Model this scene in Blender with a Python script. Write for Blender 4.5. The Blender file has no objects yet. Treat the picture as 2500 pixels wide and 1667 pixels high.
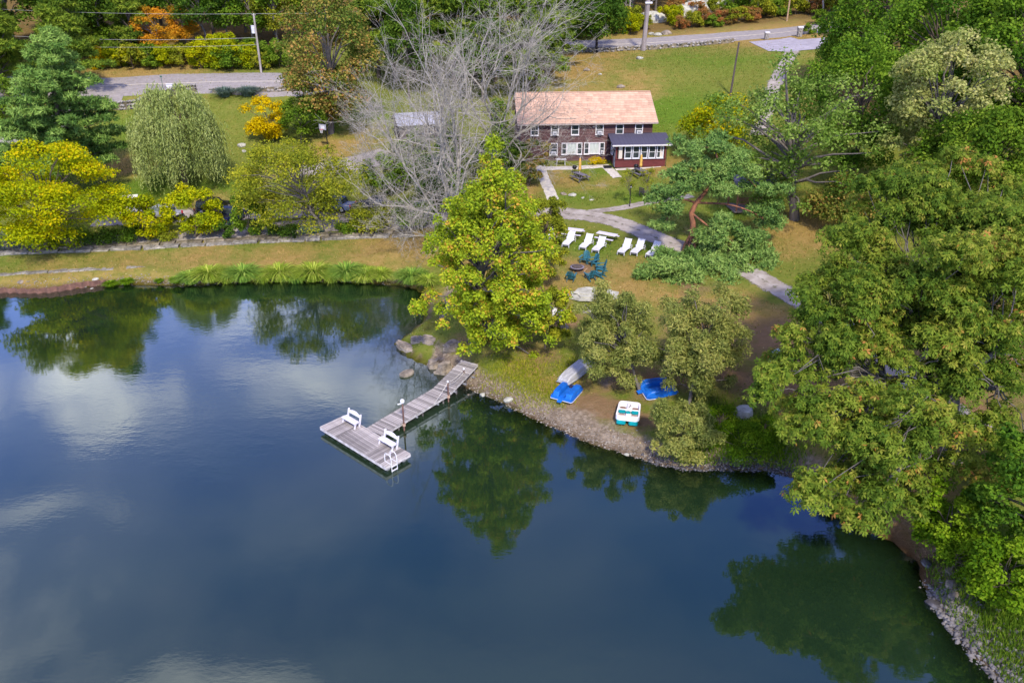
import bpy, math, random
import numpy as np
from mathutils import Vector, Matrix
R = math.radians
rnd = random.Random(7)
NP = np.random.RandomState(11)
scene = bpy.context.scene
COL = scene.collection

# ------------------------------------------------------------------ camera, sky, sun, exposure
CAM_H, PITCH, FPX, W0, H0 = 28.0, R(26.0), 1944.0, 2500.0, 1667.0
cam_data = bpy.data.cameras.new('camera')
cam = bpy.data.objects.new('camera', cam_data); COL.objects.link(cam)
cam.location = (0, 0, CAM_H); cam.rotation_euler = (R(90) - PITCH, 0, 0)
cam_data.sensor_fit = 'HORIZONTAL'; cam_data.sensor_width = 36.0
cam_data.lens = FPX / W0 * 36.0
cam_data.clip_start = 0.5; cam_data.clip_end = 3000
scene.camera = cam

SUN_EL, SUN_AZ = R(47), R(170)
world = bpy.data.worlds.new('World'); scene.world = world; world.use_nodes = True
wn, wl = world.node_tree.nodes, world.node_tree.links
wn.clear()
w_out = wn.new('ShaderNodeOutputWorld'); w_bg = wn.new('ShaderNodeBackground')
w_sky = wn.new('ShaderNodeTexSky'); w_sky.sky_type = 'NISHITA'; w_sky.sun_disc = False
w_sky.sun_elevation = SUN_EL; w_sky.sun_rotation = SUN_AZ
w_sky.altitude = 300; w_sky.air_density = 1.0; w_sky.dust_density = 0.0; w_sky.ozone_density = 7.0
w_bg.inputs['Strength'].default_value = 0.15
w_tc = wn.new('ShaderNodeTexCoord'); w_sep = wn.new('ShaderNodeSeparateXYZ')
wl.new(w_tc.outputs['Generated'], w_sep.inputs[0])
w_max = wn.new('ShaderNodeMath'); w_max.operation = 'MAXIMUM'; w_max.inputs[1].default_value = 0.06
wl.new(w_sep.outputs['Z'], w_max.inputs[0])
w_dx = wn.new('ShaderNodeMath'); w_dx.operation = 'DIVIDE'
w_dy = wn.new('ShaderNodeMath'); w_dy.operation = 'DIVIDE'
wl.new(w_sep.outputs['X'], w_dx.inputs[0]); wl.new(w_max.outputs[0], w_dx.inputs[1])
wl.new(w_sep.outputs['Y'], w_dy.inputs[0]); wl.new(w_max.outputs[0], w_dy.inputs[1])
w_cmb = wn.new('ShaderNodeCombineXYZ')
wl.new(w_dx.outputs[0], w_cmb.inputs[0]); wl.new(w_dy.outputs[0], w_cmb.inputs[1])
w_cmb.inputs[2].default_value = 3.7
w_off = wn.new('ShaderNodeVectorMath'); w_off.operation = 'ADD'; w_off.inputs[1].default_value = (0.42, 0.35, 0.0)
wl.new(w_cmb.outputs[0], w_off.inputs[0])
w_noise = wn.new('ShaderNodeTexNoise'); w_noise.inputs['Scale'].default_value = 1.45
w_noise.inputs['Detail'].default_value = 6; w_noise.inputs['Roughness'].default_value = 0.5
w_noise.inputs['Distortion'].default_value = 0.45
wl.new(w_off.outputs[0], w_noise.inputs['Vector'])
w_ramp = wn.new('ShaderNodeValToRGB')
w_ramp.color_ramp.elements[0].position = 0.34; w_ramp.color_ramp.elements[0].color = (0, 0, 0, 1)
w_ramp.color_ramp.elements[1].position = 0.665; w_ramp.color_ramp.elements[1].color = (1, 1, 1, 1)
w_veil = w_ramp.color_ramp.elements.new(0.53); w_veil.color = (0.15, 0.15, 0.15, 1)
wl.new(w_noise.outputs['Fac'], w_ramp.inputs[0])
w_mix = wn.new('ShaderNodeMixRGB'); w_mix.inputs['Color2'].default_value = (6.5, 6.1, 6.6, 1)
w_hs = wn.new('ShaderNodeHueSaturation'); w_hs.inputs['Saturation'].default_value = 1.15; w_hs.inputs['Hue'].default_value = 0.525
wl.new(w_sky.outputs[0], w_hs.inputs['Color'])
wl.new(w_ramp.outputs[0], w_mix.inputs['Fac']); wl.new(w_hs.outputs[0], w_mix.inputs['Color1'])
wl.new(w_mix.outputs[0], w_bg.inputs[0]); wl.new(w_bg.outputs[0], w_out.inputs[0])

sun_data = bpy.data.lights.new('sun', 'SUN'); sun_data.energy = 2.1; sun_data.angle = R(5)
sun_data.color = (1.0, 0.92, 0.75)
sun = bpy.data.objects.new('sun', sun_data); COL.objects.link(sun)
SUN_DIR = Vector((math.sin(SUN_AZ) * math.cos(SUN_EL), math.cos(SUN_AZ) * math.cos(SUN_EL), math.sin(SUN_EL)))
sun.rotation_euler = SUN_DIR.to_track_quat('Z', 'Y').to_euler()
sun.location = (0, 40, 80)
vs = scene.view_settings
vs.view_transform = 'Standard'; vs.look = 'None'; vs.exposure = 1.36; vs.gamma = 1.0; vs.use_curve_mapping = False
scene.cycles.max_bounces = 6; scene.cycles.diffuse_bounces = 3; scene.cycles.glossy_bounces = 3
scene.cycles.transmission_bounces = 3; scene.cycles.transparent_max_bounces = 6

# ------------------------------------------------------------------ pixels of the photograph to rays
CP, SP = math.cos(PITCH), math.sin(PITCH)
def ray(u, v):
    a = (u - W0 / 2) / FPX; b = -(v - H0 / 2) / FPX
    return np.array([a, CP + b * SP, -SP + b * CP])        # per unit of depth along the axis
def at_z(u, v, z):
    d = ray(u, v); t = (z - CAM_H) / d[2]
    return np.array([d[0] * t, d[1] * t, z])
def at_y(u, v, y):
    d = ray(u, v); t = y / d[1]
    return np.array([d[0] * t, y, CAM_H + d[2] * t])
def px_per_m(p):
    return FPX / (p[1] * CP + (CAM_H - p[2]) * SP)

# ------------------------------------------------------------------ terrain
SHORE = [(-260,722),(-120,716),(0,712),(110,712),(240,697),(340,694),(450,698),(560,690),(680,686),(800,686),(900,690),(980,697),
         (1022,706),(1046,738),(1038,782),(1002,814),(968,838),(1000,872),(1040,892),(1078,908),(1110,932),(1160,957),(1210,976),
         (1280,1012),(1350,1044),(1440,1084),(1520,1108),(1600,1132),(1680,1147),(1780,1147),(1880,1150),(1935,1164),(1990,1210),
         (2090,1285),(2180,1322),(2235,1370),(2262,1440),(2300,1510),(2350,1570),(2420,1650),(2500,1760),(2560,1860)]
shore_w = np.array([at_z(u, v, 0)[:2] for u, v in SHORE])
water_poly = np.vstack([shore_w, [[26, 4], [0, -30], [-120, -30], [-150, 40], [-130, 70]]])
def seg_dist(P, poly, closed=False):
    d = np.full(len(P), 1e9)
    n = len(poly)
    for i in range(n if closed else n - 1):
        a, b = poly[i], poly[(i + 1) % n]
        ab = b - a; t = np.clip(((P - a) @ ab) / (ab @ ab + 1e-9), 0, 1)
        d = np.minimum(d, np.linalg.norm(P - a - t[:, None] * ab, axis=1))
    return d
def inside(P, poly):
    c = np.zeros(len(P), bool); n = len(poly)
    for i in range(n):
        a, b = poly[i], poly[(i + 1) % n]
        if a[1] == b[1]: continue
        m = (a[1] > P[:, 1]) != (b[1] > P[:, 1])
        c ^= m & (P[:, 0] < (b[0] - a[0]) * (P[:, 1] - a[1]) / (b[1] - a[1]) + a[0])
    return c
def signed(P):                                              # + on land, - in the pond
    d = seg_dist(P, water_poly, True)
    return np.where(inside(P, water_poly), -d, d)
CTRL = [(0,640,1.2),(400,622,1.2),(700,622,1.3),(900,612,1.5),(0,603,1.35),(500,588,1.5),(1000,566,2.1),
        (300,570,1.6),(700,550,2.0),(1000,545,2.6),(560,535,2.0),(330,530,2.0),(455,455,3.2),(280,400,4.4),(620,400,4.2),(150,470,2.9),
        (250,215,10.5),(400,205,10.5),(690,198,11.2),(600,245,9.4),(400,275,8.2),(500,330,6.2),(808,325,6.4),(870,385,4.9),(1000,320,6.6),
        (637,177,11.6),(300,178,11.4),(1300,400,5.7),(1450,400,5.6),(1600,402,5.6),(1500,175,12.4),(1380,118,13.8),(1500,112,14.2),
        (1700,98,14.8),(1860,92,15.4),(1400,215,10.9),(1640,230,10.6),(1930,120,15.0),(1980,225,11.9),(1940,525,5.0),(1900,600,4.0),
        (2000,560,4.4),(1780,545,4.3),(1270,530,3.7),(1400,520,3.9),(1500,540,3.9),(1600,580,3.9),(1700,612,3.8),(1800,650,3.6),
        (1900,700,3.3),(2010,760,3.1),(2120,850,2.8),(1500,620,3.5),(1405,655,3.2),(1450,725,2.7),(1560,900,1.1),(1390,950,.75),
        (1500,1050,.4),(1750,830,2.2),(1720,960,1.2),(1810,1010,1.1),(1850,1070,.7),(1250,900,1.2),(1145,858,2.0),(1060,800,1.5),
        (1010,850,.8),(1150,620,3.0),(1180,760,2.6),(2330,1120,2.0),(2200,1000,2.2),(2450,1400,1.5),(2490,1560,1.2)]
pts = [at_z(u, v, z) for u, v, z in CTRL]
pts += [np.array(p, float) for p in [(-70,150,15),(-20,155,16),(20,162,18),(60,165,19.5),(-120,140,14),(0,260,30),(-140,260,28),(150,260,32),
        (8,104,8.0),(46,62,5.5),(50,85,9.5),(72,60,9),(80,90,13),(42,48,4.0),(60,35,6),(40,24,3),(100,140,19),(140,60,16),
        (-60,100,4.5),(-90,80,2.5),(-130,100,6),(-30,140,12.8),(55,150,17.5)]]
C_ = np.array(pts)
def tps(d): return np.where(d > 1e-6, d * d * np.log(d + 1e-9), 0)
_n = len(C_); _K = tps(np.linalg.norm(C_[:, None, :2] - C_[None, :, :2], axis=2)) + np.eye(_n) * 12.0
_P = np.hstack([np.ones((_n, 1)), C_[:, :2]])
_A = np.block([[_K, _P], [_P.T, np.zeros((3, 3))]])
_w = np.linalg.solve(_A, np.concatenate([C_[:, 2], np.zeros(3)]))
def vnoise(x, y, s=1.0, seed=0):
    x = x / s + seed * 17.3; y = y / s - seed * 9.1
    xi, yi = np.floor(x), np.floor(y); fx, fy = x - xi, y - yi
    fx, fy = fx * fx * (3 - 2 * fx), fy * fy * (3 - 2 * fy)
    h = lambda a, b: np.modf(np.abs(np.sin(a * 127.1 + b * 311.7) * 43758.5453))[0]
    return (h(xi, yi) * (1 - fx) + h(xi + 1, yi) * fx) * (1 - fy) + (h(xi, yi + 1) * (1 - fx) + h(xi + 1, yi + 1) * fx) * fy
def height(P):
    P = np.atleast_2d(np.asarray(P, float))
    z = np.empty(len(P))
    for i in range(0, len(P), 20000):
        Q = P[i:i + 20000]
        z[i:i + 20000] = tps(np.linalg.norm(Q[:, None] - C_[None, :, :2], axis=2)) @ _w[:_n] + _w[_n] + Q @ _w[_n + 1:]
    sd = signed(P)
    far = np.clip((P[:, 1] - 170) / 80, 0, 1)
    z = np.clip(z, 0.3, 40)
    left = P[:, 0] < -7
    wid = np.where(left, 1.3, 2.8)
    bank = np.clip(sd / wid, 0, 1); bank = np.where(left, bank ** 0.5, bank ** 0.8)
    land = 0.02 + bank * np.minimum(z, np.where(sd < wid * 4, 0.45 + sd * 0.33, 99)) + (vnoise(P[:, 0], P[:, 1], 2.3) - .5) * 0.10 * np.clip(sd / 3, 0, 1)
    bed = -np.minimum(2.6, 0.05 + 0.20 * (-sd) ** 1.05 if False else 0.05 + 0.22 * np.maximum(-sd, 0))
    return np.where(sd > 0, land, bed)
gx = np.concatenate([np.linspace(-240, -92, 40), np.linspace(-90, 90, 281), np.linspace(92, 260, 44)])
gy = np.concatenate([np.linspace(-60, 14, 16), np.linspace(15, 110, 211), np.linspace(110.7, 190, 90), np.linspace(192, 420, 60)])
GX, GY = np.meshgrid(gx, gy)
GZ = height(np.stack([GX.ravel(), GY.ravel()], 1)).reshape(GX.shape)
def zt(x, y):
    i = int(np.clip(np.searchsorted(gx, x) - 1, 0, len(gx) - 2)); j = int(np.clip(np.searchsorted(gy, y) - 1, 0, len(gy) - 2))
    fx = (x - gx[i]) / (gx[i + 1] - gx[i]); fy = (y - gy[j]) / (gy[j + 1] - gy[j])
    return float((GZ[j, i] * (1 - fx) + GZ[j, i + 1] * fx) * (1 - fy) + (GZ[j + 1, i] * (1 - fx) + GZ[j + 1, i + 1] * fx) * fy)
def G(u, v, dz=0.0):                                        # where the ray through a pixel meets the ground
    d = ray(u, v); lo = None
    for t in np.arange(22, 420, 0.5):
        p = d * t; z = CAM_H + p[2]
        if z <= zt(p[0], p[1]):
            lo = t - 0.5; break
    if lo is None: return np.array([d[0] * 200, d[1] * 200, zt(d[0] * 200, d[1] * 200)])
    hi = lo + 0.5
    for _ in range(12):
        m = (lo + hi) / 2; p = d * m
        if CAM_H + p[2] <= zt(p[0], p[1]): hi = m
        else: lo = m
    p = d * hi
    return np.array([p[0], p[1], zt(p[0], p[1]) + dz])
def onto(x, y, dz=0.0): return np.array([x, y, zt(x, y) + dz])
# ------------------------------------------------------------------ helpers: materials
MATS = {}
def _nt(m):
    m.use_nodes = True
    return m.node_tree.nodes, m.node_tree.links, m.node_tree.nodes['Principled BSDF']
def mat(name, col, rough=0.7, var=0.18, scale=6.0, bump=0.0, metal=0.0, col2=None, spec=0.3, stretch=None, rand=0.0, detail=5):
    """procedural surface: noise between two tones (+ an offset per object), optional bump"""
    if name in MATS: return MATS[name]
    m = bpy.data.materials.new(name); n, l, b = _nt(m)
    tc = n.new('ShaderNodeTexCoord'); mp = n.new('ShaderNodeMapping')
    l.new(tc.outputs['Object'], mp.inputs[0])
    if stretch: mp.inputs['Scale'].default_value = stretch
    nz = n.new('ShaderNodeTexNoise'); nz.inputs['Scale'].default_value = scale; nz.inputs['Detail'].default_value = detail
    nz.inputs['Roughness'].default_value = 0.65
    l.new(mp.outputs[0], nz.inputs['Vector'])
    rp = n.new('ShaderNodeValToRGB')
    lo = col2 if col2 else tuple(c * (1 - var * 2) for c in col); hi = tuple(min(1, c * (1 + var)) for c in col)
    rp.color_ramp.elements[0].position = 0.32; rp.color_ramp.elements[0].color = (*lo, 1)
    rp.color_ramp.elements[1].position = 0.68; rp.color_ramp.elements[1].color = (*hi, 1)
    l.new(nz.outputs['Fac'], rp.inputs[0])
    src = rp.outputs[0]
    if rand:
        oi = n.new('ShaderNodeObjectInfo'); mr = n.new('ShaderNodeMapRange')
        mr.inputs['To Min'].default_value = 1 - rand; mr.inputs['To Max'].default_value = 1 + rand
        l.new(oi.outputs['Random'], mr.inputs['Value'])
        hs = n.new('ShaderNodeHueSaturation'); l.new(mr.outputs[0], hs.inputs['Value']); l.new(src, hs.inputs['Color'])
        src = hs.outputs[0]
    l.new(src, b.inputs['Base Color'])
    b.inputs['Roughness'].default_value = rough; b.inputs['Metallic'].default_value = metal
    b.inputs['Specular IOR Level'].default_value = spec
    if bump:
        bp = n.new('ShaderNodeBump'); bp.inputs['Strength'].default_value = bump; bp.inputs['Distance'].default_value = 0.05
        l.new(nz.outputs['Fac'], bp.inputs['Height']); l.new(bp.outputs[0], b.inputs['Normal'])
    MATS[name] = m
    return m
def glass_mat(name, col=(0.03, 0.04, 0.05)):
    m = mat(name, col, rough=0.08, var=0.2, scale=2.0, spec=0.6); return m
def leaf_tone(c, gain=1.40, sat=1.06):
    l_ = .25 * c[0] + .65 * c[1] + .1 * c[2]
    return [min(.8, max(.002, (l_ + (x - l_) * sat) * gain)) for x in c]
def leaf_mat(name, stops, trans=0.42, rough=0.55):
    """stops: list of (position, colour) along the per-leaf tint"""
    if name in MATS: return MATS[name]
    m = bpy.data.materials.new(name); n, l, b = _nt(m)
    at = n.new('ShaderNodeAttribute'); at.attribute_name = 'tint'
    rp = n.new('ShaderNodeValToRGB'); e = rp.color_ramp.elements
    while len(e) < len(stops): e.new(0.5)
    for i, (p, c) in enumerate(stops): e[i].position = p; e[i].color = (*leaf_tone(c), 1)
    l.new(at.outputs['Fac'], rp.inputs[0])
    l.new(rp.outputs[0], b.inputs['Base Color']); b.inputs['Roughness'].default_value = .75
    b.inputs['Specular IOR Level'].default_value = 0.08
    if trans:
        tr = n.new('ShaderNodeBsdfTranslucent'); mx = n.new('ShaderNodeMixShader'); mx.inputs[0].default_value = trans
        l.new(rp.outputs[0], tr.inputs[0]); l.new(b.outputs[0], mx.inputs[1]); l.new(tr.outputs[0], mx.inputs[2])
        l.new(mx.outputs[0], n['Material Output'].inputs[0])
    MATS[name] = m
    return m

# ------------------------------------------------------------------ helpers: meshes and objects
class MB:
    def __init__(s): s.v = []; s.f = []
    def add(s, vs, fs):
        o = len(s.v); s.v += [tuple(map(float, p)) for p in vs]; s.f += [tuple(i + o for i in f) for f in fs]; return s
    def box(s, c, d, rz=0, M=None):
        x, y, z = d[0] / 2, d[1] / 2, d[2] / 2
        vs = [Vector((a * x, b * y, e * z)) for e in (-1, 1) for b in (-1, 1) for a in (-1, 1)]
        Q = Matrix.Rotation(rz, 3, 'Z') if M is None else M
        vs = [Q @ p + Vector(c) for p in vs]
        return s.add(vs, [(0, 2, 3, 1), (4, 5, 7, 6), (0, 1, 5, 4), (2, 6, 7, 3), (1, 3, 7, 5), (0, 4, 6, 2)])
    def bar(s, a, b, w, h=None, up=(0, 0, 1)):
        a, b = Vector(a), Vector(b); d = b - a; L = d.length
        if L < 1e-6: return s
        d.normalize(); upv = Vector(up)
        if abs(d.dot(upv)) > 0.97: upv = Vector((0, 1, 0)) if abs(d.y) < .9 else Vector((1, 0, 0))
        x = d.cross(upv).normalized(); y = x.cross(d).normalized(); h = h or w
        M = Matrix((x, d, y)).transposed()
        return s.box((a + b) / 2, (w, L, h), M=M)
    def tube(s, ps, rs, n=6, cap=True):
        ps = [Vector(p) for p in ps]
        if not hasattr(rs, '__len__'): rs = [rs] * len(ps)
        o = len(s.v); prev = None
        for i, p in enumerate(ps):
            d = (ps[min(i + 1, len(ps) - 1)] - ps[max(i - 1, 0)])
            d = d.normalized() if d.length > 1e-9 else Vector((0, 0, 1))
            if prev is None:
                a = d.cross(Vector((0.31, 0.87, 0.38))).normalized()
            else:
                a = (prev - d * prev.dot(d)).normalized()
            prev = a; b = d.cross(a)
            for k in range(n):
                t = 2 * math.pi * k / n
                s.v.append(tuple(p + (a * math.cos(t) + b * math.sin(t)) * rs[i]))
        for i in range(len(ps) - 1):
            for k in range(n):
                k2 = (k + 1) % n
                s.f.append((o + i * n + k, o + i * n + k2, o + (i + 1) * n + k2, o + (i + 1) * n + k))
        if cap:
            s.f.append(tuple(o + k for k in range(n))[::-1]); e = o + (len(ps) - 1) * n
            s.f.append(tuple(e + k for k in range(n)))
        return s
    def prism(s, poly, z0, z1, axis='z'):
        n = len(poly)
        f = {'z': lambda a, b, c: (a, b, c), 'x': lambda a, b, c: (c, a, b), 'y': lambda a, b, c: (a, c, b)}[axis]
        vs = [f(a, b, z0) for a, b in poly] + [f(a, b, z1) for a, b in poly]
        return s.add(vs, [tuple(range(n))[::-1], tuple(range(n, 2 * n))] + [(i, (i + 1) % n, n + (i + 1) % n, n + i) for i in range(n)])
    def lathe(s, prof, c=(0, 0, 0), n=16):
        vs, fs = [], []
        for r, z in prof:
            for k in range(n):
                t = 2 * math.pi * k / n; vs.append((c[0] + r * math.cos(t), c[1] + r * math.sin(t), c[2] + z))
        for i in range(len(prof) - 1):
            for k in range(n):
                k2 = (k + 1) % n; fs.append((i * n + k, i * n + k2, (i + 1) * n + k2, (i + 1) * n + k))
        fs.append(tuple(range(n))[::-1]); fs.append(tuple((len(prof) - 1) * n + k for k in range(n)))
        return s.add(vs, fs)
    def mesh(s, name, m, smooth=False):
        me = bpy.data.meshes.new(name); me.from_pydata(s.v, [], s.f)
        if m: me.materials.append(m)
        if smooth: me.polygons.foreach_set('use_smooth', [True] * len(me.polygons))
        me.update(); return me
    def build(s, name, m, parent=None, smooth=False, loc=None, bevel=0):
        o = link(name, s.mesh(name, m, smooth), parent, loc)
        if bevel:
            bv = o.modifiers.new('bevel', 'BEVEL'); bv.width = bevel; bv.segments = 2; bv.limit_method = 'ANGLE'
        return o
def link(name, data, parent=None, loc=None, rz=0, scale=None):
    o = bpy.data.objects.new(name, data); COL.objects.link(o)
    if parent: o.parent = parent
    if loc is not None: o.location = loc
    if rz: o.rotation_euler = (0, 0, rz)
    if scale is not None: o.scale = scale if hasattr(scale, '__len__') else (scale,) * 3
    return o
def tag(o, label, cat, group=None, kind=None):
    if label: o['label'] = label
    if cat: o['category'] = cat
    if group: o['group'] = group
    if kind: o['kind'] = kind
    return o
def thing(name, label, cat, loc=(0, 0, 0), rz=0, group=None):
    o = bpy.data.objects.new(name, None); COL.objects.link(o)
    o.location = tuple(loc); o.rotation_euler = (0, 0, rz); o.empty_display_size = 0.2
    return tag(o, label, cat, group)
def copy_tree(root, loc, rz, label, scale=None, group=None):
    def rec(o, par):
        c = o.copy(); COL.objects.link(c); c.parent = par
        for ch in o.children: rec(ch, c)
        return c
    r = rec(root, None); r.location = tuple(loc); r.rotation_euler = (0, 0, rz)
    if scale is not None: r.scale = scale if hasattr(scale, '__len__') else (scale,) * 3
    if label: r['label'] = label
    if group: r['group'] = group
    return r
def np_mesh(name, V, F, m, tint=None, smooth=False):
    """V (n,3), F (k,c) with c = 3 or 4 corners"""
    me = bpy.data.meshes.new(name); k, c = F.shape
    me.vertices.add(len(V)); me.vertices.foreach_set('co', np.ascontiguousarray(V, np.float32).ravel())
    me.loops.add(k * c); me.loops.foreach_set('vertex_index', np.ascontiguousarray(F, np.int32).ravel())
    me.polygons.add(k); me.polygons.foreach_set('loop_start', np.arange(0, k * c, c, dtype=np.int32))
    me.polygons.foreach_set('loop_total', np.full(k, c, np.int32))
    if smooth: me.polygons.foreach_set('use_smooth', np.ones(k, bool))
    if tint is not None:
        a = me.attributes.new('tint', 'FLOAT', 'FACE'); a.data.foreach_set('value', np.ascontiguousarray(tint, np.float32))
    me.materials.append(m); me.update(calc_edges=True)
    return me
def heading(a, b): return math.atan2(b[1] - a[1], b[0] - a[0])
def rock_mesh(name, m, seed, sx=1, sy=1, sz=1, cuts=2, rough=0.25, flat=0.0):
    import bmesh
    bm = bmesh.new(); bmesh.ops.create_icosphere(bm, subdivisions=cuts, radius=1.0)
    q = np.random.RandomState(seed); planes = q.normal(size=(7, 3)); planes /= np.linalg.norm(planes, axis=1)[:, None]
    offs = q.uniform(0.55, 0.9, 7)
    for v in bm.verts:
        p = np.array(v.co)
        for nrm, o in zip(planes, offs):
            dd = p @ nrm - o
            if dd > 0: p = p - nrm * dd * 0.9
        p *= 1 + rough * 0.3 * (q.rand() - .5)
        if flat and p[2] > flat: p[2] = flat + (p[2] - flat) * 0.15
        v.co = (p[0] * sx, p[1] * sy, p[2] * sz)
    me = bpy.data.meshes.new(name); bm.to_mesh(me); bm.free(); me.materials.append(m)
    return me

def ledge_mesh(name, m, seed, L, W, H, layers=5):
    """stratified rock: a pile of thin jagged beds, each a little smaller and shifted"""
    q = np.random.RandomState(seed); mb = MB(); n = 11; z = 0; ox = oy = 0
    for k in range(layers):
        s = 1 - .62 * (k / layers) ** 1.4; h = H / layers * q.uniform(.7, 1.4); ox += q.normal(0, .05 * L); oy += abs(q.normal(0, .05 * W))
        ring = []
        for i in range(n):
            t = 2 * math.pi * i / n + q.normal(0, .1); rr_ = s * q.uniform(.78, 1.15)
            ring.append((ox + L / 2 * rr_ * math.cos(t), oy + W / 2 * rr_ * math.sin(t)))
        vs = [(x * 1.02, y * 1.02, z - .25 * (k == 0)) for x, y in ring] + [(x, y, z + h * q.uniform(.75, 1.05)) for x, y in ring]
        vs.append((ox, oy, z + h * 1.05)); c_ = 2 * n
        mb.add(vs, [(i, (i + 1) % n, n + (i + 1) % n, n + i) for i in range(n)] + [(n + i, n + (i + 1) % n, c_) for i in range(n)])
        z += h * .85
    return mb.mesh(name, m)
def slab_mesh(name, m, seed, sx, sy, sz):
    q = np.random.RandomState(seed); mb = MB(); xs = np.linspace(-1, 1, 5)
    V = []
    for x in xs:
        for y, z in ((-1, -1), (-1, .6), (-.85, 1), (.85, 1), (1, .6), (1, -1)):
            V.append((x * sx + q.normal(0, .03), y * sy * (1 + q.normal(0, .09)), z * sz * (1 + q.normal(0, .10))))
    F = [(6 * i + k, 6 * i + (k + 1) % 6, 6 * i + 6 + (k + 1) % 6, 6 * i + 6 + k) for i in range(4) for k in range(6)]
    F += [tuple(range(6))[::-1], tuple(range(24, 30))]
    return mb.add(V, F).mesh(name, m)
# ------------------------------------------------------------------ materials used across the scene
M_stone = mat('stone_grey', (0.34, 0.31, 0.28), 0.9, scale=3.5, bump=0.5, col2=(0.13, 0.12, 0.11), rand=0.3)
M_slab = mat('stone_slab', (0.27, 0.245, 0.205), 0.9, scale=2.2, bump=0.5, col2=(0.11, 0.095, 0.07), rand=0.3)
M_moss = mat('stone_mossy', (0.19, 0.155, 0.11), 0.95, scale=2.0, bump=0.5, col2=(0.07, 0.06, 0.03), rand=0.3)
M_rock = mat('rock_ledge', (0.30, 0.245, 0.185), 0.9, scale=1.6, bump=0.7, col2=(0.09, 0.075, 0.06), rand=0.1)
M_pale = mat('rock_pale', (0.44, 0.425, 0.36), 0.9, scale=2.0, bump=0.5, col2=(0.25, 0.24, 0.19), rand=0.1)
M_bark = mat('bark', (0.115, 0.088, 0.065), 0.95, scale=5, bump=0.8, stretch=(1, 1, .25))
M_barkgrey = mat('bark_grey', (0.15, 0.128, 0.112), 0.95, scale=5, bump=0.8, stretch=(1, 1, .25))
M_barkred = mat('bark_red', (0.30, 0.12, 0.06), 0.95, scale=4, bump=0.8, col2=(0.09, 0.05, 0.04), stretch=(1, 1, .35))
M_dead = mat('bark_dead', (0.36, 0.325, 0.275), 0.95, scale=3, col2=(0.17, 0.15, 0.125), bump=0.3)
M_white = mat('white_plastic', (0.62, 0.61, 0.64), 0.45, var=0.05, scale=4)
M_trim = mat('white_trim', (0.66, 0.63, 0.64), 0.6, var=0.07, scale=5)
M_deck = mat('weathered_deck', (0.37, 0.335, 0.315), 0.85, col2=(0.15, 0.128, 0.118), scale=3, stretch=(0.35, 4, 1), bump=0.2, rand=0.42)
M_metal = mat('galvanised', (0.5, 0.5, 0.52), 0.4, var=0.1, metal=0.7)
M_black = mat('black_paint', (0.012, 0.012, 0.014), 0.5, var=0.2)
M_rubber = mat('rubber', (0.015, 0.015, 0.015), 0.9, var=0.2)
M_glass = glass_mat('window_glass', (0.035, 0.045, 0.05))
M_wood = mat('old_wood', (0.16, 0.135, 0.13), 0.9, col2=(0.06, 0.05, 0.05), scale=4, bump=0.2, rand=0.2)
M_pole = mat('pole_wood', (0.36, 0.32, 0.30), 0.9, col2=(0.2, 0.17, 0.15), scale=4, stretch=(1, 1, .15))

# ------------------------------------------------------------------ ground
def splat(P, lst):
    o = np.zeros(len(P))
    for u, v, r, a in lst:
        c = G(u, v) if v is not None else u
        d2 = ((P[:, 0] - c[0]) ** 2 + (P[:, 1] - c[1]) ** 2) / (r * r)
        o = np.maximum(o, a * np.exp(-d2 * 1.2))
    return o
GP = np.stack([GX.ravel(), GY.ravel()], 1)
SD = signed(GP)
nz1 = vnoise(GP[:, 0], GP[:, 1], 5.0, 1); nz2 = vnoise(GP[:, 0], GP[:, 1], 1.7, 2); nzb = .6 * nz1 + .4 * nz2
dry = splat(GP, [(1450,130,9,.8),(1400,170,9,.95),(1550,190,6,.55),(1400,215,5,.6),(1560,222,5,.6),(1950,570,5,1),(1900,600,4,.9),(1880,780,4,.8),
                 (2050,250,8,.9),(2030,180,6,.5),(900,600,7,.75),(700,628,6,.8),(500,628,5,.6),(250,625,6,.5),(1000,600,5,.8),(100,670,6,.7),(300,665,6,.7),
                 (1450,690,4,.7),(1350,700,4,.7),(1550,660,3.5,.7),(1400,640,2,.7),(1300,900,3,.8),(1340,935,1.8,.9),(1250,915,2,.7),(1420,930,2,.8),(1540,700,3,.8),(1800,740,3.5,.9),(1640,730,3,.7),(1380,440,4,.6),(1480,450,3,.5),
                 (830,360,6,.7),(640,430,6,.45),(330,400,5,.8),(500,505,6,.6),(300,172,20,.75),(1550,95,12,.8),(1900,75,20,.95),(1750,85,10,.9),
                 (1260,470,4,.8),(1620,410,3,.7),(1200,640,5,.7),(860,640,4,.6),(880,320,4,.5)])
dirt = splat(GP, [(1720,800,4.0,.95),(1680,900,3.0,.9),(1750,880,3,.95),(1800,920,3,.95),(1850,850,3,.9),(1500,920,2.4,.9),(1470,900,2.2,.8),(1340,880,2,.75),(1250,830,3,.8),
                  (1150,840,3,.9),(1900,830,3.5,.8),(2000,950,4.5,.95),(2100,1050,5,.95),(1370,775,2.2,.9),(1320,720,2.4,.6),(1420,655,1.4,.9),(1690,560,2,.4),
                  (2200,1150,4,1),(2140,1290,2.6,1.2),(2210,1340,2.2,1.2),(2060,1250,2.6,1.2),(2250,1400,1.6,1.1),(2300,1000,6,1),(1600,960,2,.7),(1440,985,1.6,.95),(1500,1000,1.6,.95),(1400,1000,1.3,.8),(1560,1030,1.5,.85),(1590,930,2,.9),(1700,700,2,.7),(1480,310,3,.4),(2300,800,9,.9),(1950,880,3,.9)])
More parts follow.
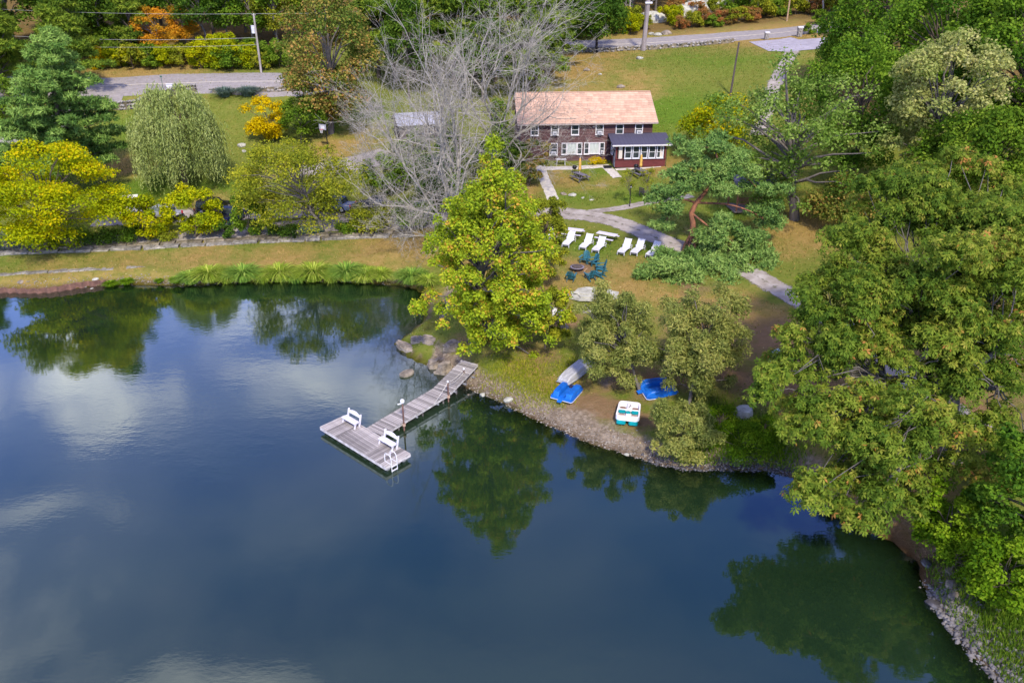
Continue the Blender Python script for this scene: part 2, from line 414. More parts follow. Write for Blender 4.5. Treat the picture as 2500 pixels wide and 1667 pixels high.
peb = np.clip(1 - np.abs(SD - np.where(GP[:, 0] < -6, .25, .9)) / np.where(GP[:, 0] < -6, 0.4, 1.7), 0, 1) * np.where(GP[:, 0] < -6, .7, 1.3)
peb = np.maximum(peb, splat(GP, [(1400,1020,1.2,.9),(1480,1060,1.4,.9),(1560,1095,1.5,.9),(1300,990,1.0,.8),(1480,930,1.0,.7)]))
lush = splat(GP, [(1600,270,9,1),(1540,240,4,.8),(1700,140,8,.6),(1800,150,7,.7),(1550,480,4,.9),(1400,480,4,.6),(1450,600,3,.9),(1620,620,3,.9),(350,300,9,.7),(260,240,5,1),
                  (350,455,8,.9),(560,460,7,.8),(850,290,7,1),(760,290,5,.8),(1450,420,3,.6),(1850,1060,3,.9),(1720,1020,3,.8),(1250,600,3,.6),(1800,520,5,.7),(2450,1500,5,1),(2400,1350,5,.8),
                  (900,565,5,.7),(700,590,5,.5),(400,605,6,.5),(100,625,6,.6)])
litter = np.clip((GP[:, 1] - 143 - 0.06 * GP[:, 0]) / 8, 0, 1) * np.where(GP[:, 0] > 0, 1, np.clip((GP[:, 1] - 138) / 8, 0, 1))
litter = np.maximum(litter, np.clip((GP[:, 0] - 50) / 10, 0, 1))
def edge(a, k=1.0): return np.clip(a + (nzb - .5) * k * np.clip(a * 4, 0, 1), 0, 1)
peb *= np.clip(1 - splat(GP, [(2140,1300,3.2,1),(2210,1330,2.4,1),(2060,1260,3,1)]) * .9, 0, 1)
dry, dirt, peb, lush, litter = edge(dry, .7), edge(dirt, .7), edge(peb, .6), edge(lush, .6), edge(litter, .6)

def ground_material():
    m = bpy.data.materials.new('ground_cover'); n, l, b = _nt(m)
    tc = n.new('ShaderNodeTexCoord')
    def noise(sc, det=6, rgh=.65, vec=None, stretch=None):
        q = n.new('ShaderNodeTexNoise'); q.inputs['Scale'].default_value = sc; q.inputs['Detail'].default_value = det
        q.inputs['Roughness'].default_value = rgh
        if stretch:
            mp = n.new('ShaderNodeMapping'); mp.inputs['Scale'].default_value = stretch
            l.new(tc.outputs['Object'], mp.inputs[0]); l.new(mp.outputs[0], q.inputs['Vector'])
        else: l.new(tc.outputs['Object'], q.inputs['Vector'])
        return q.outputs['Fac']
    def ramp(f, *st):
        r = n.new('ShaderNodeValToRGB'); e = r.color_ramp.elements
        while len(e) < len(st): e.new(.5)
        for i, (p, c) in enumerate(st): e[i].position = p; e[i].color = (*c, 1) if len(c) == 3 else c
        l.new(f, r.inputs[0]); return r.outputs[0]
    def mix(f, a, c):
        x = n.new('ShaderNodeMixRGB'); l.new(f, x.inputs[0]); l.new(a, x.inputs[1]); l.new(c, x.inputs[2]); return x.outputs[0]
    def attr(nm):
        a = n.new('ShaderNodeAttribute'); a.attribute_name = nm; return a.outputs['Fac']
    def math_(op, a, c):
        x = n.new('ShaderNodeMath'); x.operation = op; x.use_clamp = True
        l.new(a, x.inputs[0])
        if isinstance(c, float): x.inputs[1].default_value = c
        else: l.new(c, x.inputs[1])
        return x.outputs[0]
    big, mid, fine = noise(0.13, 5), noise(0.7, 9, .72), noise(7.0, 5, .75)
    tuft = noise(1.5, 8, .78, stretch=(1, 2.0, 1))
    grass = mix(fine, ramp(mid, (.3, (.060, .092, .014)), (.5, (.100, .122, .022)), (.72, (.160, .142, .034))),
                ramp(tuft, (.35, (.095, .125, .022)), (.7, (.200, .175, .055))))
    lushc = ramp(tuft, (.3, (.060, .098, .016)), (.55, (.088, .140, .020)), (.75, (.135, .180, .034)))
    dryc = mix(fine, ramp(mid, (.3, (.20, .125, .045)), (.7, (.30, .20, .085))), ramp(tuft, (.3, (.13, .11, .03)), (.7, (.27, .19, .07))))
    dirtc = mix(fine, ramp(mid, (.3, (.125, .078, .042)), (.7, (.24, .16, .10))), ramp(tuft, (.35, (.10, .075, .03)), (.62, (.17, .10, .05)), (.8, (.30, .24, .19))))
    vor = n.new('ShaderNodeTexVoronoi'); vor.inputs['Scale'].default_value = 5.5; l.new(tc.outputs['Object'], vor.inputs['Vector'])
    pebc = mix(fine, ramp(vor.outputs['Color'], (.2, (.10, .08, .06)), (.5, (.19, .15, .11)), (.85, (.32, .265, .205))), ramp(mid, (.3, (.11, .08, .052)), (.7, (.23, .18, .13))))
    litc = mix(fine, ramp(mid, (.3, (.07, .05, .025)), (.7, (.16, .10, .04))), ramp(tuft, (.3, (.05, .05, .015)), (.7, (.20, .13, .05))))
    def jag(a, k):
        x = n.new('ShaderNodeMath'); x.operation = 'MULTIPLY_ADD'; x.use_clamp = True
        s = n.new('ShaderNodeMath'); s.operation = 'SUBTRACT'; l.new(mid, s.inputs[0]); s.inputs[1].default_value = .5
        t = n.new('ShaderNodeMath'); t.operation = 'ADD'; l.new(a, t.inputs[0])
        q = n.new('ShaderNodeMath'); q.operation = 'MULTIPLY'; l.new(s.outputs[0], q.inputs[0]); q.inputs[1].default_value = 1.3
        l.new(q.outputs[0], t.inputs[1])
        l.new(t.outputs[0], x.inputs[0]); x.inputs[1].default_value = k; x.inputs[2].default_value = -(k - 1) / 2
        return x.outputs[0]
    c = mix(jag(attr('lush'), 1.6), grass, lushc)
    c = mix(jag(attr('dry'), 1.6), c, dryc)
    c = mix(jag(attr('litter'), 1.6), c, litc)
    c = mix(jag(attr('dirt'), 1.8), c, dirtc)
    c = mix(jag(attr('pebble'), 2.0), c, pebc)
    wet = ramp(attr('wet'), (0, (1, 1, 1)), (1, (.34, .28, .22)))
    mm = n.new('ShaderNodeMixRGB'); mm.blend_type = 'MULTIPLY'; mm.inputs[0].default_value = 1; l.new(c, mm.inputs[1]); l.new(wet, mm.inputs[2])
    # scattered fallen leaves
    v2 = n.new('ShaderNodeTexVoronoi'); v2.inputs['Scale'].default_value = 1.6; l.new(tc.outputs['Object'], v2.inputs['Vector'])
    dot = ramp(v2.outputs['Distance'], (.0, (1, 1, 1)), (.075, (1, 1, 1)), (.085, (0, 0, 0)))
    sel = ramp(v2.outputs['Color'], (.42, (0, 0, 0)), (.44, (1, 1, 1)))
    dm = n.new('ShaderNodeMath'); dm.operation = 'MULTIPLY'; l.new(dot, dm.inputs[0]); l.new(sel, dm.inputs[1])
    lc = n.new('ShaderNodeRGB'); lc.outputs[0].default_value = (.42, .33, .16, 1)
    c = mix(dm.outputs[0], mm.outputs[0], lc.outputs[0])
    hv = n.new('ShaderNodeHueSaturation'); hv.inputs['Value'].default_value = 1.38; hv.inputs['Saturation'].default_value = 1.06; l.new(c, hv.inputs['Color'])
    l.new(hv.outputs[0], b.inputs['Base Color']); b.inputs['Roughness'].default_value = .95; b.inputs['Specular IOR Level'].default_value = .05
    ad = n.new('ShaderNodeMath'); ad.operation = 'ADD'; l.new(fine, ad.inputs[0]); l.new(tuft, ad.inputs[1])
    bp = n.new('ShaderNodeBump'); bp.inputs['Strength'].default_value = .9; bp.inputs['Distance'].default_value = .16
    l.new(ad.outputs[0], bp.inputs['Height']); l.new(bp.outputs[0], b.inputs['Normal'])
    return m
M_ground = ground_material()
nyy, nxx = GX.shape
idx = np.arange(nyy * nxx).reshape(nyy, nxx)
Fq = np.stack([idx[:-1, :-1].ravel(), idx[:-1, 1:].ravel(), idx[1:, 1:].ravel(), idx[1:, :-1].ravel()], 1)
gme = np_mesh('ground', np.stack([GX.ravel(), GY.ravel(), GZ.ravel()], 1), Fq, M_ground, smooth=True)
wet = np.clip(1 - SD / 0.7, 0, 1) * np.clip(np.where(SD < 0, 1, 1), 0, 1)
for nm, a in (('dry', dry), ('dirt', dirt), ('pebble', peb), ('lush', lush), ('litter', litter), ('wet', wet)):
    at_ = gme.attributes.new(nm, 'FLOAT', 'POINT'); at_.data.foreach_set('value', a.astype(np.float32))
tag(link('ground', gme), 'grassy and dry ground sloping from the wood down to the pond', None, kind='structure')

# ------------------------------------------------------------------ pond
def water_material():
    m = bpy.data.materials.new('pond_water'); n, l, b = _nt(m); n.remove(b)
    out = n['Material Output']
    tc = n.new('ShaderNodeTexCoord')
    def noise(sc, st, det=3):
        q = n.new('ShaderNodeTexNoise'); q.inputs['Scale'].default_value = sc; q.inputs['Detail'].default_value = det
        mp = n.new('ShaderNodeMapping'); mp.inputs['Scale'].default_value = st; l.new(tc.outputs['Object'], mp.inputs[0]); l.new(mp.outputs[0], q.inputs['Vector'])
        return q.outputs['Fac']
    big = noise(.05, (1, 1.6, 1), 4)
    col = n.new('ShaderNodeValToRGB'); l.new(big, col.inputs[0])
    col.color_ramp.elements[0].position = .35; col.color_ramp.elements[0].color = (.007, .018, .007, 1)
    col.color_ramp.elements[1].position = .65; col.color_ramp.elements[1].color = (.011, .025, .010, 1)
    body = n.new('ShaderNodeBsdfDiffuse'); l.new(col.outputs[0], body.inputs[0])
    clear = n.new('ShaderNodeBsdfTransparent'); clear.inputs[0].default_value = (.62, .55, .34, 1)
    dp = n.new('ShaderNodeAttribute'); dp.attribute_name = 'shallow'
    mx = n.new('ShaderNodeMixShader'); l.new(dp.outputs['Fac'], mx.inputs[0]); l.new(body.outputs[0], mx.inputs[1]); l.new(clear.outputs[0], mx.inputs[2])
    gl = n.new('ShaderNodeBsdfGlossy'); gl.inputs['Roughness'].default_value = .02; gl.inputs[0].default_value = (.86, .97, .96, 1)
    fr = n.new('ShaderNodeFresnel'); fr.inputs[0].default_value = 1.5
    ad = n.new('ShaderNodeMath'); ad.operation = 'MULTIPLY_ADD'
    l.new(noise(2.6, (1, 2.2, 1), 3), ad.inputs[0]); ad.inputs[1].default_value = .5
    l.new(noise(.7, (1, 1.8, 1), 2), ad.inputs[2])
    patch = n.new('ShaderNodeValToRGB'); l.new(noise(.06, (1, 1, 1), 3), patch.inputs[0])
    patch.color_ramp.elements[0].position = .45; patch.color_ramp.elements[0].color = (.35, .35, .35, 1)
    patch.color_ramp.elements[1].position = .62; patch.color_ramp.elements[1].color = (1, 1, 1, 1)
    st = n.new('ShaderNodeMath'); st.operation = 'MULTIPLY'; l.new(patch.outputs[0], st.inputs[0]); st.inputs[1].default_value = .026
    bp = n.new('ShaderNodeBump'); bp.inputs['Distance'].default_value = .25; l.new(st.outputs[0], bp.inputs['Strength']); l.new(ad.outputs[0], bp.inputs['Height'])
    l.new(bp.outputs[0], gl.inputs['Normal']); l.new(bp.outputs[0], fr.inputs['Normal'])
    m2 = n.new('ShaderNodeMixShader'); gain = n.new('ShaderNodeMath'); gain.operation = 'MULTIPLY'; gain.use_clamp = True; gain.inputs[1].default_value = 2.1; l.new(fr.outputs[0], gain.inputs[0]); l.new(gain.outputs[0], m2.inputs[0]); l.new(mx.outputs[0], m2.inputs[1]); l.new(gl.outputs[0], m2.inputs[2])
    l.new(m2.outputs[0], out.inputs[0])
    return m
wx = np.linspace(-150, 45, 260); wy = np.concatenate([np.linspace(-30, 14, 12), np.linspace(15, 84, 150)])
WX, WY = np.meshgrid(wx, wy); WP = np.stack([WX.ravel(), WY.ravel()], 1); wsd = signed(WP)
wi = np.arange(len(WP)).reshape(WX.shape)
WF = np.stack([wi[:-1, :-1].ravel(), wi[:-1, 1:].ravel(), wi[1:, 1:].ravel(), wi[1:, :-1].ravel()], 1)
WF = WF[wsd[WF].min(1) < 1.2]
wme = np_mesh('pond_water', np.column_stack([WP, np.zeros(len(WP))]), WF, water_material(), smooth=True)
a_ = wme.attributes.new('shallow', 'FLOAT', 'POINT'); a_.data.foreach_set('value', (np.clip(1 - (-wsd) / 2.6, 0, 1) ** 1.5 * .85).astype(np.float32))
tag(link('pond_water', wme), 'still pond with blue sky and clouds mirrored in it', None, kind='structure')

# ------------------------------------------------------------------ roads, drives and paths
def smooth_path(P, n):
    P = np.array(P, float); k = len(P); out = []
    Q = np.vstack([2 * P[0] - P[1], P, 2 * P[-1] - P[-2]])
    for i in range(1, k):
        p0, p1, p2, p3 = Q[i - 1], Q[i], Q[i + 1], Q[i + 2]
        for t in np.linspace(0, 1, n, endpoint=False):
            out.append(.5 * (2 * p1 + (p2 - p0) * t + (2 * p0 - 5 * p1 + 4 * p2 - p3) * t ** 2 + (3 * p1 - p0 - 3 * p2 + p3) * t ** 3))
    out.append(P[-1]); return np.array(out)
def ribbon(name, pix, width, m, dz=0.035, n=14, cross=9, ragged=0.0, seed=0, world=None, widths=None, parent=None):
    P = smooth_path([G(u, v)[:2] for u, v in pix] if world is None else world, n)
    T = np.gradient(P, axis=0); T /= np.linalg.norm(T, axis=1)[:, None]; Nn = np.column_stack([-T[:, 1], T[:, 0]])
    V, k = [], np.linspace(-1, 1, cross); q = np.random.RandomState(seed)
    wl_ = np.interp(np.linspace(0, 1, len(P)), np.linspace(0, 1, len(widths)), widths) if widths else np.full(len(P), width)
    for i, p in enumerate(P):
        r1, r2 = q.normal(0, ragged, 2)
        for j in k:
            off = j * wl_[i] / 2 + (r1 if j > .9 else r2 if j < -.9 else 0)
            x, y = p + Nn[i] * off
            V.append((x, y, zt(x, y) + dz - (.05 if abs(j) > .9 else 0)))
    I = np.arange(len(P) * cross).reshape(len(P), cross)
    F = np.stack([I[:-1, :-1].ravel(), I[:-1, 1:].ravel(), I[1:, 1:].ravel(), I[1:, :-1].ravel()], 1)
    me = np_mesh(name, np.array(V), F, m, smooth=True)
    ea = me.attributes.new('edge', 'FLOAT', 'POINT'); ea.data.foreach_set('value', np.tile(np.abs(k), len(P)).astype(np.float32))
    o = link(name, me, parent)
    return o, P
M_asph = mat('asphalt_pale', (0.27, 0.24, 0.225), 0.95, var=0.1, scale=1.5, bump=0.1)
M_asph2 = mat('asphalt_drive', (0.34, 0.31, 0.34), 0.95, var=0.12, scale=.8, bump=0.1)
M_gravel = mat('gravel_drive', (0.34, 0.30, 0.265), 0.95, col2=(0.215, 0.18, 0.145), scale=.9, bump=0.35, detail=12)
def feather(m, mid=.25, soft=.35):
    n, l = m.node_tree.nodes, m.node_tree.links
    at_ = n.new('ShaderNodeAttribute'); at_.attribute_name = 'edge'; tc = n.new('ShaderNodeTexCoord')
    nz = n.new('ShaderNodeTexNoise'); nz.inputs['Scale'].default_value = 1.6; nz.inputs['Detail'].default_value = 8; nz.inputs['Roughness'].default_value = .7
    l.new(tc.outputs['Object'], nz.inputs['Vector'])
    # bare gravel keeps to the wheel tracks; grass creeps in at both edges and a little along the middle
    r = n.new('ShaderNodeValToRGB'); e = r.color_ramp.elements
    for _ in range(2): e.new(.5)
    for i, (p, v) in enumerate(((0, .32), (.32, 0), (.58, .12), (1, 1.0))): e[i].position = p; e[i].color = (v, v, v, 1)
    l.new(at_.outputs['Fac'], r.inputs[0])
    s = n.new('ShaderNodeMath'); s.operation = 'MULTIPLY_ADD'; l.new(nz.outputs['Fac'], s.inputs[0]); s.inputs[1].default_value = 1.5; l.new(r.outputs[0], s.inputs[2])
    g = n.new('ShaderNodeMapRange'); g.inputs['From Min'].default_value = 1.0; g.inputs['From Max'].default_value = 1.0 + soft; g.clamp = True
    l.new(s.outputs[0], g.inputs['Value'])
    mx = n.new('ShaderNodeMixShader'); t = n.new('ShaderNodeBsdfTransparent'); out = n['Material Output']
    src = out.inputs[0].links[0].from_socket; l.new(g.outputs[0], mx.inputs[0]); l.new(src, mx.inputs[1]); l.new(t.outputs[0], mx.inputs[2]); l.new(mx.outputs[0], out.inputs[0])
feather(M_gravel)
M_conc = mat('concrete_path', (0.46, 0.42, 0.365), 0.9, var=0.12, scale=2.5, bump=0.1, rand=0.1)
M_line = mat('road_line', (0.62, 0.54, 0.38), 0.8, var=0.12, scale=3)
o, P = ribbon('road', [(-260,214),(60,212),(240,212),(400,205),(560,200),(690,200),(800,192)], 10.5, M_asph, ragged=.05)
tag(o, 'pale asphalt road running behind the willow lawn', None, kind='structure')
o2, _ = ribbon('road_marking', None, .16, M_line, dz=.06, world=P[::8], n=4, cross=3); o2.parent = o
o, P = ribbon('road', [(1250,120),(1340,115),(1450,111),(1560,107),(1700,98),(1820,88),(1930,78),(2060,62)], 8.0, M_asph, ragged=.05)
tag(o, 'narrow pale road crossing the hillside above the lodge', None, kind='structure')
o2, _ = ribbon('road_marking', None, .16, M_line, dz=.06, world=P[::8], n=4, cross=3); o2.parent = o
# forecourt and drive at the mailboxes
pad = MB()
poly = [G(u, v) for u, v in [(1828,103),(1876,126),(1925,127),(1985,122),(2060,105),(2110,86),(2030,92),(1950,98),(1930,92),(1895,98)]]
padc = np.mean(poly, axis=0)
tri = []
for i in range(len(poly)):
    a, b = poly[i], poly[(i + 1) % len(poly)]
    tri.append((a, b))
PV, PF = [], []
K = 6
for (a, b) in tri:
    for s in range(K):
        for t in range(K):
            q4 = []
            for (ss, tt) in ((s, t), (s + 1, t), (s + 1, t + 1), (s, t + 1)):
                e = a + (b - a) * (ss / K); p = padc + (e - padc) * (tt / K)
                q4.append(len(PV)); PV.append((p[0], p[1], zt(p[0], p[1]) + .05))
            PF.append(q4)
tag(link('forecourt', np_mesh('forecourt', np.array(PV), np.array(PF), M_asph2)), 'paved turning pad beside the mailboxes', None, kind='structure')
o, _ = ribbon('gravel_track', [(1935,125),(1920,150),(1900,190),(1880,240),(1850,330)], 2.6, M_gravel, ragged=.15)
tag(o, 'two-rut gravel track leading down from the turning pad', None, kind='structure')
o, _ = ribbon('gravel_drive', [(-200,632),(0,610),(250,592),(500,572),(700,556),(860,546),(1000,540),(1150,533),(1270,524),(1400,524),(1500,541),(1600,580),(1700,614),(1800,652),(1900,705),(2010,768),(2130,850),(2260,960),(2400,1060)],
              3.6, M_gravel, ragged=.12, widths=[4.5,4.5,4.5,4.5,4.5,4.5,4.5,4.5,4.5,4.2,3.6,3.4,3.3,3.2,3.0,3.0,3.0,3.0,3.0])
tag(o, 'gravel drive winding between the loungers and the lodge lawn', None, kind='structure')
o, _ = ribbon('gravel_track', [(1440,518),(1520,508),(1600,492),(1690,478)], 1.7, M_gravel, ragged=.15)
tag(o, 'faint gravel track turning off the drive below the lamp post', None, kind='structure')
o, _ = ribbon('entrance_drive', [(300,238),(255,240),(212,252),(150,290),(70,330),(-30,360)], 4.2, M_asph, ragged=.05)
tag(o, 'entrance drive bending in from the road past the stone wall', None, kind='structure')
o, _ = ribbon('gravel_lot', [(700,420),(810,408),(890,395),(950,372)], 4.6, M_gravel, ragged=.2, widths=[3.5,5.5,7,6])
tag(o, 'gravel parking pad below the basketball hoop', None, kind='structure')
o, _ = ribbon('parking_strip', [(230,540),(400,530),(600,524),(900,512),(1050,505)], 4.5, M_gravel, ragged=.3)
tag(o, 'gravel parking strip under the parked cars', None, kind='structure')
# ------------------------------------------------------------------ dry-stone walls, slab wall, retaining sheet
STONES = [rock_mesh('stone', M_stone, 100 + i, .5, .38, .3, cuts=1, rough=.5) for i in range(6)]
def stone_wall(label, pix, rows, n_along, size, thick, hgt, world=None):
    P = smooth_path([G(u, v)[:2] for u, v in pix], 20)
    L = np.concatenate([[0], np.cumsum(np.linalg.norm(np.diff(P, axis=0), axis=1))])
    root = thing('stone_wall', label, 'wall', onto(*P[0]))
    ob = np.array(root.location)
    for i in range(n_along):
        for r in range(rows):
            s = (i + .5 + rnd.uniform(-.3, .3)) / n_along * L[-1]
            x = np.interp(s, L, P[:, 0]); y = np.interp(s, L, P[:, 1])
            sc = size * rnd.uniform(.75, 1.3)
            o = link('stone', rnd.choice(STONES), root, scale=(sc * rnd.uniform(.9, 1.3), sc, sc * rnd.uniform(.8, 1.2)))
            o.location = (x - ob[0] + rnd.uniform(-thick, thick), y - ob[1] + rnd.uniform(-thick, thick), zt(x, y) - ob[2] + hgt * (r + .35) / rows)
            o.rotation_euler = (rnd.uniform(-.5, .5), rnd.uniform(-.5, .5), rnd.uniform(0, 6.28))
    # the packed core between the face stones
    k = len(P); V = []
    for p in P[::4]:
        z = zt(*p) - ob[2]
        for dx, dz_ in ((-thick * .8, -.2), (-thick * .6, hgt * .8), (thick * .6, hgt * .8), (thick * .8, -.2)):
            V.append((p[0] - ob[0], p[1] - ob[1] + dx, z + dz_))
    m = len(V) // 4
    F = [(4 * i + a, 4 * i + a + 1, 4 * i + a + 5, 4 * i + a + 4) for i in range(m - 1) for a in range(3)]
    MB().add(V, F).build('wall_core', M_moss, root)
    return root
stone_wall('low tumbled grey stone wall along the road above the lodge', [(1310,128),(1400,127),(1500,126),(1600,121),(1700,113),(1790,104)], 2, 110, .62, .35, .8)
stone_wall('grey stone retaining wall beside the entrance drive near the willow', [(262,262),(290,268),(340,262),(390,243),(430,232),(480,224)], 3, 62, .58, .25, 1.3)
stone_wall('low stone wall between the willow lawn and the road shrubs', [(520,226),(600,224),(690,222),(760,219)], 2, 56, .6, .3, .7)
M_slabs = [slab_mesh('slab', M_slab, 300 + i, 1.0, .40, .20) for i in range(6)]
M_slabs2 = [slab_mesh('mossy_slab', M_moss, 320 + i, 1.0, .42, .16) for i in range(5)]
def slab_row(root, pix, meshes, name, spacing, dz, sc=1.0, off=0):
    P = smooth_path([G(u, v)[:2] for u, v in pix], 24)
    L = np.concatenate([[0], np.cumsum(np.linalg.norm(np.diff(P, axis=0), axis=1))]); s = 0.4
    while s < L[-1]:
        x = np.interp(s, L, P[:, 0]); y = np.interp(s, L, P[:, 1]) + off
        h = math.atan2(np.interp(s + .5, L, P[:, 1]) - np.interp(s - .5, L, P[:, 1]), np.interp(s + .5, L, P[:, 0]) - np.interp(s - .5, L, P[:, 0]))
        ln = spacing * rnd.uniform(.7, 1.3)
        o = link(name, rnd.choice(meshes), root, scale=(ln * .50, sc * rnd.uniform(.85, 1.15), sc * rnd.uniform(.9, 1.2)))
        o.location = Vector((x, y, zt(x, y) + dz + rnd.uniform(-.10, .06))) - root.location
        o.rotation_euler = (rnd.uniform(-.08, .08), rnd.uniform(-.06, .06), h + rnd.uniform(-.12, .12) + (math.pi if rnd.random() < .5 else 0))
        s += ln
wall = thing('slab_wall', 'long low wall of flat stone slabs behind the dam lawn', 'wall', G(500, 590))
slab_row(wall, [(-120,632),(0,622),(115,616),(300,608),(447,601),(560,595),(750,586),(900,579),(1020,574)], M_slabs, 'stone_slab', 1.35, .02, .9)
slab_row(wall, [(-120,624),(0,614),(115,608),(300,600),(447,593),(560,587),(750,578),(900,571),(1020,566)], M_slabs2, 'mossy_slab', 1.2, .06, 1.1)
flags = thing('slab_row', 'single row of flat grey stones set in the dam lawn', 'stones', G(200, 660))
slab_row(flags, [(-60,676),(0,671),(120,664),(250,656),(380,648)], M_slabs, 'stone_slab', 1.9, -.08, .8)
# rusty corrugated sheet along the bank
P = smooth_path([at_z(u, v, .1)[:2] for u, v in [(-120,717),(0,713),(110,713),(200,700),(262,693)]], 40)
L = np.concatenate([[0], np.cumsum(np.linalg.norm(np.diff(P, axis=0), axis=1))]); V = []
ns = int(L[-1] / .08)
for i in range(ns):
    s = i * .08; x = np.interp(s, L, P[:, 0]); y = np.interp(s, L, P[:, 1]) + .13 * math.sin(s * 2 * math.pi / .9)
    for dy, z in ((0, -.5), (0, .5), (.05, .5), (.05, -.5)): V.append((x, y + dy, z + .05 * math.sin(s * .7)))
F = [(4 * i + a, 4 * i + (a + 1) % 4, 4 * i + 4 + (a + 1) % 4, 4 * i + 4 + a) for i in range(ns - 1) for a in range(4)]
M_rust = mat('rust', (0.17, 0.085, 0.06), 0.9, col2=(0.085, 0.045, 0.035), scale=2.5, bump=.2)
tag(MB().add(V, F).build('retaining_sheet', M_rust), 'rusty corrugated sheet edging the bank of the dam', 'retaining wall')

# ------------------------------------------------------------------ dock
zD = 0.48
A, B, Cc = at_z(780.3, 1041.8, zD), at_z(941, 1140.5, zD), at_z(991.3, 1100.5, zD)
ux = (B - A); LX = np.linalg.norm(ux); ux /= LX; uy = np.array([-ux[1], ux[0], 0])
LY = float((Cc - B) @ uy)
root = thing('dock_platform', 'weathered grey wooden swim platform at the end of the dock', 'dock', (A[0], A[1], 0), math.atan2(ux[1], ux[0]))
sec = [0, LX * .27, LX * .69, LX]
def plank_row(par, x0, x1, y0, y1, along, n, z, th=.035, name='plank', m=M_deck):
    for i in range(n):
        if along == 'y':                                    # planks run along y, stacked in x
            w = (x1 - x0) / n; c = (x0 + w * (i + .5), (y0 + y1) / 2); d = (w * .80, y1 - y0 - .02)
        else:
            w = (y1 - y0) / n; c = ((x0 + x1) / 2, y0 + w * (i + .5)); d = (x1 - x0 - .02, w * .80)
        o = MB().box((0, 0, 0), (max(d), min(d), th)).build(name, m, par)
        o.location = (c[0] + rnd.uniform(-.008, .008), c[1], z + rnd.uniform(-.006, .006))
        o.rotation_euler = (0, 0, (R(90) if d[1] > d[0] else 0) + rnd.uniform(-.006, .006))
plank_row(root, sec[0], sec[1] - .16, 0, LY, 'y', 9, zD)
plank_row(root, sec[1] - .16, sec[1], 0, LY, 'y', 1, zD + .002)
plank_row(root, sec[1], sec[2], 0, LY, 'x', 13, zD)
plank_row(root, sec[2], sec[2] + .16, 0, LY, 'y', 1, zD + .002)
plank_row(root, sec[2] + .16, sec[3], 0, LY, 'y', 11, zD)
fr = MB()
fr.box((LX / 2, .03, zD - .13), (LX, .05, .19)); fr.box((LX / 2, LY - .03, zD - .13), (LX, .05, .19))
for x in (.03, LX * .27, LX * .69, LX - .03): fr.box((x, LY / 2, zD - .135), (.05, LY - .12, .18))
fr.build('platform_frame', mat('deck_edge', (0.50, 0.46, 0.45), .85, col2=(.27, .24, .23), scale=3, rand=.1), root)
fm = mat('float_drum', (0.30, 0.28, 0.26), .7, var=.15)
for i in range(10):
    x = .35 + i * (LX - .7) / 9
    MB().tube([(x - .17, .35, .13), (x + .17, .35, .13)], .17, 8).build('float', fm, root)
    if i % 3 == 0: MB().tube([(x - .17, LY - .35, .13), (x + .17, LY - .35, .13)], .17, 8).build('float', fm, root)
for j in range(2): MB().tube([(LX - .33, .9 + j * .55, .13), (LX - .33, 1.3 + j * .55, .13)], .17, 8).build('float', fm, root)
DOCK = (root, A, ux, uy, LX, LY)
# walkway in two runs
def walkway(label, p0, p1, width, z0, z1, n):
    d = p1 - p0; d[2] = 0; Lw = np.linalg.norm(d)
    r = thing('dock_walkway', label, 'dock', (p0[0], p0[1], 0), math.atan2(d[1], d[0]))
    for i in range(n):
        t = (i + .5) / n; w = Lw / n
        o = MB().box((0, 0, 0), (w * .80, width * rnd.uniform(.985, 1.01), .035)).build('plank', M_deck, r)
        o.location = (Lw * t, rnd.uniform(-.01, .01), z0 + (z1 - z0) * t + rnd.uniform(-.006, .006)); o.rotation_euler = (0, -math.atan2(z1 - z0, Lw), rnd.uniform(-.008, .008))
    for sgn in (-1, 1):
        MB().bar((0, sgn * (width / 2 - .06), z0 - .11), (Lw, sgn * (width / 2 - .06), z1 - .11), .06, .17).build('stringer', MATS['deck_edge'], r)
    for t in (.25, .6, .92):
        for sgn in (-1, 1):
            MB().tube([(Lw * t, sgn * (width / 2 - .15), -1.2), (Lw * t, sgn * (width / 2 - .15), z0 + (z1 - z0) * t - .1)], .06, 8).build('pile', M_wood, r)
    for t in (.12, .48, .8):
        MB().tube([(Lw * t, -width / 2 - .13, z0 - .12), (Lw * t, -width / 2 + .12, z0 - .12)], .07, 8).build('bracket', M_metal, r)
    return r
s0 = (at_z(893, 1045, zD) + at_z(951, 1052.5, zD)) / 2; s1 = (at_z(1060, 943, .52) + at_z(1098, 967, .52)) / 2; s2 = (at_z(1131, 874, 1.15) + at_z(1163, 894, 1.15)) / 2
back = A + uy * LY
dS = (s1 - s0); dS[2] = 0; dS /= np.linalg.norm(dS)
tt = ((s0 - A) @ uy - LY) / (dS @ uy); s0 = s0 - dS * (tt - .03)
wW = 1.45
walkway('long weathered plank walkway joining the swim platform to the shore ramp', s0, s1, wW, zD, .55, 42)
walkway('short sloping plank ramp from the dock up to the bank under the sycamore', s1 + (s2 - s1) * .012, s2, wW, .57, 1.15, 17)
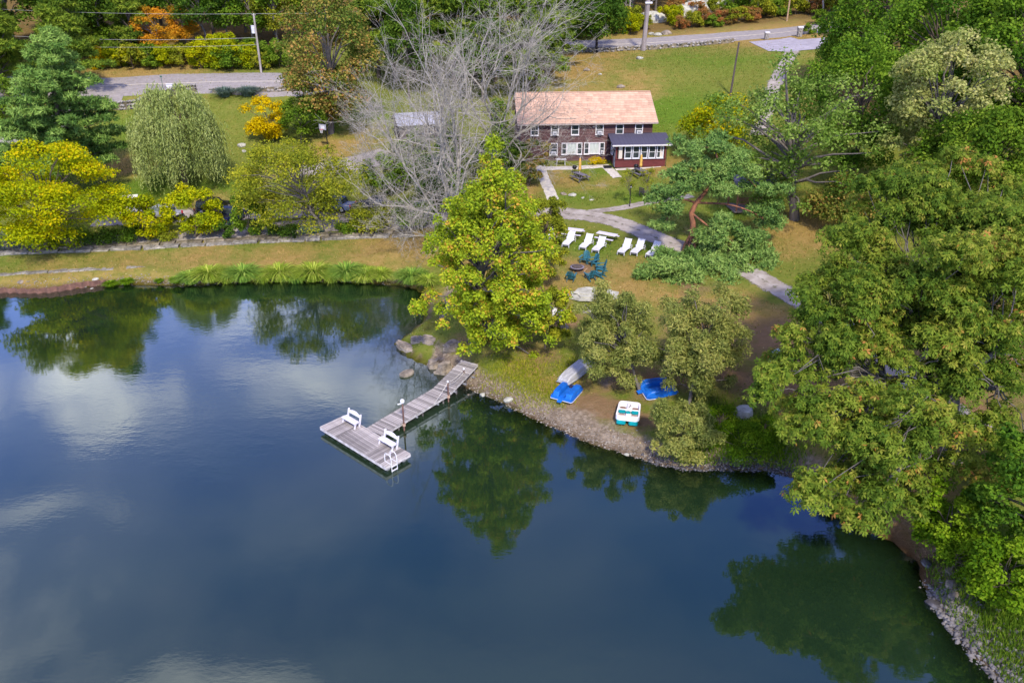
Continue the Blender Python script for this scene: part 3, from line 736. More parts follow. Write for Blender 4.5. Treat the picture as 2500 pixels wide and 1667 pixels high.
# benches on the platform
M_bench = mat('bench_paint', (0.62, 0.59, 0.63), .7, col2=(.45, .42, .44), scale=4, rand=.08)
def bench(x, label):
    p = A + ux * x + uy * (LY - .42)
    r = thing('dock_bench', label, 'bench', (p[0], p[1], zD + .018), math.atan2(ux[1], ux[0]), 'white benches on the swim platform')
    r.scale = (1, 1, .86)
    for sx in (-.62, .62):
        MB().bar((sx, -.22, 0), (sx, -.10, .42), .07, .09).build('leg', M_bench, r)
        MB().bar((sx, .16, 0), (sx, .36, .98), .07, .10).build('back_post', M_bench, r)
        MB().bar((sx, -.24, .40), (sx, .22, .40), .06, .06).build('seat_rail', M_bench, r)
    for i in range(3): MB().box((0, -.19 + i * .15, .45), (1.38, .138, .035)).build('seat_plank', M_bench, r)
    top = [(-.66, .70), (.66, .70), (.66, .84)]
    top += [(x_, .84 + .17 * math.cos(x_ / .66 * math.pi / 2) ** 1.3) for x_ in np.linspace(.6, -.6, 13)] + [(-.66, .84)]
    b = MB().prism(top, 0, .035, 'y'); b.v = [(a, c_ + .27 + (z - .7) * .2, z) for a, c_, z in b.v]
    b.build('backrest', M_bench, r)
bench(LX * .13 + .45, 'white wooden bench on the swim platform beside open water')
bench(LX * .72 + .25, 'white wooden bench on the swim platform behind the ladder')
# ladder
p = A + ux * (LX + .05) + uy * .38
r = thing('swim_ladder', 'white tubular swim ladder hooked over the platform corner', 'ladder', (p[0], p[1], zD), math.atan2(ux[1], ux[0]))
for sy in (0, .42):
    MB().tube([(-.55, sy, .02), (-.55, sy, .45), (-.5, sy, .58), (-.4, sy, .64), (-.12, sy, .64), (0, sy, .55), (.06, sy, .3), (.06, sy, -.9)], .025, 8).build('rail', M_white, r)
    MB().tube([(-.55, sy, .03), (.05, sy, .03)], .022, 8).build('rail_foot', M_white, r)
for z in (-.12, -.42, -.72): MB().box((.06, .21, z), (.09, .42, .03)).build('rung', M_white, r)
# posts with lamp and rope
M_post = mat('brown_post', (0.16, 0.085, 0.065), .8, var=.2, stretch=(1, 1, .2))
def dock_post(u, v, h, label, lamp):
    p = at_z(u, v, zD)
    r = thing('dock_post', label, 'post', (p[0], p[1], 0))
    MB().tube([(0, 0, -1.5), (0, 0, zD + h)], .055, 10).build('pole', M_post, r)
    MB().box((.02, 0, zD - .05), (.18, .2, .16)).build('clamp', mat('clamp_rust', (.42, .28, .2), .7), r)
    if lamp:
        MB().lathe([(.02, 0), (.09, .02), (.14, .10), (.145, .2), (.10, .29), (.03, .32)], (0, 0, zD + h), 14).build('lamp_globe', M_white, r, True)
        MB().bar((0, 0, zD + h + .02), (-.32, .05, zD + h - .1), .05, .07).build('arm', M_white, r)
    else: MB().lathe([(.05, 0), (.085, .03), (.07, .11), (.02, .15)], (0, 0, zD + h), 10).build('cap', M_white, r, True)
    return p + np.array([0, 0, h])
t1 = dock_post(986, 1035, 1.55, 'tall brown dock post with a white lamp halfway along the walkway', True)
t2 = dock_post(1094.5, 966, 1.05, 'brown dock post with a white cap at the bend of the walkway', False)
t3 = dock_post(1133, 924, .72, 'brown dock post with a white cap on the shore ramp', False)
M_rope = mat('rope', (.55, .5, .45), .9)
def rope(a, b, sag, label):
    ps = [a + (b - a) * t - np.array([0, 0, sag * 4 * t * (1 - t)]) for t in np.linspace(0, 1, 14)]
    tag(MB().tube(ps, .017, 5).build('rope', M_rope), label, 'rope')
rope(t2, t3, .12, 'upper rope strung between the two capped dock posts'); rope(t2 - [0, 0, .12], t3 - [0, 0, .2], .22, 'lower rope sagging between the two capped dock posts')
e = at_z(1060, 985, zD + .05); rope(t2, e, .05, 'rope running from the capped post down to the walkway edge')

# ------------------------------------------------------------------ log lodge
HO = np.array([16.5, 95.2, 5.85]); HY = R(4.5)
house = thing('log_lodge', 'two-storey dark red log lodge with a peach shingle roof', 'house', HO, HY)
M_log = mat('log_siding', (0.145, 0.075, 0.075), .75, col2=(.075, .037, .038), scale=3, stretch=(.25, 3, 3), bump=.15, rand=.12)
M_logend = mat('log_dark', (0.05, 0.026, 0.026), .8, var=.2)
HL, HD, HH = 15.5, 8.6, 4.42
MB().box((-HL / 2, HD / 2, HH / 2 - .3), (HL - .1, HD - .1, HH + .6)).build('wall', M_logend, house)
nl = 27; lh = (HH + .25) / nl
lmesh = MB().tube([(-HL / 2, 0, 0), (HL / 2, 0, 0)], lh * .56, 8).mesh('log', M_log, True)
for i in range(nl):
    link('log', lmesh, house, (-HL / 2, .05, -.2 + lh * (i + .5)))
smesh = MB().tube([(0, 0, 0), (0, HD, 0)], lh * .56, 8).mesh('log', M_log, True)
for i in range(nl):
    link('log', smesh, house, (-.04, 0, -.2 + lh * (i + .5))); link('log', smesh, house, (-HL + .04, 0, -.2 + lh * (i + .5)))
# roof
EY, RY, RZ, EZ = -.5, 4.5, 7.15, 4.38
def roof_pt(y): return EZ + (RZ - EZ) * (y - EY) / (RY - EY)
x0, x1 = -HL - .45, .55
M_roof = mat('shingle', (0.50, 0.315, 0.215), .9, col2=(.40, .245, .165), scale=1.6, stretch=(1, 3, 3), bump=.12, rand=.16)
M_fascia = mat('fascia', (.42, .34, .31), .7)
rf = MB().prism([(EY + .02, roof_pt(EY + .02) - .02), (RY, RZ - .02), (2 * RY - EY, EZ - .02), (2 * RY - EY, EZ - .14), (RY, RZ - .16), (EY + .02, roof_pt(EY + .02) - .14)], x0 + .02, x1 - .02, 'x').build('roof', M_roof, house)
ncrs, nper = 13, 23
sl = math.hypot(RY - EY, RZ - EZ); ang = math.atan2(RZ - EZ, RY - EY); cw, ch = (x1 - x0) / nper, sl / ncrs
shm = MB().box((0, 0, 0), (cw * .992, ch * 1.1, .022)).mesh('shingle_strip', M_roof)
for j in range(ncrs):
    for i in range(nper):
        y = EY + (RY - EY) * (j + .5) / ncrs
        xc = x0 + cw * (i + .5) + (cw * .33 * ((j % 3) - 1) if 0 < i < nper - 1 else 0) * .45
        o = link('shingle_strip', shm, rf, (xc, y, roof_pt(y) + .008 + rnd.uniform(0, .003)))
        o.rotation_euler = (ang - .045, 0, 0)
MB().box(((x0 + x1) / 2, RY, RZ + .015), (x1 - x0, .3, .03)).build('ridge_cap', M_roof, rf)
MB().box(((x0 + x1) / 2, EY - .03, EZ - .08), (x1 - x0, .07, .15)).build('gutter', M_fascia, rf)
for gxp in (x0 + .03, x1 - .03):
    MB().bar((gxp, EY, EZ - .08), (gxp, RY, RZ - .08), .06, .17).build('rake_board', M_fascia, rf)
gb = MB().prism([(0, HH), (HD, HH), (RY, RZ - .2)], -.12, -.06, 'x').build('gable', M_logend, house)
def window(par, cx, cz, w, h, y=0, rz=0, kind='sash', ac=False, m_frame=None, lights=1):
    fm_ = m_frame or M_trim
    win = MB(); t = .095
    win.box((0, 0, h / 2 - t / 2), (w, .09, t)); win.box((0, 0, -h / 2 + t / 2), (w, .09, t))
    win.box((-w / 2 + t / 2, 0, 0), (t, .088, h - 2 * t)); win.box((w / 2 - t / 2, 0, 0), (t, .088, h - 2 * t))
    o = win.build('window', fm_, par, loc=(cx, y, cz)); o.rotation_euler = (0, 0, rz)
    iw, ih = w - 2 * t, h - 2 * t
    MB().box((0, .03, ih / 4 + .012), (iw, .02, ih / 2 - .025)).build('pane', M_glass, o)
    if kind == 'sash':
        MB().box((0, .05, -ih / 4 - .012), (iw, .02, ih / 2 - .025)).build('pane', M_glass, o)
        MB().box((0, .03, 0), (iw, .05, .05)).build('meeting_rail', fm_, o)
    MB().box((0, -.05, -h / 2 - .02), (w + .08, .1, .04)).build('sill', fm_, o)
    if ac:
        a = MB().box((0, -.16, -h / 2 + t + .17), (iw * .72, .34, .34)).build('air_conditioner', M_white, o)
        MB().box((0, -.335, -h / 2 + t + .17), (iw * .5, .012, .22)).build('grille', mat('ac_grille', (.25, .25, .27), .6), a)
    return o
wy_ = -.12
for u, ac in ((1308, 0), (1357, 1), (1406.5, 0), (1466.5, 1), (1516, 0), (1563.5, 1)):
    # upper row: place by its share of the facade
    xl = (u - 1597) / (1597 - 1275) * HL - .0
    window(house, xl, 3.58, .95, 1.2, wy_, ac=bool(ac))
window(house, (1355 - 1597) / 322 * HL, 1.38, .96, 1.42, wy_, ac=True)
def triple(cx, ac=False):
    for dx, w_ in ((-.92, .62), (.92, .62)): window(house, cx + dx, 1.4, w_, 1.38, wy_, ac=(ac and dx > 0))
    o = MB()
    w_, h_, t = 1.2, 1.38, .08
    o.box((0, 0, h_ / 2 - t / 2), (w_, .09, t)); o.box((0, 0, -h_ / 2 + t / 2), (w_, .09, t)); o.box((-w_ / 2 + t / 2, 0, 0), (t, .088, h_ - 2 * t)); o.box((w_ / 2 - t / 2, 0, 0), (t, .088, h_ - 2 * t))
    o = o.build('picture_window', M_trim, house, loc=(cx, wy_, 1.4))
    MB().box((0, .03, 0), (w_ - 2 * t, .02, h_ - 2 * t)).build('pane', mat('curtained_pane', (.5, .53, .5), .25, var=.15, scale=3, stretch=(4, 1, .3)), o)
triple((1400 - 1597) / 322 * HL); triple((1455.5 - 1597) / 322 * HL, True)
fl = MB()
for k in (-.09, .09): fl.lathe([(.03, -.05), (.06, 0), (.07, .06)], (k, 0, 0), 8)
fl.build('floodlight', M_white, house, loc=((1452 - 1597) / 322 * HL, -.2, 3.9))
# porch
px0, px1, py0 = -4.75, 1.15, -2.7
pz = -.3
M_porch = mat('porch_red', (0.135, 0.032, 0.034), .7, var=.12, scale=2, stretch=(1, 1, 4))
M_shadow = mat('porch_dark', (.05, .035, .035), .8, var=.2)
porch = MB().box(((px0 + px1) / 2, py0 / 2, pz + .5), (px1 - px0, -py0 - .06, 1.0)).build('porch_base', M_porch, house)
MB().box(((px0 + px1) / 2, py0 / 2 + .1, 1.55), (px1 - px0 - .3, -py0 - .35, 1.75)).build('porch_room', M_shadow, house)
MB().box(((px0 + px1) / 2, py0 - .03, pz + .98), (px1 - px0 + .06, .12, .07)).build('sill_board', M_porch, house)
for x in (px0 + .09, px1 - .09): MB().box((x, py0 + .08, 1.42), (.18, .16, 1.5)).build('corner_post', M_porch, house)
MB().box(((px0 + px1) / 2, py0 + .06, 2.24), (px1 - px0, .14, .16)).build('header', M_shadow, house)
nw = 5; ww = .83; span0 = px0 + .98
M_cream = mat('cream_panel', (.62, .56, .50), .7, var=.06)
for i in range(nw): window(house, span0 + ww * .55 + i * .94, 1.44, ww, 1.45, py0 - .02, m_frame=mat('window_white', (.70, .70, .76), .5, var=.06))
for xx in (px0 + .56, px1 - .50): MB().box((xx, py0 + .03, 1.44), (.42, .06, 1.45)).build('panel', M_cream, house)
# side door and side window of the porch
M_door = mat('door_paint', (.30, .29, .36), .6, var=.1)
d = MB().box((px0 - .03, py0 + .62, .78), (.05, .86, 2.1)).build('door', M_door, house)
MB().box((px0 - .065, py0 + .62, 1.28), (.02, .6, .85)).build('pane', M_glass, d); MB().box((px0 - .08, py0 + .96, .75), (.06, .04, .12)).build('handle', M_metal, d)
window(house, px0 - .05, 1.5, 1.1, 1.3, py0 + 1.95, R(-90))
M_proof = mat('porch_roof', (.070, .066, .100), .85, col2=(.045, .042, .068), scale=5, bump=.1)
zt_, zf = 3.06, 2.38
pr = MB().prism([(py0 - .45, zf), (.0, zt_), (.0, zt_ - .12), (py0 - .45, zf - .12)], px0 - .5, px1 + .55, 'x').build('porch_roof', M_proof, house)
nrow = 9
for j in range(nrow):
    y = py0 - .45 + (.45 - py0) * (j + .5) / nrow; z = zf + (zt_ - zf) * (j + .5) / nrow
    o = MB().box((0, 0, 0), (px1 - px0 + 1.06, (.45 - py0) / nrow * 1.1, .02)).build('shingle_course', M_proof, pr, loc=((px0 + px1) / 2 + .025, y, z + .014))
    o.rotation_euler = (math.atan2(zt_ - zf, .45 - py0) - .03, 0, 0)
MB().box(((px0 + px1) / 2 + .02, py0 - .49, zf - .07), (px1 - px0 + 1.08, .07, .15)).build('porch_gutter', M_trim, pr)
MB().tube([(px1 + .3, py0 - .45, zf - .15), (px1 + .05, py0 - .1, zf - .4), (px1 + .05, py0 - .1, pz)], .04, 6).build('downpipe', M_shadow, pr)
MB().box((px0 - .75, py0 + .45, pz + .05), (.95, .75, .06)).build('door_mat', M_black, house)
# paths by the house
def path(label, pix, w, n=10):
    o, _ = ribbon('stone_path', pix, w, M_conc, dz=.05, n=n, cross=5, ragged=.03)
    return tag(o, label, None, kind='structure')
path('concrete walk along the front of the lodge', [(1330,412),(1400,410),(1478,405)], .95)
path('short stepped path from the porch door to the lawn', [(1474,403),(1492,418),(1508,434)], 1.1)
path('narrow concrete kerb under the porch windows', [(1502,414),(1560,410),(1612,405)], .6)
path('concrete walk from the drive up to the lodge', [(1352,490),(1340,462),(1326,430),(1318,405)], 1.25)
# ------------------------------------------------------------------ sun loungers
def make_lounger(label, loc, rz):
    """x = towards the head"""
    r = thing('sun_lounger', label, 'sun lounger', loc, rz, 'white sun loungers on the lawn')
    prof = [(-.95, .30), (-.6, .36), (-.2, .40), (.15, .36), (.5, .33), (.95, .33)]
    for s in (-1, 1):
        MB().tube([(x, s * .33, z) for x, z in prof], .028, 6).build('side_rail', M_white, r)
        MB().bar((-.93, s * .33, 0), (-.90, s * .33, .31), .05).build('leg', M_white, r)
        MB().bar((.82, s * .33, 0), (.74, s * .33, .34), .05).build('leg', M_white, r)
        MB().tube([(.30, s * .33, .36), (.28, s * .36, .58), (.75, s * .36, .56), (.8, s * .33, .33)], .026, 6).build('armrest', M_white, r)
    MB().box((-.93, 0, .29), (.04, .62, .05)).build('foot_rail', M_white, r)
    MB().box((-.925, 0, .19), (.03, .6, .11)).build('foot_shade_strip', mat('lounger_foot_shade', (.12, .12, .14), .7), r)  # dark strip standing in for the shade beneath the foot end
    xs = np.linspace(-.86, .12, 9)
    for x in xs:
        z = float(np.interp(x, [p[0] for p in prof], [p[1] for p in prof]))
        MB().box((x, 0, z + .01), (.112, .62, .02)).build('slat', M_white, r)
    bx, bz = .20, .38
    for i in range(8):
        t = .06 + i * .112
        o = MB().box((0, 0, 0), (.104, .62, .02)).build('slat', M_white, r, loc=(bx + t * .62, 0, bz + t * .78)); o.rotation_euler = (0, -math.atan2(.78, .62), 0)
    for s in (-1, 1): MB().bar((bx, s * .31, bz - .02), (bx + .95 * .62, s * .31, bz + .95 * .78 - .02), .045).build('back_rail', M_white, r)
    return r
def l_head(f, h): a, b = G(*f), G(*h); return (a + b) / 2, heading(a, b)
# foot pixel, head pixel on the ground, label
LNG = [((1418,616),(1445,592),'white sun lounger in front of the table nearer the sycamore'),
       ((1449,623),(1476,598),'white sun lounger overlapping the bench of the plastic table'),
       ((1512,628),(1538,604),'white sun lounger first in the row of three by the pine'),
       ((1545,628),(1569,606),'bluish shaded sun lounger in the middle of the row of three'),
       ((1582,634),(1608,612),'bluish shaded sun lounger closest to the red pine trunk'),
       ((1380,606),(1398,588),'white sun lounger half hidden behind the olive shrub'),
       ((1338,594),(1352,578),'white sun lounger almost hidden by sycamore leaves')]
c0, h0 = l_head(*LNG[0][:2]); c0[2] = zt(c0[0], c0[1])
LG = make_lounger(LNG[0][2], c0, h0)
for f, h, lb in LNG[1:]:
    c, hh = l_head(f, h); copy_tree(LG, (c[0], c[1], zt(c[0], c[1])), hh, lb)

# ------------------------------------------------------------------ adirondack chairs and fire pit
M_teal = mat('teal_paint', (0.025, 0.135, 0.18), .6, col2=(.015, .075, .095), scale=4, rand=.25)
def make_adirondack(label, loc, rz):
    """faces +x"""
    r = thing('adirondack_chair', label, 'chair', loc, rz, 'teal chairs round the fire pit')
    for s in (-1, 1):
        MB().bar((.42, s * .30, 0), (.42, s * .30, .52), .09, .035).build('front_leg', M_teal, r)
        MB().bar((.45, s * .27, .36), (-.52, s * .27, .02), .035, .11).build('side_rail', M_teal, r)
        MB().bar((.50, s * .36, .54), (-.34, s * .36, .54), .14, .028).build('armrest', M_teal, r)
        MB().bar((-.28, s * .33, .12), (-.34, s * .33, .53), .05, .03).build('back_support', M_teal, r)
    for i in range(6):
        x = .44 - i * .115; MB().box((x, 0, .385 - (i * .115) * .35), (.10, .56, .022)).build('seat_slat', M_teal, r)
    for i in range(7):
        yy = -.245 + i * .0817; tp = .98 - .55 * (yy / .33) ** 2 * .5
        MB().bar((-.20, yy * .85, .22), (-.20 - (tp - .2) * .33, yy * 1.12, tp), .072, .02).build('back_slat', M_teal, r)
    MB().bar((-.36, -.3, .56), (-.36, .3, .56), .05, .03).build('back_rail', M_teal, r)
    return r
PIT = G(1409, 660)
CH = [((1428,640),'teal slatted chair nearest the white loungers by the fire pit'),((1449,646),'teal slatted chair second from the loungers, facing the fire pit'),
      ((1468,660),'teal slatted chair facing sideways across the fire pit'),((1464,676),'teal slatted chair tucked behind another on the pine side of the fire pit'),
      ((1441,682),'teal slatted chair with its long rear rails towards the pale ledge'),((1394,684),'teal slatted chair with its back to the pond')]
first = None
for (u, v), lb in CH:
    p = G(u, v); a = heading(p, PIT) + rnd.uniform(-.12, .12)
    if first is None: first = make_adirondack(lb, p, a)
    else: copy_tree(first, p, a, lb)
r = thing('fire_pit', 'round steel fire pit with a lilac rim between the teal chairs', 'fire pit', PIT)
MB().lathe([(.30, .0), (.34, .22), (.44, .30), (.62, .31), (.63, .34), (.46, .35), (.44, .33), (.30, .24), (.05, .2)], n=24).build('bowl', mat('pit_steel', (.21, .18, .22), .6, var=.2), r, True)
MB().lathe([(.47, .36), (.40, .42), (.2, .47), (.01, .48)], n=24).build('spark_screen', mat('pit_screen', (.085, .065, .06), .8), r, True)
for k in range(3): MB().bar((.3 * math.cos(k * 2.1), .3 * math.sin(k * 2.1), 0), (.36 * math.cos(k * 2.1), .36 * math.sin(k * 2.1), .25), .04).build('leg', M_black, r)
MB().bar((.6, -.3, .02), (.9, .25, .06), .1, .1).build('log', mat('split_log', (.42, .26, .17), .9), r)

# ------------------------------------------------------------------ tables
M_tabletop = mat('plastic_tabletop', (.60, .56, .63), .5, var=.06)
def make_plastic_table(label, loc, rz):
    r = thing('picnic_table', label, 'picnic table', loc, rz, 'plastic picnic tables on the lawn')
    MB().box((0, 0, .73), (1.95, .74, .05)).build('tabletop', M_tabletop, r, bevel=.015)
    for s in (-1, 1):
        MB().box((0, s * .70, .44), (1.9, .26, .045)).build('bench_seat', M_tabletop, r, bevel=.012)
        for x in (-.7, .7):
            MB().tube([(x, s * .82, 0), (x, s * .52, .42), (x, s * .22, .70)], .024, 6).build('leg', M_black, r)
        MB().tube([(s * .7, -.72, .415), (s * .7, .72, .415)], .022, 6).build('cross_bar', M_black, r)
    return r
a, b = G(1456, 582), G(1512, 592); c = G(1481, 589)
PT = make_plastic_table('pale plastic picnic table behind the pair of white loungers', c, heading(a, b))
c = G(1399, 578); copy_tree(PT, c, heading(G(1370, 574), G(1426, 580)), 'pale plastic picnic table partly hidden by the olive shrub')
M_grey = mat('grey_planks', (.17, .155, .18), .85, col2=(.07, .06, .075), scale=3, stretch=(.3, 3, 1), rand=.25)
def make_wood_table(label, loc, rz):
    r = thing('picnic_table', label, 'picnic table', loc, rz, 'wooden picnic tables by the lodge')
    for i in range(5): MB().box((0, -.3 + i * .15, .74), (1.85, .138, .04)).build('top_plank', M_grey, r)
    for s in (-1, 1):
        for k in (0, 1): MB().box((0, s * (.62 + .15 * k), .44), (1.85, .138, .04)).build('seat_plank', M_grey, r)
        for x in (-.68, .68): MB().bar((x, s * .72, 0), (x, s * .22, .72), .09, .04).build('leg', M_grey, r)
        MB().box((s * .68, 0, .40), (.045, 1.5, .09)).build('cross_beam', M_grey, r)
    return r
def umbrella(label, loc):
    r = thing('closed_umbrella', label, 'umbrella', loc, 0, 'closed umbrellas on the lodge lawn')
    MB().tube([(0, 0, 0), (0, 0, 2.5)], .025, 8).build('pole', M_trim, r)
    prof = [(.06, 1.02), (.15, 1.05), (.17, 1.25), (.13, 1.55), (.15, 1.8), (.12, 2.1), (.08, 2.35), (.03, 2.46)]
    o = MB().lathe(prof, n=12)
    o.v = [(x * (1 + .16 * math.cos(6 * math.atan2(y, x))), y * (1 + .16 * math.cos(6 * math.atan2(y, x))), z) for x, y, z in o.v]
    o.build('folded_canopy', mat('yellow_canvas', (.72, .43, .10), .85, var=.12, scale=5), r, True)
    MB().lathe([(.035, 2.45), (.05, 2.5), (.01, 2.58)], n=8).build('finial', M_trim, r)
c = G(1416, 440); WT = make_wood_table('dark grey wooden picnic table beside the concrete walk of the lodge', c, heading(G(1400, 428), G(1432, 446)))
umbrella('folded orange-yellow umbrella over the table beside the concrete walk', c + np.array([-.05, 0.25, 0]))
c = G(1563, 430); copy_tree(WT, c, heading(G(1550, 420), G(1578, 438)), 'grey wooden picnic table in front of the porch windows')
umbrella('folded pale yellow umbrella in front of the porch windows', c + np.array([0, .1, 0]))
c = G(1369, 404)
r = thing('folding_table', 'small white folding table against the log wall', 'table', c, HY)
MB().box((0, 0, .72), (1.2, .6, .05)).build('tabletop', M_white, r)
for x in (-.5, .5):
    for y in (-.22, .22): MB().bar((x, y, 0), (x * .9, y, .7), .035).build('leg', M_white, r)
# grill beside each wooden table
def grill(label, p, rz):
    r = thing('charcoal_grill', label, 'grill', p, rz)
    MB().lathe([(.02, .5), (.2, .55), (.27, .7), (.27, .76), (.2, .92), (.03, .98)], n=14).build('kettle', M_black, r, True)
    for k in range(3): MB().bar((.16 * math.cos(k * 2.1), .16 * math.sin(k * 2.1), .6), (.3 * math.cos(k * 2.1), .3 * math.sin(k * 2.1), 0), .03).build('leg', M_black, r)
    MB().box((.32, 0, .78), (.12, .3, .03)).build('shelf', M_wood, r)
grill('black kettle grill standing beyond the dark wooden table', G(1402, 424), .4)
grill('black kettle grill beside the table under the porch windows', G(1552, 421), -.3)
# garden chairs near the saplings
def make_garden_bench(label, loc, rz):
    r = thing('garden_chair', label, 'chair', loc, rz, 'dark garden chairs on the lodge lawn')
    for s in (-1, 1):
        MB().bar((.22, s * .3, 0), (.22, s * .3, .6), .05).build('leg', M_wood, r); MB().bar((-.22, s * .3, 0), (-.32, s * .3, .92), .05).build('leg', M_wood, r)
        MB().bar((.26, s * .32, .61), (-.26, s * .32, .61), .08, .03).build('armrest', M_wood, r)
    for i in range(4): MB().box((.2 - i * .13, 0, .4), (.11, .6, .03)).build('seat_slat', M_wood, r)
    for i in range(5): MB().bar((-.25, -.24 + i * .12, .42), (-.33, -.24 + i * .12, .92), .07, .025).build('back_slat', M_wood, r)
    MB().bar((-.33, -.32, .93), (-.33, .32, .93), .06, .04).build('top_rail', M_wood, r)
    return r
GB = make_garden_bench('dark wooden garden chair between the two saplings', G(1570, 478), R(40))
copy_tree(GB, G(1605, 480), R(110), 'dark garden chair at the edge of the pine boughs')
# lamp post
p = G(1537, 505)
r = thing('lamp_post', 'slim black lamp post on the lawn above the gravel drive', 'lamp post', p)
MB().tube([(0, 0, 0), (0, 0, 1.95)], [.05, .04], 8).build('pole', M_black, r)
MB().lathe([(.06, 1.95), (.09, 2.02), (.11, 2.22), (.13, 2.25), (.02, 2.36)], n=8).build('lantern', M_black, r)
MB().lathe([(.092, 2.04), (.108, 2.2)], n=8).build('lamp_glass', mat('lamp_glass', (.75, .75, .7), .3), r)

# ------------------------------------------------------------------ boats
M_alu = mat('aluminium_hull', (.52, .51, .52), .5, col2=(.38, .37, .37), scale=3, metal=.35, stretch=(.3, 2, 2))
def hull_loft(secs, m, name, par, smooth=True):
    n = len(secs[0]); V = [p for s in secs for p in s]; F = []
    for i in range(len(secs) - 1):
        for k in range(n - 1): F.append((i * n + k, i * n + k + 1, (i + 1) * n + k + 1, (i + 1) * n + k))
    F.append(tuple(range(n))[::-1]); F.append(tuple((len(secs) - 1) * n + k for k in range(n)))
    return MB().add(V, F).build(name, m, par, smooth)
a, b = G(1437, 880), G(1374, 942); c = (a + b) / 2
Lb = float(np.linalg.norm((a - b)[:2])) * 1.02
r = thing('rowing_boat', 'upturned grey aluminium rowing boat resting on the bank', 'boat', (c[0], c[1], zt(c[0], c[1]) - .02), heading(a, b))
secs = []
for t in np.linspace(0, 1, 13):
    x = (t - .5) * Lb; w = .58 * (1 - .18 * max(0, (t - .55) / .45) ** 2); h = .5 * (1 - .35 * max(0, (t - .7) / .3) ** 2)
    if t > .97: h *= .8
    secs.append([(x, -w, .03), (x, -w * 1.0, .08), (x, -w * .80, h * .93), (x, -w * .72, h), (x, w * .72, h), (x, w * .80, h * .93), (x, w, .08), (x, w, .03)])
hull_loft(secs, M_alu, 'hull', r, False)
for k in range(5):
    yy = -.36 + k * .18; MB().tube([((t - .5) * Lb, yy * (1 - .18 * max(0, (t - .55) / .45) ** 2) , .5 * (1 - .35 * max(0, (t - .7) / .3) ** 2) + .005) for t in np.linspace(.01, .96, 9)], .02, 5).build('keel_rib', M_alu, r)
for s in (-1, 1):
    MB().tube([((t - .5) * Lb, s * (.60 * (1 - .18 * max(0, (t - .55) / .45) ** 2)), .05) for t in np.linspace(0, 1, 9)], .03, 6).build('gunwale', M_metal, r)
    MB().tube([((t - .5) * Lb, s * (.545 * (1 - .18 * max(0, (t - .55) / .45) ** 2)), .27) for t in np.linspace(0, 1, 9)], .014, 5).build('side_rib', M_alu, r)
M_blue = mat('blue_plastic', (0.010, 0.125, 0.50), .4, var=.15, scale=2)
def upturned_pedalo(label, loc, rz, tilt=0):
    """long axis x, upside down: two ribbed hulls with a channel between"""
    r = thing('pedal_boat', label, 'pedal boat', loc, rz, 'pedal boats pulled up on the bank')
    r.rotation_euler = (tilt, 0, rz)
    MB().prism([(-1.05, -.74), (-.9, -.82), (.9, -.78), (1.08, -.62), (1.08, .62), (.9, .78), (-.9, .82), (-1.05, .74)], .02, .16).build('deck', M_blue, r)
    MB().prism([(-1.08, -.76), (-.92, -.85), (.92, -.80), (1.11, -.64), (1.11, .64), (.92, .80), (-.92, .85), (-1.08, .76)], .0, .03).build('rim', M_white, r)
    for s in (-1, 1):
        secs = []
        for t in np.linspace(-1, 1, 9):
            x = t * 1.0; e = 1 - .75 * max(0, abs(t) - .7) / .3; h = .16 + .34 * e; w = .27 * (.8 + .2 * e)
            y = s * .47; secs.append([(x, y - w, .15), (x, y - w * .82, h - .05), (x, y - w * .65, h), (x, y + w * .65, h), (x, y + w * .82, h - .05), (x, y + w, .15)])
        hull_loft(secs, M_blue, 'hull', r, False)
        for k in (-1, 0, 1): MB().tube([(-.78, s * .47 + k * .1, .515), (.72, s * .47 + k * .1, .515)], .017, 5).build('hull_rib', M_blue, r)
    MB().box((-.1, 0, .19), (1.5, .34, .08)).build('channel', M_blue, r)
    MB().box((.62, 0, .26), (.3, .2, .1)).build('paddle_housing', mat('paddle_black', (.03, .02, .05), .6), r)
    MB().bar((-1.0, 0, .10), (-1.35, 0, .02), .3, .05).build('rudder', M_blue, r)
    return r
a, b = G(1369, 982), G(1400, 940); c = G(1385, 961)
upturned_pedalo('upturned blue pedal boat at the foot of the aluminium boat', c, heading(a, b))
c = G(1606, 952); UP = upturned_pedalo('blue pedal boat lying under the olive willow boughs', c, heading(G(1570, 960), G(1640, 945)), .12)
UP.scale = (1.12, 1.15, 1)
# upright white and teal pedal boat
M_teal2 = mat('teal_plastic', (0.0, 0.27, 0.30), .4, var=.1, scale=3)
M_cream2 = mat('white_hull', (.74, .70, .69), .4, var=.06, scale=2)
a, b = G(1529, 1048), G(1538, 992); c = (a + b) / 2
wid = float(np.linalg.norm((G(1503, 1020) - G(1563, 1024))[:2]))
r = thing('pedal_boat', 'white pedal boat with teal seats on the pebble beach', 'pedal boat', (c[0], c[1], zt(c[0], c[1]) + .02), heading(a, b), 'pedal boats pulled up on the bank')
r.rotation_euler = (0, .0, heading(a, b))
Lp = 2.05; Wp = wid * .98
def rr(L_, W_, rad, n=5, taper=0):
    out = []
    for cx, cy, a0 in ((L_ / 2 - rad, W_ / 2 - rad, 0), (-L_ / 2 + rad, W_ / 2 - rad, 90), (-L_ / 2 + rad, -W_ / 2 + rad, 180), (L_ / 2 - rad, -W_ / 2 + rad, 270)):
        for k in range(n):
            t = R(a0 + 90 * k / (n - 1)); x, y = cx + rad * math.cos(t), cy + rad * math.sin(t); out.append((x, y * (1 - taper * (x / L_ + .5))))
    return out
for s in (-1, 1): MB().prism([(x - .03, y * .5 + s * Wp * .25) for x, y in rr(Lp * .98, Wp * .8, .2)], 0, .3).build('pontoon', M_teal2, r, bevel=.03)
MB().prism(rr(Lp, Wp, .28, 6, .08), .28, .42).build('deck', M_cream2, r, bevel=.03)
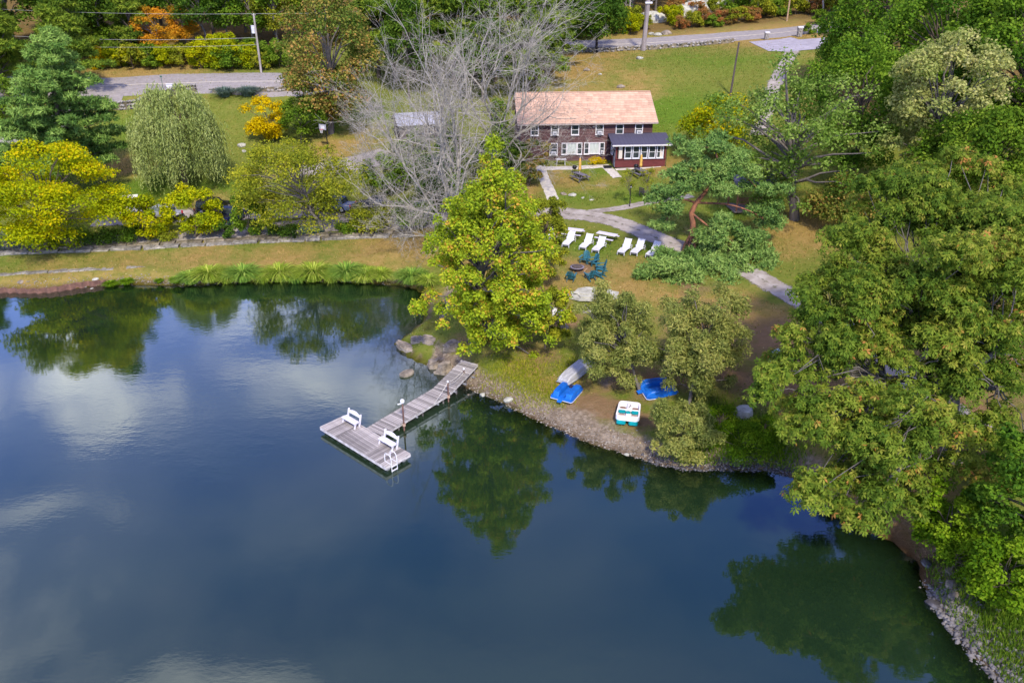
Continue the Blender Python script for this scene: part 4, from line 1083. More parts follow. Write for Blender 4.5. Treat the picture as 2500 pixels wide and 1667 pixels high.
# raised coaming made of side walls so that the wells are real hollows
ring_o, ring_i = rr(Lp, Wp, .28, 6, .08), rr(Lp - .22, Wp - .22, .22, 6, .08)
n_ = len(ring_o); V = [(x, y, .42) for x, y in ring_o] + [(x * .985, y * .985, .60) for x, y in ring_o] + [(x, y, .60) for x, y in ring_i] + [(x, y, .425) for x, y in ring_i]
F = [(k * n_ + i, k * n_ + (i + 1) % n_, (k + 1) * n_ + (i + 1) % n_, (k + 1) * n_ + i) for k in range(3) for i in range(n_)]
MB().add(V, F).build('coaming', M_cream2, r)
MB().box((.05, 0, .5), (Lp * .86, Wp * .17, .18)).build('centre_console', M_cream2, r, bevel=.03)
MB().box((-.02, 0, .5), (.16, Wp - .24, .17)).build('cross_bar', M_cream2, r, bevel=.03)
M_brown = mat('muddy_water', (.22, .11, .07), .5, var=.3)
for s in (-1, 1):
    MB().prism([(x + .35, y + s * Wp * .26) for x, y in rr(.34, Wp * .26, .12)], .424, .43).build('footwell', M_brown, r)
    y0 = s * Wp * .265
    MB().prism([(x - .22, y + y0) for x, y in rr(.34, Wp * .30, .13)], .46, .56).build('seat', M_teal2, r, bevel=.02)
    MB().prism([(x - .50, y + y0) for x, y in rr(.22, Wp * .26, .08)], .424, .43).build('rear_well', M_brown, r)
    MB().prism([(x - .74, y + y0) for x, y in rr(.24, Wp * .28, .1)], .43, .52).build('rear_seat', mat('seat_beige', (.6, .47, .42), .5), r, bevel=.02)
MB().lathe([(.16, .58), (.17, .62), (.15, .64)], (-.45, 0, 0), 16).build('centre_hatch', M_teal2, r)
MB().tube([(.18, .02, .6), (.25, -.1, .72), (.35, -.06, .74)], .018, 6).build('tiller', M_black, r)

M_wet = mat('wet_rock', (.09, .08, .085), .35, col2=(.03, .028, .03), scale=2, spec=.5)
# ------------------------------------------------------------------ boulders and ledges
def rock(name, label, u, v, sx, sy, sz, m, seed, dz=0, rz=0, flat=0, cuts=3, z=None, cat='rock', group=None):
    p = G(u, v) if z is None else at_z(u, v, z)
    o = link(name, rock_mesh(name, m, seed, sx, sy, sz, cuts=cuts, rough=.12, flat=flat), None, (p[0], p[1], p[2] + dz), rz)
    return tag(o, label, cat, group)
def ledge(name, label, u, v, L, W, H, rz, seed, m, dz, layers):
    p = G(u, v); o = link(name, ledge_mesh(name, m, seed, L, W, H, layers), None, (p[0], p[1], max(p[2], 0) + dz), rz)
    return tag(o, label, 'rock')
rock('boulder', 'big pale pointed boulder in the green weeds by the shore', 1808, 1014, .85, .68, .85, mat('boulder_grey', (.46, .455, .38), .9, scale=2.2, bump=.5, col2=(.27, .265, .21)), 5, .12, .3, cuts=2)
rock('boulder', 'flat brown boulder standing in the water off the dock', 993, 912, .62, .42, .40, M_rock, 9, 0, .75, .4, z=.05)
ledge('rock_ledge', 'broad pale bedrock ledge below the fire pit', 1448, 722, 4.6, 2.8, 0.42, 0.1, 21, M_pale, -0.05, 4)
ledge('rock_ledge', 'small pale bedrock hump beside the broad ledge', 1434, 755, 1.5, 1, 0.3, 0.4, 23, M_pale, -0.05, 3)
ledge('rock_ledge', 'grey rock tongue reaching into the pond above the dock', 1000, 848, 3.0, 0.9, 0.28, -0.7, 31, M_rock, -0.1, 5)
ledge('rock_ledge', 'stepped rock shelf behind the rock tongue', 1040, 830, 2.4, 1.4, 0.3, -0.4, 33, M_rock, -0.1, 5)
ledge('boulder', 'square tan rock block at the water under the dock ramp', 1060, 893, 1.1, 1.0, 0.7, 0.2, 41, M_rock, -0.1, 3)
ledge('boulder', 'brown rock block next to the dock ramp stringer', 1085, 905, 1.4, 1, 0.8, 0.5, 43, M_rock, -0.1, 3)
ledge('rock_ledge', 'dark rock hump under the sycamore', 1112, 838, 1.8, 1.2, 0.35, 0.9, 45, M_rock, -0.1, 5)
for i, (u, v, s, lb) in enumerate([(1144,968,.28,'small tan rock in the shallows just past the dock'),(1178,964,.22,'small pale rock at the water edge past the dock'),
        (1242,978,.36,'flat pinkish rock on the pebble edge'),(1190,960,.16,'little rock beside the pale rock at the water edge'),(1531,1110,.15,'pale rock on the edge below the white pedal boat'),
        (1803,1120,.3,'single rock on the dark muddy shore'),(2318,1395,.3,'grey rock on the bank under the oak'),(2322,1428,.32,'grey slab standing on the bank below another'),
        (2328,1454,.3,'small wedge rock at the water under the oak'),(2262,1375,.34,'wet dark rock awash under the oak'),(2280,1478,.36,'flat wet rock awash near the cobbles'),
        (1398,478,.42,'white boulder at the end of the lodge walk'),(1376,475,.35,'mossy boulder touching the white boulder'),(1423,484,.22,'small stone on the lawn above the drive'),(1444,489,.2,'smallest stone on the lawn above the drive'),
        (1432,172,.55,'white field stone on the dry lawn behind the lodge'),(1562,144,.6,'flat grey field stone on the dry slope below the wall'),(1465,183,.28,'tiny field stone on the dry lawn'),
        (1515,213,.6,'long flat bedrock patch just behind the roof ridge'),(1590,85,.6,'rounded boulder on the road bank beside the thick pole'),(1606,87,.65,'pale boulder second from the thick pole on the road bank'),(1627,83,1.0,'largest pale boulder on the road bank'),
        (590,357,.55,'flat grey stone on the lawn right of the willow'),(596,370,.35,'pinkish stone below the flat grey stone on the willow lawn'),
        (50,690,.3,'white stone on the dam bank'),(233,683,.28,'small grey stone above the rusty sheet'),(225,709,.3,'pale stone at the foot of the rusty sheet'),
        (1378,800,.35,'pale stones half hidden under the willow shrub'),(1345,757,.4,'white stone peeping through sycamore leaves')]):
    rock('field_stone', lb, u, v, s * 1.25, s * .9, s * .62, M_wet if 'wet' in lb else M_rock if 'oak' in lb or 'bank below' in lb else M_pale if i % 3 else M_rock, 60 + i, s * .12, rnd.uniform(0, 3), cuts=2, group='loose stones')
rock('bedrock_outcrop', 'tall pale bedrock outcrop among the shrubs above the road', 1690, 38, 5.2, 2.5, 3.0, M_pale, 81, .4, .1)
rock('bedrock_outcrop', 'upper bedrock outcrop in the shade of the wood', 1755, 14, 3.6, 2.0, 2.2, M_pale, 83, .4, .4)
rock('bedrock_outcrop', 'grey bedrock shelf behind the thick pole', 1590, 52, 3.0, 1.6, 1.5, M_pale, 85, .2, .2)
# pebbles: one uncountable spread along the beach and one on the far bank
def pebbles(name, label, pix, n, spread, s0, s1, m, seed, zmin=-.1):
    q = np.random.RandomState(seed); P = smooth_path([G(u, v)[:2] for u, v in pix], 20)
    base = np.array([[1, 0, 0], [-1, 0, 0], [0, 1, 0], [0, -1, 0], [0, 0, 1], [0, 0, -1]], float)
    F0 = np.array([[0, 2, 4], [2, 1, 4], [1, 3, 4], [3, 0, 4], [2, 0, 5], [1, 2, 5], [3, 1, 5], [0, 3, 5]])
    V, F = [], []
    for i in range(n):
        p = P[q.randint(len(P))] + q.normal(0, spread, 2)
        z = zt(*p)
        if z < zmin: continue
        s = s0 + (s1 - s0) * q.rand() ** 2.5; a = q.rand() * 6.28
        b_ = base * (1 + .3 * q.normal(size=(6, 1))) * [s, s * .75, s * .5]
        rot = np.array([[math.cos(a), -math.sin(a), 0], [math.sin(a), math.cos(a), 0], [0, 0, 1]])
        F.append(F0 + 6 * len(V)); V.append(b_ @ rot.T + [p[0], p[1], z + s * .15])
    o = link(name, np_mesh(name, np.vstack(V), np.vstack(F), m))
    return tag(o, label, None, kind='stuff')
M_peb = mat('pebble_stone', (.31, .265, .215), .9, col2=(.13, .105, .08), scale=.9, detail=9)
pebbles('pebbles', 'pale pebbles strewn along the beach', [(1110,940),(1200,972),(1300,1010),(1400,1050),(1500,1085),(1600,1118),(1700,1138),(1880,1142)], 2600, .65, .03, .11, M_peb, 1)
pebbles('pebbles', 'grey cobbles on the bank below the oak', [(2290,1450),(2310,1480),(2340,1520),(2380,1570),(2450,1650),(2500,1720)], 1900, .6, .05, .22, mat('cobble_stone', (.20, .18, .165), .85, col2=(.055, .05, .05), scale=1.2, detail=9), 2)
pebbles('pebbles', 'small stones along the dam bank', [(0,704),(240,690),(340,686),(450,690),(600,682),(800,678),(960,688)], 1200, .35, .04, .13, M_peb, 3)

pebbles('pebbles', 'dark wet stones on the muddy shore below the weeds', [(1580,1122),(1650,1138),(1720,1143),(1800,1142),(1880,1146),(1935,1160)], 1300, .45, .05, .16, M_wet, 4, -.2)
# ------------------------------------------------------------------ vehicles (front = +x)
def wheel(par, x, y, rad=.34, w=.22):
    t = MB().tube([(x, y - w / 2, rad), (x, y + w / 2, rad)], rad, 18).build('wheel', M_rubber, par)
    MB().tube([(x, y - w / 2 - .01, rad), (x, y + w / 2 + .01, rad)], rad * .6, 12).build('rim', M_metal, t)
def loft(secs, name, m, par, smooth=True):
    n = len(secs[0]); V = [p for s in secs for p in s]; F = []
    for i in range(len(secs) - 1):
        for k in range(n): F.append((i * n + k, i * n + (k + 1) % n, (i + 1) * n + (k + 1) % n, (i + 1) * n + k))
    F.append(tuple(range(n))[::-1]); F.append(tuple((len(secs) - 1) * n + k for k in range(n)))
    o = MB().add(V, F).build(name, m, par, False, bevel=.04)
    return o
M_red = mat('tail_light', (.45, .01, .02), .3, var=.1); M_head = mat('head_light', (.7, .7, .7), .2, var=.1)
def car(label, u, v, rz, col, kind='suv'):
    p = G(u, v); cm = mat('car_paint_%d' % len(MATS), col, .25, var=.05, spec=.6, scale=2)
    r = thing('parked_car' if kind != 'pickup' else 'pickup_truck', label, 'car' if kind != 'pickup' else 'truck', p, rz, 'cars parked beyond the slab wall')
    def sec(x, w, z0, z1): return [(x, -w, z0), (x, w, z0), (x, w * 1.0, (z0 + z1) / 2), (x, w * .95, z1), (x, -w * .95, z1), (x, -w, (z0 + z1) / 2)]
    hb = .95 if kind != 'sedan' else .86
    L = 2.35
    loft([sec(-L, .84, .42, hb - .05), sec(-L + .12, .9, .32, hb), sec(-.6, .92, .28, hb + .02), sec(.95, .92, .28, hb), sec(1.7, .9, .3, hb - .08), sec(L, .8, .38, hb - .22)], 'body', cm, r)
    if kind == 'pickup':
        cab = (-.45, 1.05)
        for s in (-1, 1): MB().box((-1.38, s * .87, hb + .12), (1.85, .08, .3)).build('bed_side', cm, r)
        MB().box((-2.3, 0, hb + .0), (.07, 1.66, .52)).build('tailgate', cm, r)
        MB().box((-1.4, 0, hb + .005), (1.7, 1.6, .03)).build('bed_floor', M_black, r)
    else: cab = (-2.15 if kind == 'suv' else -1.45, .95)
    zc = 1.72 if kind != 'sedan' else 1.45
    x0, x1 = cab
    loft([[(x0, -.84, hb), (x0, .84, hb), (x0 + .18, .72, zc - .04), (x0 + .18, -.72, zc - .04)], [(x0 + .3, -.86, hb), (x0 + .3, .86, hb), (x0 + .35, .74, zc), (x0 + .35, -.74, zc)],
          [(x1 - .5, -.86, hb), (x1 - .5, .86, hb), (x1 - .85, .74, zc), (x1 - .85, -.74, zc)], [(x1, -.82, hb), (x1, .82, hb), (x1 - .65, .70, zc - .05), (x1 - .65, -.70, zc - .05)]], 'cabin', cm, r)
    for s in (-1, 1):
        a0, a1 = x0 + .38, x1 - .62; nwin = 2 if kind != 'suv' else 3
        for k in range(nwin):
            q0, q1 = a0 + (a1 - a0) * k / nwin + .03, a0 + (a1 - a0) * (k + 1) / nwin - .03
            MB().add([(q0, s * .865, hb + .06), (q1, s * .865, hb + .06), (q1 - .05, s * .765, zc - .12), (q0, s * .765, zc - .12)], [(0, 1, 2, 3)]).build('side_window', M_glass, r)
        MB().box((L - .1, s * .62, hb - .28), (.14, .3, .14)).build('headlight', M_head, r)
        MB().box((-L - .02, s * .74, hb - .1), (.09, .16, .3)).build('tail_light', M_red, r)
        wheel(r, -1.4, s * .82); wheel(r, 1.42, s * .82)
        MB().box((x1 - .25, s * 1.0, hb + .1), (.12, .2, .14)).build('mirror', cm, r)
    MB().add([(x1 - .02, -.74, hb + .04), (x1 - .02, .74, hb + .04), (x1 - .58, .64, zc - .08), (x1 - .58, -.64, zc - .08)], [(0, 1, 2, 3)]).build('windscreen', M_glass, r)
    MB().add([(x0 - .012, -.72, hb + .08), (x0 - .012, .72, hb + .08), (x0 + .13, .64, zc - .1), (x0 + .13, -.64, zc - .1)], [(0, 3, 2, 1)]).build('rear_window', M_glass, r)
    MB().box((-L - .06, 0, .48), (.16, 1.7, .16)).build('rear_bumper', M_metal if kind == 'pickup' else M_black, r)
    MB().box((-L - .03, -.1, hb - .2), (.04, .32, .16)).build('number_plate', M_white, r)
    return r
car('dark blue pickup truck with a red tail light between the yellow trees', 566, 542, R(80), (.010, .018, .075), 'pickup')
car('black car behind the blue pickup truck', 524, 518, R(75), (.008, .008, .010), 'suv')
car('silver grey car seen over the yellow shrub', 398, 530, R(150), (.28, .29, .33), 'sedan')
car('blue car behind the olive tree trunk', 815, 512, R(165), (.09, .12, .25), 'sedan')
car('dark car behind the dead tree branches', 912, 512, R(170), (.03, .03, .05), 'sedan')
p = G(322, 522)
r = thing('golf_cart', 'white-roofed golf cart behind the yellow shrub', 'golf cart', p, R(20))
MB().box((0, 0, 1.9), (1.9, 1.35, .1)).build('roof', mat('cart_roof', (.80, .74, .62), .5, var=.05), r, bevel=.04)
for x in (-.8, .85):
    for y in (-.55, .55): MB().bar((x, y, .6), (x, y, 1.86), .05).build('roof_post', M_black, r)
MB().box((0, 0, .45), (2.2, 1.15, .3)).build('body', M_white, r, bevel=.06); MB().box((-.3, 0, .72), (.6, 1.1, .24)).build('seat', M_trim, r, bevel=.05)
MB().bar((-.6, 0, .8), (-.72, 0, 1.25), 1.1, .1).build('backrest', M_trim, r); MB().box((.85, 0, .75), (.5, 1.1, .4)).build('cowl', M_white, r, bevel=.06)
for x in (-.75, .8):
    for y in (-.5, .5): wheel(r, x, y, .24, .18)

# ------------------------------------------------------------------ poles and wires
def pole(label, u, v, vtop, r0, r1, m, extra=None, name='utility_pole', lean=(0, 0)):
    p = G(u, v); h = at_y(u, vtop, p[1])[2] - p[2]
    r = thing(name, label, 'pole', p)
    MB().tube([(0, 0, -.3), (lean[0] * .5, lean[1] * .5, h * .5), (lean[0], lean[1], h)], [r0, (r0 + r1) / 2, r1], 10).build('shaft', m, r)
    return r, p + np.array([lean[0], lean[1], h]), h
r, topA, h = pole('pale utility pole with a white transformer beside the far road', 638, 178, 36, .17, .13, M_pole)
MB().tube([(-.35, -.1, h - 2.6), (-.35, -.1, h - 1.5)], .26, 12).build('transformer', mat('transformer_can', (.62, .61, .66), .5), r)
MB().bar((-.3, 0, h - .05), (.3, 0, h - .05), .09).build('crossarm', M_pole, r); MB().lathe([(.04, 0), (.06, .06), (.02, .14)], (0, 0, h), 8).build('insulator', M_white, r)
r, topB, h = pole('thick weathered pole in front of the upper road', 1570, 124, -60, .42, .2, mat('snag_wood', (.30, .255, .25), .9, col2=(.18, .15, .145), scale=3, stretch=(2, 2, .2)), lean=(.5, 0))
MB().box((.35, -.25, h - 3.9), (1.1, .3, .25)).build('lamp_bracket', M_white, r)
pole('slim dark pole standing on the slope behind the lodge', 1783, 232, 104, .13, .10, mat('dark_pole', (.10, .075, .075), .9), lean=(.35, 0))
r, topC, h = pole('orange-brown pole on the verge above the mailboxes', 1921, 52, -60, .15, .12, mat('tan_pole', (.40, .27, .16), .9))
r, topD, h = pole('thin tan pole hidden beside the tall pines', 68, 195, 150, .15, .12, MATS['tan_pole'])
M_wire = mat('wire', (.28, .28, .28), .6)
def wire(a, b, sag, label, rad=.022):
    ps = [np.array(a) + (np.array(b) - np.array(a)) * t - np.array([0, 0, sag * 4 * t * (1 - t)]) for t in np.linspace(0, 1, 24)]
    tag(MB().tube(ps, rad, 4).build('overhead_wire', M_wire), label, 'wire')
far_l = at_y(-300, 4, 128)
wire(topA + [0, 0, .1], far_l, .6, 'top overhead wire running left from the transformer pole')
wire(topA - [0, 0, 3.2], at_y(-300, 62, 128), 1.0, 'lower overhead wire running left from the transformer pole', .03)
wire(topA - [0, 0, 4.2], at_y(-300, 92, 127), .8, 'lowest overhead wire beside the orange tree')
wire(topA + [0, 0, .1], at_y(1560, -60, 139), 1.5, 'overhead wire running from the transformer pole towards the thick pole')
# road sign post, red post, letter box
p = G(399, 221); r = thing('sign_post', 'thin green sign post at the roadside above the willow', 'sign', p)
MB().tube([(0, 0, 0), (0, 0, 2.0)], .04, 6).build('post', mat('green_post', (.05, .12, .09), .6), r); MB().box((0, 0, 1.92), (.34, .04, .2)).build('sign_plate', MATS['green_post'], r)
p = G(267, 270); r = thing('gate_post', 'leaning rust-red post at the end of the stone wall', 'post', p)
r.rotation_euler = (0, R(-6), 0)
MB().box((0, 0, .8), (.42, .3, 1.7)).build('post_body', mat('rust_post', (.16, .035, .03), .8), r); MB().box((0, 0, 1.68), (.46, .34, .06)).build('post_cap', M_rust, r)
def pillar(label, u, v, h, w, box):
    p = G(u, v); r = thing('mailbox_pillar' if box else 'stone_pillar', label, 'mailbox' if box else 'pillar', p)
    MB().box((0, 0, h / 2), (w * .8, w * .8, h)).build('core', M_stone, r)
    nr = max(3, int(h / .3))
    for k in range(nr):
        for a in range(8):
            an = a * math.pi / 4 + (k % 2) * .4
            o = link('stone', rnd.choice(STONES), r, (math.cos(an) * w * .42, math.sin(an) * w * .42, (k + .5) * h / nr), an, .36 * w * rnd.uniform(.8, 1.15))
    if box:
        MB().box((0, 0, h + .12), (w * 1.05, w * .9, .24)).build('mailbox', M_white, r, bevel=.06)
        MB().box((-w * .54, 0, h + .12), (.02, w * .7, .2)).build('mailbox_door', M_metal, r)
    else: MB().box((0, 0, h + .06), (w * 1.1, w * 1.1, .12)).build('capstone', M_slab, r)
pillar('stone mailbox pillar with a white box nearer the tall pole', 1871, 97, .95, .75, True)
pillar('stone mailbox pillar beside the green roadside bushes', 1951, 90, 1.3, .85, True)
pillar('stone gate pillar across the entrance drive', 243, 256, 1.1, .9, False)
p = G(416, 218); r = thing('utility_box', 'small white box beside the far road', 'box', p)
MB().box((0, 0, .35), (.9, .6, .7)).build('cabinet', M_white, r, bevel=.03); MB().box((0, 0, .72), (1.0, .7, .06)).build('lid', M_trim, r)
p = G(1898, 885); r = thing('utility_box', 'pale green cabinet half under the oak', 'box', p, R(35))
MB().box((0, 0, .35), (1.0, .9, .7)).build('cabinet', mat('pale_green', (.33, .40, .36), .6), r, bevel=.03); MB().box((0, 0, .73), (1.12, 1.0, .07)).build('lid', MATS['pale_green'], r)
# basketball hoop
p = G(797, 366); hh = at_y(797, 318, p[1])[2] - p[2]
r = thing('basketball_hoop', 'basketball hoop on a black post beside the gravel pad', 'basketball hoop', p, R(-25))
MB().tube([(0, .35, 0), (0, .25, hh)], .07, 8).build('post', M_black, r)
MB().bar((0, .25, hh), (0, -.25, hh + .3), .07).build('arm', M_black, r)
bb = MB().box((0, -.3, hh + .45), (1.15, .04, .8)).build('backboard', mat('backboard_clear', (.33, .33, .37), .2), r)
for z in (hh + .06, hh + .84): MB().box((0, -.33, z), (1.2, .05, .06)).build('backboard_frame', M_black, bb)
for x in (-.58, .58): MB().box((x, -.33, hh + .45), (.06, .05, .72)).build('backboard_frame', M_black, bb)
MB().box((0, -.335, hh + .4), (.55, .02, .4)).build('target_square', M_white, bb)
MB().tube([(.23 * math.cos(t), -.62 + .23 * math.sin(t), hh + .18) for t in np.linspace(0, 6.283, 17)], .02, 5, False).build('rim', mat('rim_red', (.5, .06, .03), .5), r)
net = MB()
for t in np.linspace(0, 6.283, 11)[:-1]:
    net.bar((.22 * math.cos(t), -.62 + .22 * math.sin(t), hh + .17), (.12 * math.cos(t + .5), -.62 + .12 * math.sin(t + .5), hh - .25), .014)
    net.bar((.22 * math.cos(t), -.62 + .22 * math.sin(t), hh + .17), (.12 * math.cos(t - .5), -.62 + .12 * math.sin(t - .5), hh - .25), .014)
net.build('net', M_white, r)
MB().box((0, .45, .06), (.9, .7, .14)).build('base', M_black, r, bevel=.03)
# grey-roofed shed behind the dead tree
p = G(1030, 345)
r = thing('shed', 'low shed with a pale grey metal roof behind the dead tree', 'shed', p, R(18))
MB().box((0, 2.2, 1.0), (5.6, 4.0, 2.4)).build('wall', M_wood, r)
M_tin = mat('tin_roof', (.42, .42, .47), .5, var=.08, metal=.3)
tr = MB().prism([(-.3, 2.15), (2.2, 3.3), (4.7, 2.15), (4.7, 2.07), (2.2, 3.2), (-.3, 2.07)], -3.1, 3.1, 'x').build('roof', M_tin, r)
for k in range(11):
    x = -3.0 + k * .6; MB().bar((x, -.3, 2.17), (x, 2.2, 3.32), .05, .05).build('roof_seam', M_tin, tr)
MB().box((-1.2, .18, .95), (1.0, .06, 2.0)).build('door', M_grey, r); window(r, 1.2, 1.3, .9, .9, .16)
# small roofed swing shelter behind the red pine
p = G(1832, 512)
r = thing('swing_shelter', 'small timber shelter with a slate-blue roof behind the red pine', 'shelter', p, R(4))
M_slate = mat('slate_roof', (.13, .13, .20), .8, col2=(.085, .085, .13), scale=3, rand=.15)
MB().prism([(-1.0, 2.55), (.6, 3.6), (2.2, 2.55), (2.2, 2.45), (.6, 3.5), (-1.0, 2.45)], -2.1, 2.1, 'x').build('roof', M_slate, r)
for j in range(8):
    y = -1.0 + 1.6 * (j + .5) / 8; z = 2.55 + 1.05 * (j + .5) / 8
    for k in range(4):
        o = MB().box((0, 0, 0), (1.03, .23, .03)).build('roof_board', M_slate, r, loc=(-1.575 + k * 1.05, y, z + .03)); o.rotation_euler = (math.atan2(1.05, 1.6) - .06, 0, 0)
M_cedar = mat('cedar', (.24, .11, .06), .8, var=.2, stretch=(1, 1, .3))
for x in (-1.7, 1.7):
    for y in (-.7, 1.9): MB().bar((x, y, 0), (x, y, 2.6), .14).build('post', M_cedar, r)
    MB().bar((x, -.75, 1.9), (x - math.copysign(.5, x), -.75, 2.45), .09).build('brace', M_cedar, r)
MB().bar((-1.9, -.8, 2.45), (1.9, -.8, 2.45), .16).build('beam', M_cedar, r); MB().bar((-1.9, 1.9, 2.45), (1.9, 1.9, 2.45), .16).build('beam', M_cedar, r)
for i in range(4): MB().box((0, .2 + i * .14, .5), (2.2, .12, .03)).build('swing_slat', M_cedar, r)
for i in range(3): MB().box((0, .78, .65 + i * .15), (2.2, .03, .12)).build('swing_back', M_cedar, r)
MB().box((0, .6, .05), (4.0, 3.2, .1)).build('floor_board', M_wood, r)
# white chairs under the sycamore
def make_white_chair(label, loc, rz):
    r = thing('plastic_chair', label, 'chair', loc, rz, 'white plastic chairs under the sycamore')
    MB().box((0, 0, .43), (.48, .5, .04)).build('seat', M_white, r, bevel=.01)
    b = MB().box((0, 0, 0), (.04, .5, .55)).build('backrest', M_white, r, loc=(-.28, 0, .70)); b.rotation_euler = (0, -.2, 0)
    for x in (-.2, .2):
        for y in (-.2, .2): MB().bar((x, y, 0), (x * .95, y * .95, .42), .05).build('leg', M_white, r)
    for y in (-.26, .26): MB().box((-.02, y, .64), (.46, .06, .04)).build('armrest', M_white, r)
    return r
WC = make_white_chair('white plastic chair at the edge of the sycamore shade', G(1372, 790), R(-60))
copy_tree(WC, G(1350, 782), R(-100), 'white plastic chair mostly hidden under the sycamore')
# ------------------------------------------------------------------ plants: leaf geometry
def unit(a): return a / (np.linalg.norm(a, axis=-1, keepdims=True) + 1e-9)
def leaf_quads(C, Nn, D, s, asp=.62, fold=.18):
    """one folded diamond per row: C centre, Nn facing, D pointing, s length"""
    Nn = unit(Nn); D = unit(D - Nn * np.sum(D * Nn, 1, keepdims=True)); S = np.cross(Nn, D); s = s[:, None]
    V = np.stack([C - D * s * .5, C + S * s * .5 * asp + Nn * s * fold, C + D * s * .5, C - S * s * .5 * asp + Nn * s * fold], 1).reshape(-1, 3)
    return V, np.arange(len(V)).reshape(-1, 4)
def leaf_tris(C, Nn, D, s, asp):
    Nn = unit(Nn); D = unit(D - Nn * np.sum(D * Nn, 1, keepdims=True)); S = np.cross(Nn, D); s = s[:, None]
    V = np.stack([C - D * s * .5 - S * s * asp * .5, C - D * s * .5 + S * s * asp * .5, C + D * s * .5], 1).reshape(-1, 3)
    return V, np.arange(len(V)).reshape(-1, 3)
def clump_leaves(q, cen, rad, n, size, mode='leaf', flat=.75, droop=.0, tint0=.5, tspread=.35, up=.5):
    d = unit(q.normal(size=(n, 3))); rr_ = q.rand(n, 1) ** .42
    d[:, 2] = np.where(d[:, 2] < -.6, -d[:, 2] * .6, d[:, 2])
    C = cen + d * rr_ * rad * [1, 1, flat]
    s = size * q.uniform(.7, 1.25, n)
    Nn = d * .55 + np.array([0, 0, up]) + q.normal(size=(n, 3)) * .55
    D = d * [1, 1, .2] + q.normal(size=(n, 3)) * .7 - np.array([0, 0, droop])
    tint = np.clip(tint0 + q.normal(0, tspread, n) * .5 + (rr_[:, 0] - .7) * .10, 0, 1)
    if mode == 'leaf':
        V, F = leaf_quads(C, Nn, D, s); return V, F, tint
    if mode == 'rosette':                                   # five leaves hanging round a twig tip
        k = 6; a = np.arange(k) * 2 * math.pi / k
        X = unit(np.cross(unit(Nn), [.3, .2, .93])); Y = np.cross(unit(Nn), X)
        off = X[:, None] * np.cos(a)[None, :, None] + Y[:, None] * np.sin(a)[None, :, None]
        DD = (off - np.array([0, 0, .55]) * 1 + unit(Nn)[:, None] * .15).reshape(-1, 3)
        CC = (C[:, None] + off * s[:, None, None] * .5).reshape(-1, 3) - np.repeat(np.array([[0, 0, .12]]) * s[:, None], k, 0)
        NN = (np.repeat(unit(Nn), k, 0) + off.reshape(-1, 3) * .5)
        V, F = leaf_quads(CC, NN, DD, np.repeat(s, k) * 1.0, .42, .06); return V, F, np.clip(np.repeat(tint, k) + q.normal(0, .08, n * k), 0, 1)
    if mode == 'needle':                                    # brush of needles
        k = 5; DD = unit(d[:, None] * .8 + q.normal(size=(n, k, 3)) * .75 + np.array([0, 0, .35])).reshape(-1, 3)
        CC = np.repeat(C, k, 0) + DD * np.repeat(s, k)[:, None] * .45
        V, F = leaf_tris(CC, q.normal(size=(n * k, 3)), DD, np.repeat(s, k), .27); return V, F, np.clip(np.repeat(tint, k) + q.normal(0, .1, n * k), 0, 1)
    if mode == 'lance':                                     # narrow willow leaves
        Nn = Nn * .6 + q.normal(size=(n, 3)) * .5; D = D + q.normal(size=(n, 3)) * .8 - np.array([0, 0, .35]); V, F = leaf_tris(C, Nn, D, s * 1.35, .36); return V, F, tint
class Leaves:
    def __init__(s): s.V, s.F, s.T, s.n = [], [], [], 0
    def add(s, V, F, T): s.V.append(V); s.F.append(F + s.n); s.T.append(T); s.n += len(V)
    def mesh(s, name, m): return np_mesh(name, np.vstack(s.V), np.vstack(s.F), m, np.concatenate(s.T))
def limb(mb, a, b, r0, r1, q, n=6, sides=6, wig=.08, arch=.12):
    a, b = np.array(a, float), np.array(b, float); L = np.linalg.norm(b - a)
    ps = [a + (b - a) * t + q.normal(0, wig * L * .35, 3) * math.sin(t * math.pi) + np.array([0, 0, arch * L * math.sin(t * math.pi)]) for t in np.linspace(0, 1, n)]
    mb.tube(ps, list(np.linspace(r0, r1, n)), sides, False); return ps
